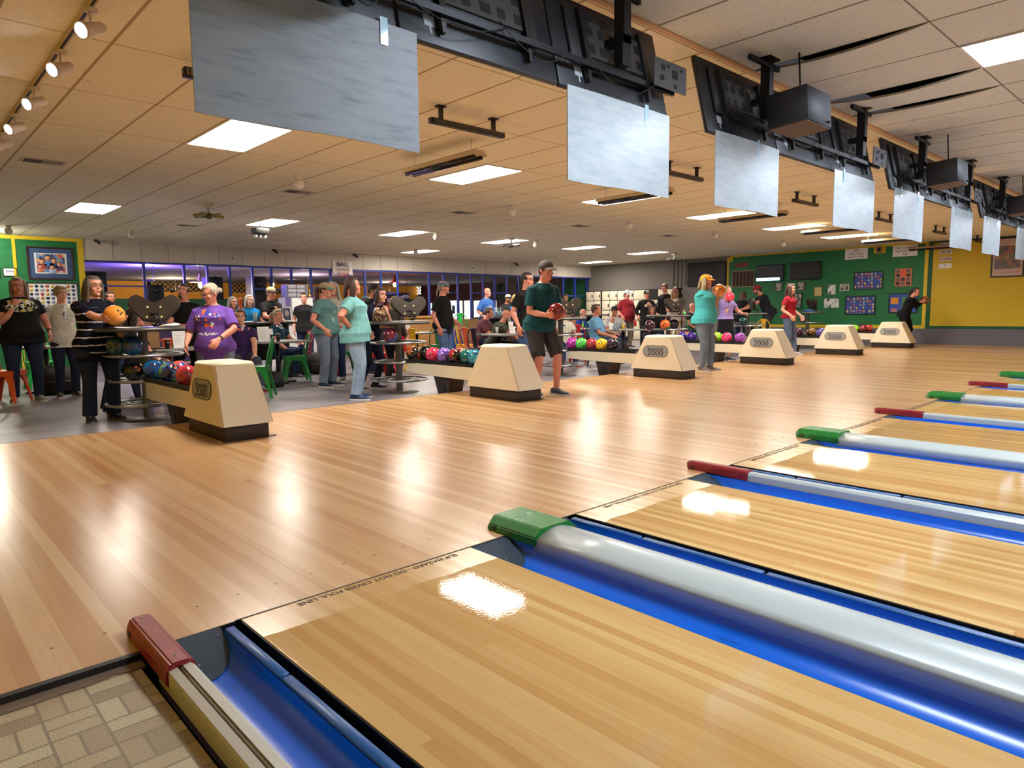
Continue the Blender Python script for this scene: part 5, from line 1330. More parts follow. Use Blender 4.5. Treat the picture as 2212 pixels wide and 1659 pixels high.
paper_sign(1108, 0, 7.6, .16, .24, 'white score sheet stand in front of the bearded man'); paper_sign(877, 0, 10.0, .14, .24, 'printed leaflet stand seen behind the second ball stand')
paper_sign(1320, 0, 7.6, .12, .16, 'small white sheet stand between the seated men')
def cup(px, y, z, m, lab, h_=.12, r_=.035, nm='drink_cup'):
    x = colx(px, y, z); root = empty(nm, (x, y, z), 0, lab, 'cup' if nm == 'drink_cup' else 'bottle', 'drinks')
    if nm == 'drink_cup': MB().lathe([(0, 0), (r_*.8, 0), (r_, h_), (0, h_)], 16).build('cup', m, root); MB().lathe([(0, h_), (r_*1.05, h_), (r_*1.05, h_+.008), (0, h_+.008)], 16).build('lid', WHITE, root)
    else: MB().lathe([(0, 0), (r_, 0), (r_, h_*.6), (r_*.45, h_*.8), (r_*.4, h_*.95), (0, h_*.95)], 16).build('bottle', m, root); MB().lathe([(0, h_*.95), (r_*.5, h_*.95), (r_*.5, h_+.01), (0, h_+.01)], 12).build('cap', WHITE, root)
COLA = flat('cola', (36, 14, 16), .15); CLR = mat('clear_water', srgb(170, 200, 214), .08, trans=.5)
TZ = FZ+.72; BZ = FZ+1.02
cup(362, 7.55, TZ, COLA, 'dark drink cup on the nearest cafe table'); cup(601, 8.45, TZ, COLA, 'dark drink cup in front of the ponytail woman'); cup(1083, 7.9, TZ, COLA, 'tall dark drink cup beside the bearded man', .16)
cup(1074, 8.0, TZ, WHITE, 'white cup behind the tall dark drink'); cup(1259, 8.8, TZ, flat('green_bottle', (120, 200, 70), .3), 'green drink bottle on the far cafe table', .16, .03, 'drink_bottle')
for k, px in enumerate((1328, 1335)): cup(px, 7.3, TZ, CLR, 'clear water bottle on the bottle table, %s of two' % ['left', 'right'][k], .18, .03, 'drink_bottle')
cup(1346, 7.3, TZ, flat('mustard', (222, 190, 60), .3), 'yellow bottle on the bottle table', .16, .025, 'drink_bottle'); cup(1372, 8.3, TZ+.02, flat('red_cup', (210, 40, 36), .35), 'red party cup between the standing men', .14, .04)
for k, px in enumerate((1069, 1075, 1081)): cup(px, 10.85, BZ, CLR, 'water bottle in the group on the black bar table, %s' % ['left', 'middle', 'right'][k], .22, .035, 'drink_bottle')
cup(552, 9.9, BZ, CLR, 'clear glass tumbler beside the orange pin', .17, .04)
root = empty('paper_plate', (colx(545, 9.85, BZ), 9.95, BZ), 0, 'crumpled white napkin on the bar table beside the orange pin', 'napkin'); MB().ell((0, 0, .012), (.09, .06, .012), 14, 8).build('napkin', PAPER, root)
sx, sz_ = SX[0], FZ+1.045
root = empty('napkin', (sx+.25, STANDY-.16, sz_), 0, 'crumpled white napkin with a yellow wrapper on the nearest ball stand', 'napkin')
MB().ell((0, 0, .015), (.09, .06, .016), 14, 8).ell((.06, .03, .02), (.05, .05, .02), 14, 8).build('napkin', PAPER, root); MB().ell((-.09, -.01, .008), (.03, .02, .008), 10, 6).build('wrapper', CHM['yellow'], root)
root = empty('cardboard_box', (colx(292, 8.0, 1.), 8.0, FZ+.72), R(20), 'brown cardboard carton behind the nearest ball stand', 'carton')
MB().box(-.24, .24, -.15, .15, 0, .44).build('carton', flat('cardboard', (150, 112, 74), .8), root)
table(292, 8.0, 'grey cafe table carrying the cardboard carton', .7)
root = empty('patterned_handbag', (colx(817, 6.35, 1.), 6.3, FZ+1.045), 0, 'brown and gold patterned handbag on the second ball stand', 'handbag')
MB().rings([[(-.1*s, -.05*s, z), (.1*s, -.05*s, z), (.1*s, .05*s, z), (-.1*s, .05*s, z)] for s, z in ((.9, 0), (1, .02), (1, .12), (.6, .2))], True, True).build('body', art('bag_cols', [(90, 50, 36), (150, 110, 70), (40, 28, 26), (200, 180, 150)], 30), root)
MB().torus((0, 0, 0), .06, .006, 20, 6, Matrix.Translation((0, 0, .2)) @ Matrix.Rotation(PI/2, 4, 'X')).build('handle', flat('leather', (80, 44, 30), .5), root)
root = empty('blue_cloth', (SX[5]-.15, STANDY-.1, FZ+1.045), 0, 'folded blue towel on the farthest ball stand', 'towel'); MB().ell((0, 0, .025), (.2, .12, .028), 18, 8).build('cloth', flat('towel_blue', (30, 100, 190), .8), root)
cup(1478, 6.0, FZ+1.045, flat('lime_toy', (110, 230, 130), .4), 'small pale green bottle on the fourth ball stand', .08, .03, 'drink_bottle')
# ================================================================ PEOPLE
def vox(mb, name, m, parent, v, sm=3):
    me = mb.mesh('tmp'); o = bpy.data.objects.new('tmp', me); COL.objects.link(o)
    a = o.modifiers.new('r', 'REMESH'); a.mode = 'VOXEL'; a.voxel_size = v; a.use_smooth_shade = True
    if sm: b = o.modifiers.new('s', 'SMOOTH'); b.factor = .5; b.iterations = sm
    dg = bpy.context.evaluated_depsgraph_get(); nm = bpy.data.meshes.new_from_object(o.evaluated_get(dg))
    bpy.data.objects.remove(o); bpy.data.meshes.remove(me)
    nm.name = name; nm.materials.clear(); nm.materials.append(m)
    nm.polygons.foreach_set('use_smooth', [True]*len(nm.polygons))
    q = bpy.data.objects.new(name, nm); COL.objects.link(q)
    if parent: q.parent = parent
    return q
def skinmat(k, rgb):
    n = 'skin_'+k
    if n in MATS: return MATS[n]
    m = mat(n, srgb(*rgb), .5); b = m.node_tree.nodes['Principled BSDF']; b.inputs['Subsurface Weight'].default_value = .08; b.inputs['Subsurface Scale'].default_value = .02
    g = NG(m); nn = g.noise(g.coord(), 7., 3, .6); g.base(g.ramp(nn, [(.3, srgb(rgb[0]*.93, rgb[1]*.84, rgb[2]*.82)), (.7, srgb(*rgb))])); return m
SKIN = dict(fair=(226, 172, 146), rosy=(218, 150, 128), tan=(190, 128, 98), pale=(234, 192, 170), warm=(208, 146, 116))
def hairmat(rgb, rgb2=None):
    n = 'hair_%d_%d_%d' % rgb
    if n in MATS: return MATS[n]
    m = mat(n, srgb(*rgb), .55); g = NG(m); nn = g.noise(g.coord((60, 60, 5)), 2., 4, .6)
    g.base(g.ramp(nn, [(.3, srgb(*[c*.6 for c in rgb])), (.7, srgb(*(rgb2 or rgb)))])); g.bump(nn, .5, .01); return m
def clothmat(n, rgb, jeans=False, prints=None, stripes=False):
    n = 'cloth_'+n
    if n in MATS: return MATS[n]
    m = mat(n, srgb(*rgb), .85, spec=.2); g = NG(m)
    nn = g.noise(g.coord(), 16., 4, .6); c = g.ramp(nn, [(.3, srgb(*[q*.86 for q in rgb])), (.7, srgb(*rgb))])
    if jeans:
        fa = g.noise(g.coord((1, 1, .6)), 6., 3, .5); c = g.mix(g.math('MULTIPLY', g.math('SUBTRACT', fa, .35), .9), c, srgb(*[min(255, q*1.35+14) for q in rgb]))
    if stripes:
        x, y, z = g.xyz(g.coord())[:3]; w1 = g.noise(g.coord((30, 30, 1)), 1.5, 2); w2 = g.noise(g.coord((4, 4, 0)), 1.5, 2)
        zz = g.math('ADD', z, g.math('MULTIPLY', g.math('SUBTRACT', w2, .5), .05))
        fr = g.math('FRACT', g.math('DIVIDE', g.math('SUBTRACT', zz, .90), .084))
        s1 = g.math('LESS_THAN', g.math('ABSOLUTE', g.math('SUBTRACT', fr, .5)), g.math('ADD', .015, g.math('MULTIPLY', w1, .14)))
        lim = g.math('LESS_THAN', z, 1.27); lim2 = g.math('GREATER_THAN', z, .76)
        c = g.mix(g.math('MULTIPLY', s1, g.math('MULTIPLY', lim, lim2)), c, srgb(206, 206, 214))
    if prints:      # (x, z, rx, rz, [colours], scale)
        for (px_, pz_, rx, rz, cols, sc) in prints:
            x, y, z = g.xyz(g.coord())[:3]
            dx = g.math('DIVIDE', g.math('SUBTRACT', x, px_), rx); dz = g.math('DIVIDE', g.math('SUBTRACT', z, pz_), rz)
            d = g.math('ADD', g.math('MULTIPLY', dx, dx), g.math('MULTIPLY', dz, dz))
            n3 = g.noise(g.coord((1, .2, 1)), sc, 2, .5)
            inn = g.math('MULTIPLY', g.math('LESS_THAN', d, 1.), g.math('GREATER_THAN', y, .03))
            on_ = g.math('MULTIPLY', inn, g.math('GREATER_THAN', n3, .5))
            vo = g.n('ShaderNodeTexVoronoi'); vo.inputs['Scale'].default_value = sc*1.3; g.l(g.coord((1, .2, 1)), vo.inputs['Vector'])
            sp = g.n('ShaderNodeSeparateColor'); g.l(vo.outputs['Color'], sp.inputs[0])
            pc = g.ramp(sp.outputs[0], [(i/len(cols), srgb(*q)) for i, q in enumerate(cols)], 'CONSTANT')
            c = g.mix(on_, c, pc)
    g.base(c); g.bump(g.noise(g.coord((1, 1, .5)), 9., 3, .5), .35, .02); return m
EYEW = flat('eye_white', (226, 222, 218), .3); IRIS = flat('iris', (46, 36, 32), .2); LIPC = flat('lips', (176, 92, 86), .5); GLS = flat('glasses_rim', (60, 46, 46), .3)
def V(*a): return Vector(a)
NBK = [0]
def ik(S, T, a, b, pole):
    d = T-S; L = d.length
    if L > (a+b)*.999: T = S+d*((a+b)*.999/L); d = T-S; L = d.length
    u = d/L; x = (a*a-b*b+L*L)/(2*L); h = math.sqrt(max(a*a-x*x, 0))
    p = Vector(pole); p = p-u*p.dot(u); p.normalize()
    return S+u*x+p*h, T
def hand(mb, W, d, n, sgn, curl, s, fat=1.0):
    d = d.normalized(); n = (n-d*n.dot(d)).normalized(); sd = d.cross(n)
    def blk(p, r1, r2): return [tuple(p+sd*(r1*math.cos(2*PI*k/12))+n*(r2*math.sin(2*PI*k/12))) for k in range(12)]
    mb.rings([blk(W-d*.015*s, .026*s, .019*s), blk(W+d*.02*s, .033*s, .018*s), blk(W+d*.055*s, .041*s, .017*s), blk(W+d*.088*s, .040*s, .013*s), blk(W+d*.096*s, .034*s, .009*s)])
    L = (.066, .080, .086, .076)          # little to index when sgn = +1
    for k in range(4):
        off = (-.031+.0207*k)*sgn*s; l = L[k]*s; c = curl*(1+.12*(3-k))+.04*((k*7) % 3)
        p = W+d*(.083-.006*abs(k-2))*s+sd*off; pts = [p-d*.02*s, p]; ang = 0
        dd = d+sd*(.07*(k-1.5)*sgn)
        for f, a in ((.46, .55), (.30, .9), (.24, .7)):
            ang += c*a; v = (dd*math.cos(ang)+n*math.sin(ang)).normalized(); p = p+v*l*f; pts.append(p)
        mb.tube([tuple(q) for q in pts], [.0098*s, .0098*s, .0092*s, .0086*s, .0068*s], 8)
    b = W+d*.022*s+sd*(sgn*.026*s)+n*.004*s; v1 = (d*.72+sd*sgn*.62+n*.25*(1+curl)).normalized(); v2 = (d*.95+sd*sgn*.15+n*.3*(1+curl)).normalized()
    mb.tube([tuple(q) for q in (b-v1*.01*s, b+v1*.042*s, b+v1*.042*s+v2*.024*s, b+v1*.042*s+v2*.044*s)], [.0135*s, .0115*s, .0105*s, .008*s], 8)
def mir(v, sx): return V(v[0]*sx, v[1], v[2])
ARMS = dict(down=((.245, .03, -.50), (.3, -1, 0), (0, .12, -1), (-1, 0, 0), .35), fwd=((.26, .16, -.42), (.4, -1, -.2), (0, .5, -.8), (-1, 0, 0), .4),
            hip=((.185, -.02, -.36), (1, -.6, 0), (-.75, .62, -.2), (-.3, -.4, -.5), .5), chin=((.07, .155, -.085), (.5, .1, -1), (-.25, -.1, 1), (-.1, -1, 0), 1.1),
            table=((.15, .36, -.30), (.8, -.3, -.6), (-.5, .8, -.05), (0, 0, -1), .3), lap=((.13, .26, -.42), (1, -.4, -.2), (-.4, .8, -.2), (0, 0, -1), .4),
            cross=((.02, .26, -.30), (.7, -.2, -.8), (-1, .15, 0), (0, -.3, -1), .3), chest=((.06, .24, -.13), (.9, 0, -.8), (-.7, .2, .6), (0, -1, 0), .9),
            knee=((.15, .40, -.42), (.8, 0, -.4), (0, .7, -.7), (0, -.4, -1), .4), reach=((.14, .46, -.34), (.6, -.3, -.7), (-.2, 1, -.1), (0, 0, -1), .4), back=((.22, -.18, -.46), (.3, -1, 0), (0, -.1, -1), (-1, 0, 0), .4))
HEADR = [(-.118, .020, .078, .040), (-.104, .038, .088, .004), (-.080, .050, .092, -.026), (-.050, .059, .092, -.052), (-.020, .066, .089, -.074), (.012, .071, .084, -.090), (.042, .074, .088, -.098), (.072, .071, .080, -.095), (.096, .056, .060, -.076), (.112, .032, .034, -.046), (.118, .012, .010, -.022)]
def person(label, px, y, top, face, pose='stand', z0=None, lean=0, side_=0, twist=0, w=1.0, belly=0., bust=0., skin='fair', hair=('short', (90, 64, 44)), shirt=('t', (40, 40, 44)), sleeve=.55, hem=-.12,
           legs=('trousers', (40, 50, 80), False), armR='down', armL='down', hyaw=0, hpitch=0, hroll=0, shoes=((40, 40, 46), (220, 220, 220)), beard=None, glasses=False, cap=None, feet=None, ballspec=None, near=False, xy=None,
           prints=None, stripes=False, extra=None, sit_h=.50, mouth_open=False, flare=1., foot_yaw=12, Hfix=None):
    if z0 is None: z0 = FZ
    if xy: x, y = xy
    else: x = colx(px, y, z0+1.0)
    zt = rowz(x, y, top)-z0
    # skeleton at 1.70 m reference
    hz = .92 if pose == 'stand' else sit_h
    Rt = Matrix.Rotation(R(twist), 3, 'Z') @ Matrix.Rotation(R(-lean), 3, 'X') @ Matrix.Rotation(R(side_), 3, 'Y')
    hc = V(0, 0, hz)+Rt @ V(0, .0, .648-.05*(w-1))+V(0, .025, 0)
    htop = hc.z+.118+(.03 if cap else .012)
    s = Hfix/1.70 if Hfix else zt/htop
    v = .0072 if near else .0115
    root = empty('person', (x, y, z0), face_angle(x, y, face), label, 'person')
    sk = skinmat(skin, SKIN[skin]); fat = .75+.25*w
    hip = V(0, 0, hz)
    def T(px_, py_, t): return hip+Rt @ V(px_, py_, t)
    def tring(t, rx, ry, yc, n=24): return [tuple(T(rx*math.cos(2*PI*k/n), yc+ry*math.sin(2*PI*k/n), t)*s) for k in range(n)]
    TR = [(-.12, .12, .095, 0), (-.06, .160, .118, -.01), (0, .168, .122, -.012), (.08, .155, .112, 0), (.16, .143, .105, .005), (.26, .148, .110, .005), (.36, .160, .115, 0), (.425, .148, .098, -.005), (.468, .104, .076, -.008), (.51, .060, .056, 0)]
    def shape(t, rx, ry, yc, off=0.):
        bb = belly*math.exp(-((t-.10)/.12)**2); bu = bust*math.exp(-((t-.33)/.06)**2)
        return (t, rx*(w if t < .4 else 1+(w-1)*.5)+off, ry*(w if t < .45 else 1)+bb*.5+bu*.5+off, yc+bb*.5+bu*.5)
    body = MB()
    body.rings([tring(*shape(*r)) for r in TR])
    nb = T(0, 0, .47); body.tube([tuple(nb*s), tuple((T(0, .005, .53))*s), tuple((hc+V(0, -.01, -.05))*s)], [.066*s, .056*s*fat, .056*s*fat], 16)
    # head
    Mh = Matrix.Translation(hc*s) @ Matrix.Rotation(R(twist+hyaw), 4, 'Z') @ Matrix.Rotation(R(-hpitch), 4, 'X') @ Matrix.Rotation(R(hroll), 4, 'Y') @ Matrix.Scale(s, 4)
    fw = 1+(w-1)*.25
    body.rings([[(rx*fw*math.cos(a)*(1 if math.sin(a) < .3 else .94), (yf if math.sin(a) > 0 else -yb)*math.sin(a)*(1.0), z) if True else None for a in [2*PI*k/24 for k in range(24)]] for z, rx, yf, yb in [(z, rx, yf, yb) for z, rx, yf, yb in HEADR]], True, True, False, Mh)
    for c_, r_ in (((0, .094, -.022), (.014, .018, .012)), ((0, .088, .004), (.009, .013, .024)), ((0, .082, .030), (.048, .012, .009)), ((0, .083, -.062), (.024, .011, .010)), ((0, .082, -.100), (.022, .016, .014)), ((.04, .066, -.030), (.022, .020, .022)), ((-.04, .066, -.030), (.022, .020, .022))):
        body.ell(c_, r_, 12, 8, Mh)
    for sx in (-1, 1): body.ell((sx*.076*fw, -.004, -.004), (.009, .018, .030), 10, 8, Mh)
    # arms
    mid = T(0, 0, .44); shw = .158*(1+(w-1)*.38)
    inv = None; bl = None
    if ballspec:
        rz = root.rotation_euler[2]; Mi = (Matrix.Translation((x, y, z0)) @ Matrix.Rotation(rz, 4, 'Z')).inverted()
        sh_w = Matrix.Translation((x, y, z0)) @ Matrix.Rotation(rz, 4, 'Z') @ (mid*s)
        bpx, brow, dback, bm_, blab = ballspec[:5]
        rd = ray(bpx, brow); D = (sh_w-CAM).dot(_f)-dback; bw = CAM+rd*D
        bl = (Mi @ bw)/s; bo = ball(bw, bm_, blab, None, holes=True)
        if ballspec[5:]: bmode = ballspec[5]
        else: bmode = 'both'
    joints = {}
    for sx, arm in ((1, armR), (-1, armL)):
        S = T(sx*shw, -.005, .405); r0 = S
        if bl is not None and arm == 'ball':
            br = BR/s
            if bmode == 'under':
                cd_ = V(sx*.55, -.45, -.75).normalized() if sx > 0 else V(-.75, -.2, -.35).normalized()
                dd = V(0, .5, .9)
            else:
                cd_ = V(sx*.86, -.25, -.42).normalized(); dd = V(-.05*sx, .95, .12)
            nn = -cd_; dd = (dd-nn*dd.dot(nn)).normalized()
            Wt = bl+cd_*(br+.003)-dd*.062; pole = V(sx*.45, -.35, -1.); curl = .36
        elif isinstance(arm, (tuple, list)): Wt = mid+mir(arm[0], sx); pole = mir(arm[1], sx); dd = mir(arm[2], sx); nn = mir(arm[3], sx); curl = arm[4]
        else:
            a_ = ARMS[arm]; Wt = mid+mir(a_[0], sx)+V(sx*(w-1)*.10, 0, 0)*(arm in ('down', 'fwd', 'back')); pole = mir(a_[1], sx); dd = mir(a_[2], sx); nn = mir(a_[3], sx); curl = a_[4]
        E_, Wt = ik(S, Wt, .275, .245, pole)
        joints[sx] = (S, E_, Wt)
        af = fat
        body.tube([tuple(q*s) for q in (T(sx*shw*.6, 0, .43), S, S.lerp(E_, .5), E_, E_.lerp(Wt, .35), Wt)], [.05*s, .055*s*af, .049*s*af, .041*s*af, .040*s*af, .026*s], 14)
        hand(body, Wt*s, dd, nn, sx, curl, s*(1.05), fat)
    # legs
    ank = {}
    for sx in (1, -1):
        hp = T(sx*.088*w, 0, -.05) if pose == 'stand' else V(sx*.09*w, 0, hz-.03)
        if feet: ax, ay = feet[0 if sx > 0 else 1]; A = V(ax, ay, .085)
        elif pose == 'stand': A = V(sx*.105*w, .0, .085)
        else: A = V(sx*.14, .42, .085)
        K, A = ik(hp, A, *((.402, .392) if pose == 'stand' and not (lean > 8) else (.425, .405)), V(sx*.12, 1, .0) if pose == 'stand' else V(sx*.05, .6, 1.))
        ank[sx] = (hp, K, A)
        body.tube([tuple(q*s) for q in (hp+V(0, 0, .05), hp, hp.lerp(K, .5), K, K.lerp(A, .3), K.lerp(A, .7), A)], [.08*s, .088*s*w, .072*s*fat, .054*s*fat, .056*s*fat, .042*s, .036*s], 16)
        fd = Matrix.Rotation(R(-sx*foot_yaw), 3, 'Z') @ V(0, 1, 0)
        body.tube([tuple(q*s) for q in (A, A-fd*.02+V(0, 0, -.045), A+fd*.10+V(0, 0, -.055))], [.036*s, .034*s, .028*s], 10)
    b_ = vox(body, 'body', sk, root, v, 2)
    # face details
    for sx in (-1, 1):
        MB().ell((sx*.030, .0835, .010), (.0135, .006, .0072), 10, 7, Mh).build('eye', EYEW, b_)
        MB().ell((sx*.030, .0885, .010), (.006, .003, .0062), 10, 7, Mh).build('iris', IRIS, b_)
        if hair: MB().tube([(sx*.014, .0945, .031), (sx*.030, .0935, .036), (sx*.046, .084, .031)], .0035, 6, Mh).build('eyebrow', hairmat(hair[1]) if hair[0] != 'none' else hairmat((120, 90, 70)), b_)
    mo = MB(); mo.ell((0, .0935, -.058), (.021, .005, .0045), 10, 6, Mh).ell((0, .0925, -.067), (.018, .005, .005 if not mouth_open else .009), 10, 6, Mh); mo.build('mouth', LIPC, b_)
    # hair
    if hair and hair[0] != 'bald':
        st, hc_ = hair[0], hair[1]; hb = MB(); HM = hairmat(hc_, hair[2] if len(hair) > 2 and isinstance(hair[2], tuple) else None)
        up = 0 if not cap else -.012
        hb.ell((0, -.020, .034+up), (.080*fw, .094, .092), 20, 14, Mh)
        if not cap: hb.ell((0, .008, .084), (.066, .074, .040), 16, 10, Mh)
        for sx in (-1, 1): hb.ell((sx*.068*fw, -.004, .03), (.016, .045, .045), 12, 8, Mh)
        L = {'short': 0, 'bob': .13, 'pixie': .0, 'shoulder': .20, 'long': .34, 'vlong': .48, 'pony': .05, 'bun': .02, 'curly': .06}[st]
        if st == 'pixie': hb.ell((0, -.022, .030), (.092, .104, .100), 20, 12, Mh).ell((0, .012, .088), (.074, .078, .046), 16, 10, Mh)
        if st == 'curly':
            random.seed(int(abs(px)))
            for k in range(46):
                a = random.uniform(0, 2*PI); e = random.uniform(-.4, 1.4)
                c_ = (.080*math.cos(a)*math.cos(e), -.02+.088*math.sin(a)*math.cos(e), .035+.085*math.sin(e))
                if c_[1] > .035 and c_[2] < .075: continue
                hb.ell(c_, (.024, .024, .022), 8, 6, Mh)
        if L > .1:
            for sx in (-1, 1):
                hb.tube([(sx*.062, .012, .075), (sx*.082, .012, .01), (sx*.088, .004, -.06), (sx*.085, -.012, -min(L, .20)), (sx*.075, -.04, -L+.01)], [(.03, .03), (.018, .045), (.018, .048), (.022, .045), (.012, .02)], 12, Mh, flat=(1, 0, 0))
            hb.tube([(0, -.07, .06), (0, -.095, -.03), (0, -.105, -.12), (0, -.11, -L*.9), (0, -.11, -L-.02)], [(.03, .07), (.03, .082), (.035, .085), (.03, .075), (.015, .05)], 14, Mh, flat=(0, 1, 0))
            if bust and L > .3: hb.tube([(.08, .02, -.08), (.085, .05, -.18), (.075, .07, -L+.06)], [(.014, .03), (.018, .03), (.008, .014)], 10, Mh, flat=(0, 1, 0))
        elif st == 'pony':
            hb.tube([(0, -.10, .05), (0, -.15, .03), (0, -.165, -.08), (0, -.15, -.20), (0, -.14, -.28)], [.03, .036, .04, .034, .012], 12, Mh)
        elif st == 'bun':
            hb.ell((0, -.135, -.005), (.036, .034, .036), 14, 10, Mh).ell((0, -.115, .0), (.022, .03, .022), 10, 8, Mh)
        elif st == 'short': hb.ell((0, -.062, -.020), (.062, .038, .055), 14, 8, Mh)
        vox(hb, 'hair', HM, root, .008 if near else .011, 2)
    if hair and hair[0] == 'bald' and len(hair) > 2 and hair[2] == 'fringe':
        hb = MB(); hb.tube([(-.078, .01, .0), (-.076, -.05, .0), (0, -.098, .0), (.076, -.05, .0), (.078, .01, .0)], [(.012, .02), (.014, .034), (.012, .036), (.014, .034), (.012, .02)], 10, Mh, flat=(1, 0, 0)); hb.build('hair', hairmat(hair[1]), root)
    if beard:
        bb = MB(); bl_ = beard[1]
        bb.ell((0, .082, -.088), (.034, .022, .026), 14, 8, Mh).ell((0, .091, -.046), (.026, .008, .007), 12, 6, Mh)
        if bl_ != 'goatee':
            for sx in (-1, 1): bb.ell((sx*.044, .045, -.066), (.020, .038, .034), 12, 8, Mh)
        if bl_ == 'long': bb.tube([(0, .075, -.09), (0, .085, -.15), (0, .08, -.22), (0, .07, -.27)], [(.03, .045), (.028, .048), (.02, .036), (.008, .012)], 12, Mh, flat=(0, 1, 0))
        vox(bb, 'beard', hairmat(beard[0]), root, .007, 1)
    if glasses:
        gb = MB()
        for sx in (-1, 1):
            gb.tube([(sx*(.031+.021*math.cos(a)), .099-.004*abs(math.cos(a)), .008+.015*math.sin(a)) for a in [2*PI*k/14 for k in range(14)]], .0017, 5, Mh, True)
            gb.tube([(sx*.052, .095, .012), (sx*.074, .05, .012), (sx*.080, -.01, .008)], .0017, 5, Mh)
        gb.tube([(-.010, .100, .010), (0, .102, .013), (.010, .100, .010)], .0017, 5, Mh); gb.build('glasses', GLS, root)
    # cap
    if cap:
        cc, vc = cap[0], cap[1]; kind = cap[2] if len(cap) > 2 else 'ball'
        cm = flat('cap_%d_%d_%d' % cc, cc, .8); vm = flat('cap_%d_%d_%d' % vc, vc, .8)
        cb = MB(); rs = []
        for k in range(8):
            t = k/7; a = t*PI/2; z = .036+.092*math.sin(a)*(.78 if kind == 'flat' else 1); f = math.cos(a)**.75 if k < 7 else .06
            rs.append([((.083*fw)*f*math.cos(b), -.006+(.103 if math.sin(b) > 0 else .103)*f*math.sin(b), z) for b in [2*PI*q/24 for q in range(24)]])
        cb.rings(rs, True, True, False, Mh); co = cb.build('cap', cm, root)
        vb = MB(); n = 9; rs = []
        for k in range(n):
            a = R(-62+124*k/(n-1)); rr = .074; ex = (.075 if kind == 'ball' else .035)*math.cos(a*.9)**.6
            x_, y_ = rr*math.sin(a), -.006+.098*math.cos(a)**.8 if abs(a) < 1.5 else 0
            zz = .042-.010*(math.sin(a)**2)*1.6
            rs.append([(x_, y_-.012, zz+.010), (x_*1.03, y_+ex, zz-.012), (x_*1.03, y_+ex, zz-.017), (x_, y_-.012, zz+.003)])
        vb.rings(rs, True, True, False, Mh); vb.build('visor', vm, co)
        if len(cap) > 3: MB().rbox(-.038, .038, .0, .004, -.03, .03, .001, 1, Mh @ Matrix.Translation((0, .090, .078)) @ Matrix.Rotation(R(28), 4, 'X')).build('front_panel', flat('cap_%d_%d_%d' % cap[3], cap[3], .8), co)
    # shirt
    kind, sc_ = shirt[0], shirt[1]
    cm = clothmat(kind, sc_, prints=[(a_*s, b2*s, c2*s, d2*s, e2, f2) for a_, b2, c2, d2, e2, f2 in prints] if prints else None, stripes=stripes) if not (len(shirt) > 2) else clothmat(kind, sc_)
    off = .016; sb = MB()
    SR = [(hem, .200, .150, -.008)]+[(r[0], r[1]*(1.2 if r[0] < -.03 else 1.14 if r[0] < .05 else 1.04 if r[0] < .1 else 1), r[2]*(1.22 if r[0] < .05 else 1), r[3]) for r in TR if r[0] > hem+.03 and r[0] < .46]+[(.474, .094, .074, -.006), (.495, .074, .066, -.002)]
    sb.rings([tring(*shape(t, rx, ry, yc, off if t < .45 else .010)) for t, rx, ry, yc in SR])
    for sx in (-1, 1):
        S, E_, Wt = joints[sx]; pts = [T(sx*shw*.5, 0, .44), S]; rad = [.052*s, (.055*fat+.014)*s]
        if sleeve <= 1:
            if sleeve > 0: e = S.lerp(E_, sleeve); pts += [e]; rad += [(.052*fat+.02)*s]
        else: e = E_.lerp(Wt, sleeve-1); pts += [S.lerp(E_, .5), E_, e]; rad += [(.050*fat+.015)*s, (.042*fat+.014)*s, (.040*fat*(1-(sleeve-1)*.3)+.010)*s]
        if len(pts) > 2: sb.tube([tuple(q*s) for q in pts], rad, 14)
    if kind == 'polo' or 'collar' in kind:
        sb.tube([tuple(T(.066*math.cos(a), .062*math.sin(a), .50-.012*math.sin(a))*s) for a in [R(110)+2*PI*k/16*.9 for k in range(17)]], .010*s, 8)
    so = vox(sb, 'shirt' if 'jacket' not in kind else 'jacket', cm, root, v, 3)
    # lower clothes
    lk = legs[0]; lc = clothmat('legs_%s_%d_%d_%d' % ((lk,)+legs[1]), legs[1], jeans=bool(legs[2]) if len(legs) > 2 else False); pb = MB()
    if pose == 'stand':
        pb.rings([tring(*shape(t, rx, ry, yc, .010)) for t, rx, ry, yc in TR if t <= .09])
    else:
        pb.rings([[tuple(V(.165*w*f*math.cos(a), -.01+.125*w*f*math.sin(a), z)*s) for a in [2*PI*k/24 for k in range(24)]] for f, z in ((.7, hz-.13), (1., hz-.08), (1.05, hz), (.98, hz+.08))])
    if lk == 'skirt':
        a_ = [r for r in TR if r[0] <= .05]
        pb.rings([[tuple(V((.18+.06*u)*w*math.cos(a), (.13+.06*u)*w*math.sin(a), hz+.05-.62*u)*s) for a in [2*PI*k/24 for k in range(24)]] for u in (0, .3, .7, 1.)])
    else:
        for sx in (-1, 1):
            hp, K, A = ank[sx]
            r = [(.093*w)*s, (.105*w)*s, (.086*fat+.006)*s, (.070*fat)*s]
            if lk == 'shorts': pts = [hp+V(0, 0, .05), hp, hp.lerp(K, .5), hp.lerp(K, .96)]; r[3] = .088*s; r[2] = .098*s
            else: pts = [hp+V(0, 0, .05), hp, hp.lerp(K, .5), K, K.lerp(A, .5), A+V(0, 0, -.01)]; r += [.062*fat*flare**.4*s, .058*flare*s]
            pb.tube([tuple(q*s) for q in pts], r, 16)
    vox(pb, {'trousers': 'trousers', 'shorts': 'shorts', 'skirt': 'skirt'}[lk], lc, root, v, 3)
    # shoes
    sm1 = flat('shoe_%d_%d_%d' % shoes[0], shoes[0], .5); sm2 = flat('sole_%d_%d_%d' % shoes[1], shoes[1], .6)
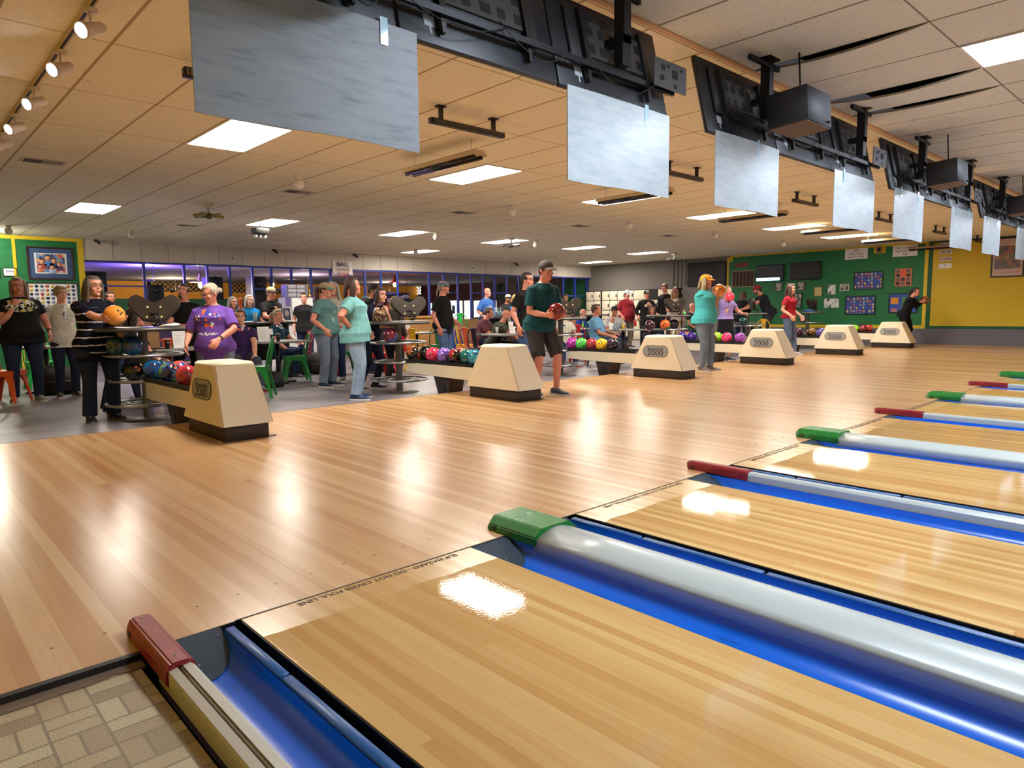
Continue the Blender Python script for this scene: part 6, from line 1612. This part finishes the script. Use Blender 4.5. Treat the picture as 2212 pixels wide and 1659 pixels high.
    for sx in (1, -1):
        hp, K, A = ank[sx]; M = Matrix.Translation(V(A.x, A.y, 0)*s) @ Matrix.Rotation(R(-sx*foot_yaw), 4, 'Z') @ Matrix.Scale(s, 4)
        sh = MB(); rs = []
        for (yy, wx, ht) in ((-.085, .020, .055), (-.075, .036, .085), (-.03, .042, .100), (.03, .044, .088), (.08, .048, .066), (.13, .050, .052), (.17, .042, .044), (.19, .022, .036)):
            rs.append([(wx*math.cos(a), yy, .016+(ht-.016)*(.5+.5*math.sin(a)) if math.sin(a) > -.2 else .016) for a in [2*PI*k/14 for k in range(14)]])
        sh.rings(rs, True, True, False, M); so_ = sh.build('shoe', sm1, root)
        sl = MB(); sl.rings([[(-wx, yy, 0), (wx, yy, 0), (wx, yy, .020), (-wx, yy, .020)] for yy, wx in ((-.09, .026), (-.07, .042), (0, .042), (.09, .052), (.15, .050), (.185, .034), (.197, .016))], True, False, False, M); sl.build('sole', sm2, so_)
        if near:
            la = MB()
            for k in range(4): la.tube([(-.022, .03+k*.02, .092-k*.010), (.022, .036+k*.02, .092-k*.010)], .0028, 5, M)
            la.build('laces', flat('laces_pale', (214, 214, 210), .7), so_)
    if extra: extra(root, s, T, joints, Mh, hip)
    return root
def watch(side):
    def f(root, s, T, J, Mh, hip):
        S, E_, W = J[side]; d = (W-E_).normalized(); p = W-d*.03; M = Matrix.Translation(p*s) @ d.to_track_quat('Z', 'Y').to_matrix().to_4x4()
        o = MB().lathe([(.027*s, -.010*s), (.034*s, -.008*s), (.034*s, .008*s), (.027*s, .010*s)], 18, M).build('wristwatch', BLACK, root)
    return f
def collarV(root, s, T, J, Mh, hip): pass
def front_blob(name, m, x, t, r, dep):
    def f(root, s, T, J, Mh, hip): MB().ell(tuple(T(x, dep, t)*s), (r[0]*s, r[1]*s, r[2]*s), 16, 10).build(name, m, root)
    return f
JB = (44, 56, 84); DK = (26, 30, 44); BK = (24, 24, 28)
BWL = [(235, 235, 240), (220, 110, 50), (60, 60, 150), (235, 235, 240), (210, 90, 60)]
WH = [(225, 225, 225), (240, 240, 240)]
MINT = (122, 184, 188)
# --- near group
person('woman in a black printed tee with chin on her hand at the left picture edge', 46, 9.11, 598, 8, w=1.32, belly=.05, bust=.04, near=True, hair=('shoulder', (150, 124, 92), (176, 150, 112)), glasses=True, skin='rosy', shirt=('black_print_tee', (22, 22, 25)), prints=[(-.0, 1.30, .19, .09, [(220, 210, 200), (210, 190, 60), (230, 230, 230), (200, 200, 200)], 26)], legs=('trousers', (30, 40, 62), True), armR='chin', armL='fwd', shoes=((120, 118, 110), (190, 188, 180)), hyaw=-8, hroll=4, extra=watch(-1))
person('older woman in a white jacket with short blonde hair on the far left', 137, 9.32, 616, 12, near=True, hair=('pixie', (176, 156, 120), (214, 200, 170)), skin='fair', shirt=('cream_jacket', (214, 212, 196)), sleeve=1.7, hem=-.16, legs=('trousers', (30, 34, 52), True), armR=((.30, .10, -.46), (.5, -1, 0), (0, .3, -1), (-1, 0, 0), .4), armL=((.28, .05, -.48), (.4, -1, 0), (0, .1, -1), (-1, 0, 0), .35), shoes=((40, 38, 40), (180, 180, 180)), hyaw=10,
       extra=lambda root, s, T, J, Mh, hip: (MB().ell(tuple(T(0, .095, .30)*s), (.055*s, .045*s, .17*s), 16, 10).build('blouse', art('blouse_print', [(220, 216, 214), (226, 222, 218), (60, 60, 80), (224, 220, 216), (214, 210, 210)], 60), root)))
person('woman in a navy shirt with white tie dye stripes holding an orange bowling ball', 207, 6.33, 594, 20, near=True, w=1.22, belly=.03, bust=.035, hair=('shoulder', (112, 102, 94), (150, 140, 130)), glasses=True, skin='fair', shirt=('navy_striped_tunic', (18, 20, 38)), stripes=True, sleeve=.95, hem=-.22, legs=('trousers', (36, 44, 60), True), flare=1.35, armR='ball', armL='ball', hyaw=12, shoes=((26, 28, 34), (120, 120, 116)),
       ballspec=(247, 681, .34, ballmat('ball_orange', (240, 150, 60), (250, 176, 96), 6), 'orange bowling ball held by the woman in the striped navy shirt'))
person('older woman in a purple bowling tee with white hair in a bun looking down', 463, 5.55, 611, -12, near=True, w=1.22, belly=.06, bust=.04, hair=('bun', (196, 184, 164), (226, 216, 196)), glasses=True, skin='rosy', shirt=('purple_print_tee', (112, 76, 168)), prints=[(.03, 1.24, .15, .12, BWL, 16), (.03, 1.06, .12, .02, WH, 60)], sleeve=.85, hem=-.3, legs=('trousers', (110, 120, 140), True), armR='fwd', armL=((.12, .30, -.36), (1, -.5, .2), (-.5, .5, -.7), (-.4, -.6, -.3), .35), hyaw=-42, hpitch=18, lean=6, extra=watch(-1))
person('bald bearded man in a black polo leaning behind the scoring console', 404, 8.3, 612, -12, w=1.1, near=True, hair=('short', (60, 46, 38)), beard=((60, 46, 40), 'goatee'), skin='rosy', shirt=('polo_black', (22, 22, 24)), sleeve=.6, legs=('trousers', BK, False), armR='cross', armL='fwd', hroll=-14, hpitch=-8, lean=10)
person('seated person in dark purple bowling tee and glasses facing the camera', 519, 8.35, 667, 6, pose='sit', w=1.2, near=True, hair=('curly', (84, 62, 46)), glasses=True, skin='fair', shirt=('plum_print_tee', (58, 36, 84)), prints=[(.0, .98, .14, .08, BWL, 18)], sleeve=.6, legs=('trousers', (58, 62, 70), True), armR='lap', armL='knee', shoes=((24, 24, 28), (220, 90, 50)), feet=((.12, .50), (-.20, .55)))
person('grey haired woman with glasses behind the black bar table', 499, 11.0, 640, 28, pose='stand', hair=('bob', (150, 146, 144), (186, 182, 178)), glasses=True, skin='rosy', shirt=('maroon_top', (70, 40, 50)), sleeve=.6, armR='table', armL='table', lean=8)
person('white haired woman in a bright blue tee behind the orange pin', 536, 10.85, 636, 22, w=1.15, hair=('bob', (206, 202, 194), (236, 234, 228)), skin='pale', shirt=('bright_blue_tee', (24, 134, 206)), sleeve=.6, armR='table', armL='table', prints=[(-.07, 1.26, .05, .02, WH, 60)], lean=8)
person('man in a tan and black cap, glasses and black bowling print tee', 587, 10.7, 617, 38, w=1.25, belly=.05, hair=('short', (120, 110, 100)), cap=((176, 160, 122), (24, 24, 26)), glasses=True, skin='rosy', shirt=('black_bowl_tee', (24, 24, 28)), prints=[(.0, 1.22, .13, .08, [(235, 235, 235), (210, 110, 50), (20, 20, 22)], 20)], sleeve=.7, armR='table', armL='down', legs=('trousers', JB, True))
person('smiling woman with a greying ponytail in a teal tee seated at the grey table', 598, 9.75, 667, 62, pose='sit', near=True, hair=('pony', (166, 144, 116), (200, 184, 156)), skin='rosy', shirt=('dark_teal_tee', (22, 62, 82)), prints=[(.0, .95, .12, .04, WH, 30)], sleeve=.6, armR='lap', armL='table', legs=('trousers', (28, 40, 70), True), hyaw=-14)
person('dark haired woman in a black v neck tee walking between the tables', 659, 11.6, 631, -6, w=1.05, hair=('bun', (48, 36, 32)), skin='fair', shirt=('black_vneck', (34, 32, 36)), sleeve=.55, armR='down', armL='down', legs=('trousers', (32, 38, 66), True), feet=((.12, -.12), (-.12, .14)), shoes=((150, 150, 150), (220, 220, 220)), bust=.03)
person('ponytailed woman in a mint cap and dusty mint tee with faded jeans', 703, 7.62, 607, 58, near=True, w=1.28, belly=.05, bust=.05, hair=('pony', (98, 62, 46), (128, 84, 60)), cap=((160, 142, 116), (96, 184, 156)), glasses=True, skin='rosy', shirt=('dusty_mint_tee', (92, 134, 134)), prints=[(.0, 1.12, .10, .10, [(130, 160, 152), (150, 176, 168)], 14)], sleeve=.6, hem=-.06, legs=('trousers', (104, 116, 136), True), flare=1.2, armR='fwd', armL='fwd', shoes=((28, 44, 78), (214, 212, 204)))
person('white haired woman in a black and white raglan tee with her mouth open', 723, 8.3, 607, -14, near=True, hair=('shoulder', (196, 192, 184), (236, 234, 230)), skin='fair', shirt=('raglan_white', (210, 204, 198)), sleeve=.9, hem=-.04, legs=('trousers', (30, 42, 74), True), armR='down', armL='cross', mouth_open=True, hroll=8, hpitch=-6, shoes=((40, 44, 54), (214, 212, 204)), prints=[(.0, 1.26, .08, .04, [(60, 60, 60), (90, 90, 90)], 30)])
person('woman in a mint tee and pale jeans with hand on hip, seen from the side', 766, 5.84, 598, 84, near=True, w=1.3, belly=.06, bust=.05, hair=('bob', (70, 42, 34), (96, 60, 46)), skin='rosy', shirt=('mint_tee', MINT), prints=[(.0, 1.15, .08, .12, [(150, 206, 198), (166, 214, 206)], 12)], sleeve=.6, hem=-.13, legs=('trousers', (142, 166, 196), True), flare=1.25, armR='hip', armL='fwd', hpitch=-4, shoes=((30, 58, 108), (226, 226, 222)), lean=-3)
person('tall man in a black cap standing behind the leaning woman', 806, 8.9, 610, 62, w=1.1, hair=('short', (60, 50, 42)), cap=((36, 32, 32), (30, 28, 28)), skin='tan', shirt=('dark_grey_tee', (40, 40, 44)), sleeve=.6, legs=('trousers', JB, True))
person('man in a grey blue cap half hidden behind the mint shirted woman', 789, 10.6, 637, 60, hair=('short', (70, 60, 50)), cap=((60, 76, 96), (40, 50, 66)), skin='rosy', shirt=('slate_tee', (60, 66, 80)))
person('woman in a navy top leaning on the ball stand with chin on her hand', 799, 6.70, 621, 50, near=True, hair=('long', (58, 36, 30), (128, 88, 60)), skin='fair', shirt=('navy_top', (24, 28, 52)), sleeve=1.35, hem=-.14, legs=('trousers', (24, 30, 50), True), armR='cross', armL='chin', lean=20, hpitch=2, hyaw=-16, feet=((.10, -.16), (-.12, -.02)), shoes=((28, 34, 52), (206, 200, 186)))
person('blonde woman in a patterned jacket with her back turned at the second stand', 846, 7.35, 638, 150, hair=('shoulder', (196, 168, 116), (220, 196, 150)), skin='fair', shirt=('patterned_jacket', (66, 60, 58)), sleeve=1.8, lean=12, legs=('trousers', BK, False), prints=None)
person('man in a blue flat cap with grey ponytail and goatee in a black polo', 957, 7.75, 603, 68, near=True, w=1.12, belly=.05, hair=('short', (176, 166, 146), (206, 198, 180)), cap=((98, 116, 138), (104, 120, 140), 'flat'), glasses=True, beard=((190, 180, 160), 'goatee'), skin='rosy', shirt=('polo_black', (22, 22, 24)), sleeve=.75, hem=-.16, legs=('trousers', (74, 98, 136), True), armR='down', armL='fwd',
       extra=lambda root, s, T, J, Mh, hip: MB().tube([(0, -.095, -.01), (0, -.125, -.06), (0, -.13, -.13), (0, -.15, -.17)], [.018, .02, .016, .006], 10, Mh).build('ponytail', hairmat((176, 166, 146)), root))
person('bald man with grey goatee in a blue printed tee behind the bearded man', 1052, 11.9, 621, 48, w=1.15, hair=('bald', (120, 100, 90)), beard=((190, 184, 176), 'goatee'), skin='rosy', shirt=('royal_tee', (62, 108, 180)), prints=[(.03, 1.16, .10, .09, [(200, 210, 225), (150, 170, 205)], 30)], sleeve=.9, armR='fwd', armL='fwd')
person('woman in a maroon tee seated behind the bearded man', 1036, 9.5, 664, 72, pose='sit', w=1.25, hair=('bun', (86, 62, 48)), skin='rosy', shirt=('mauve_tee', (104, 58, 72)), sleeve=.9, lean=18, armR='table', armL='table', legs=('trousers', (26, 32, 56), True))
person('bald man with a long grey beard in an olive tee seated at the grey table', 1066, 8.25, 669, 72, pose='sit', near=True, w=1.2, hair=('bald', (120, 100, 90)), beard=((168, 158, 142), 'long'), skin='rosy', shirt=('olive_tee', (84, 90, 76)), sleeve=.8, lean=24, armR='reach', armL='table', legs=('trousers', (40, 44, 50), False), hyaw=-14)
person('man in a white and black mesh cap leaning on the back bar table', 1092, 12.0, 634, 36, w=1.1, hair=('short', (90, 70, 56)), cap=((206, 204, 202), (40, 38, 40)), beard=((90, 70, 56), 'full'), skin='tan', shirt=('charcoal_hoodie', (56, 54, 58)), sleeve=1.8, lean=10, armR='table', armL='cross')
person('blonde woman in a bright blue tee with a dark neck gaiter and headband', 1113, 10.9, 635, 62, hair=('bob', (186, 152, 100), (210, 180, 130)), skin='rosy', shirt=('bright_blue_tee', (24, 134, 206)), sleeve=.6, armR='table', armL='table')
person('seated player in a white cap with head bowed behind the grey table', 1110, 9.0, 669, 62, pose='sit', hair=('short', (110, 86, 66)), cap=((214, 208, 198), (206, 200, 190)), skin='tan', shirt=('brown_tee', (88, 64, 50)), lean=18, hpitch=30, armR='table', armL='table')
person('man in a black polo with glasses standing behind the bowler in teal', 1137, 5.75, 587, 56, near=True, w=1.1, belly=.03, hair=('short', (46, 38, 34), (90, 80, 74)), glasses=True, skin='rosy', shirt=('polo_black', (22, 22, 24)), sleeve=.7, hem=-.06, legs=('trousers', (56, 74, 110), True), armR='down', armL='down', shoes=((190, 50, 44), (220, 216, 210)))
CR = ballmat('ball_crimson', (120, 16, 22), (146, 26, 30), 6)
person('young bowler in a dark teal tee, shorts and grey cap holding a red ball', 1167, 3.72, 560, 34, z0=0., near=True, w=1.1, hair=('short', (70, 50, 38)), cap=((74, 68, 68), (100, 94, 92), 'ball'), skin='rosy', shirt=('deep_teal_tee', (24, 74, 82)), sleeve=.75, hem=-.10, legs=('shorts', (64, 58, 58), False), armR='ball', armL='ball', lean=10, hyaw=6, hpitch=6, shoes=((40, 52, 72), (180, 190, 200)), feet=((.10, .02), (-.16, .12)),
       ballspec=(1202, 673, .24, CR, 'dark red bowling ball held by the young bowler in the teal tee'))
person('seated player in a white tee with a blue print right of the bowler', 1216, 7.3, 664, 18, pose='sit', w=1.15, hair=('short', (60, 46, 38)), skin='tan', shirt=('cream_print_tee', (218, 212, 196)), prints=[(.02, .95, .05, .08, [(30, 90, 150), (30, 90, 150), (40, 110, 160)], 20)], sleeve=.6, armR='knee', armL='lap', legs=('trousers', (38, 52, 88), True), shoes=((150, 60, 50), (210, 200, 190)))
person('curly haired person far back between the blue window bars', 1222, 13.2, 636, -6, hair=('curly', (110, 80, 56)), skin='tan', shirt=('tan_top', (120, 96, 80)))
person('balding man with white beard in a royal blue sweater seated at a far table', 1250, 9.7, 667, 62, pose='sit', hair=('bald', (190, 186, 180), 'fringe'), beard=((206, 200, 192), 'full'), skin='rosy', shirt=('royal_sweater', (26, 60, 150)), sleeve=1.9, lean=10, armR='table', armL='table')
person('man in a light blue polo and jeans seated sideways on a dark chair', 1290, 7.15, 656, 80, pose='sit', w=1.2, belly=.05, near=True, hair=('short', (84, 56, 48)), skin='tan', shirt=('polo_sky', (112, 164, 206)), sleeve=.7, lean=-4, armR=((.16, .34, -.34), (.3, -.2, -1), (-.1, 1, -.3), (-.5, 0, -.6), .3), armL='table', legs=('trousers', (58, 72, 94), True), shoes=((40, 40, 44), (200, 200, 200)))
person('man in a white tee and black cap seated with his chin on his hand', 1325, 8.7, 659, 14, pose='sit', w=1.15, hair=('short', (60, 46, 40)), cap=((30, 30, 36), (34, 38, 52)), skin='tan', shirt=('white_tee', (208, 204, 206)), sleeve=.8, armR='chin', armL='table', lean=8, hyaw=-12)
person('heavy man in a dark red tee and white cap standing before the lockers', 1353, 10.6, 625, 38, w=1.3, belly=.08, hair=('short', (120, 100, 84)), cap=((200, 206, 214), (196, 202, 210)), skin='rosy', shirt=('brick_tee', (152, 40, 52)), sleeve=.9, hem=-.14, legs=('trousers', (150, 136, 120), False), armR='fwd', armL='fwd', hpitch=14)
person('man in a black cap with sunglasses and a black printed hoodie', 1396, 9.9, 625, 16, w=1.15, hair=('short', (110, 90, 70)), cap=((26, 26, 30), (30, 40, 56), 'ball', (180, 190, 200)), skin='rosy', shirt=('black_hoodie', (24, 24, 28)), prints=[(-.02, 1.24, .12, .05, [(214, 206, 196), (200, 150, 60)], 16)], sleeve=1.9, armR='fwd', armL='chest', legs=('trousers', BK, False))
person('woman with a brown bob and glasses in a black bowling hoodie, seated', 1408, 8.2, 659, 2, pose='sit', w=1.2, hair=('bob', (84, 46, 36), (116, 66, 50)), glasses=True, skin='rosy', shirt=('black_bowl_hoodie', (26, 26, 32)), prints=[(.0, .98, .14, .04, WH, 24)], sleeve=1.9, armR='table', armL='lap')
person('tall brown haired man looking down behind the woman in the pink cap', 1439, 9.9, 612, -30, hair=('short', (96, 58, 38)), skin='rosy', shirt=('black_jacket', (26, 24, 28)), sleeve=1.8, hpitch=18, lean=6)
person('blonde woman in a dusty pink cap and white tee leaning at the third stand', 1455, 8.9, 621, 10, w=1.05, hair=('long', (206, 176, 130), (226, 204, 166)), cap=((146, 86, 92), (130, 70, 80)), skin='tan', shirt=('offwhite_tee', (206, 196, 186)), sleeve=.6, lean=10, armR='cross', armL='down', hpitch=10, bust=.03, legs=('trousers', (190, 160, 120), False))
person('seated man with glasses in a black tee behind the woman in the orange cap', 1494, 9.3, 654, 52, pose='sit', w=1.15, hair=('bald', (90, 70, 60)), glasses=True, skin='rosy', shirt=('black_plain_tee', (28, 28, 32)), prints=[(.0, .95, .08, .06, WH, 12)], sleeve=.6, armR='lap', armL='lap', legs=('trousers', (70, 84, 100), True))
OB = ballmat('ball_amber', (206, 110, 20), (226, 140, 50), 8)
person('woman in an orange cap and aqua tee raising an orange ball to her face', 1521, 3.97, 590, 66, z0=0., near=True, w=1.28, belly=.05, bust=.04, hair=('bob', (190, 166, 126), (214, 196, 160)), cap=((238, 160, 30), (240, 150, 30), 'ball', (214, 200, 186)), skin='rosy', shirt=('aqua_tee', (80, 186, 190)), sleeve=.6, hem=-.09, legs=('trousers', (108, 118, 134), True), armR='ball', armL='ball', shoes=((120, 108, 100), (196, 190, 186)), feet=((.09, .02), (-.10, .08)),
       ballspec=(1553, 627, .02, OB, 'amber orange ball raised by the woman in the aqua tee', 'under'))
person('young woman in a lavender tee and black skirt with a hot pink ball', 1568, 5.5, 617, 50, w=1.05, hair=('long', (176, 150, 112), (204, 180, 140)), skin='fair', shirt=('lavender_tee', (158, 136, 204)), sleeve=.6, hem=.02, legs=('skirt', (24, 24, 32), False), armR='ball', armL=((.24, .28, -.30), (.8, -.5, -.4), (.2, 1, 0), (-.6, 0, -.6), .8), bust=.03,
       ballspec=(1576, 641, .16, ballmat('ball_neon_pink', (240, 60, 96), (250, 90, 120), 6), 'hot pink ball held by the woman in lavender', 'under'))
person('person with long frizzy brown hair and dark jacket seen from behind', 1601, 8.3, 629, 160, w=1.15, hair=('long', (104, 72, 48), (140, 100, 66)), skin='rosy', shirt=('dark_jacket', (32, 32, 38)), sleeve=1.9, armR='cross', armL='fwd', lean=8)
person('man in a red cap and black tee leaning over the fifth ball stand', 1660, 7.55, 614, -72, w=1.15, hair=('short', (70, 46, 38)), cap=((150, 30, 34), (150, 30, 34)), beard=((80, 52, 42), 'full'), skin='rosy', shirt=('black_work_tee', (38, 40, 46)), sleeve=.6, lean=26, armR='reach', armL='reach', legs=('trousers', (58, 58, 64), False), hpitch=10)
person('woman with very long brown hair in a red tee and jeans on the approach', 1705, 4.66, 613, 66, z0=0., near=True, w=1.05, bust=.03, hair=('vlong', (92, 62, 54), (130, 92, 78)), skin='fair', shirt=('red_tee', (166, 30, 46)), sleeve=.6, hem=-.04, legs=('trousers', (86, 104, 134), True), armR='fwd', armL='fwd', shoes=((190, 184, 184), (226, 222, 220)), feet=((.08, .0), (-.08, .12)))
LB = ballmat('ball_leopard', (206, 120, 60), (44, 24, 22), 26, .52, .03)
person('woman in a black jacket bending forward with a leopard spotted ball', 1974, 4.55, 621, 62, w=1.0, hair=('pony', (44, 34, 32)), skin='rosy', shirt=('black_zip_jacket', (28, 30, 34)), sleeve=1.85, legs=('trousers', (24, 24, 28), False), armR='ball', armL='ball', lean=22, z0=0., xy=(19.5, coly(1955, 19.5, 1.)),
       ballspec=(1998, 648, .0, LB, 'leopard spotted bowling ball held in front of the yellow wall'))
person('dark haired person seated far behind the striped woman', 241, 11.5, 628, 25, pose='stand', hair=('short', (44, 34, 32)), skin='tan', shirt=('dim_top', (60, 50, 56)))
person('woman with glasses seated in profile behind the orange ball', 289, 7.35, 662, 74, pose='sit', near=True, hair=('bob', (50, 34, 34)), glasses=True, skin='rosy', shirt=('black_bowl_print_tee', (24, 24, 28)), prints=[(.05, .92, .08, .04, BWL, 30)], sleeve=.6, armR='knee', armL='lap', legs=('trousers', (26, 36, 58), True), shoes=((60, 60, 66), (180, 180, 184)))
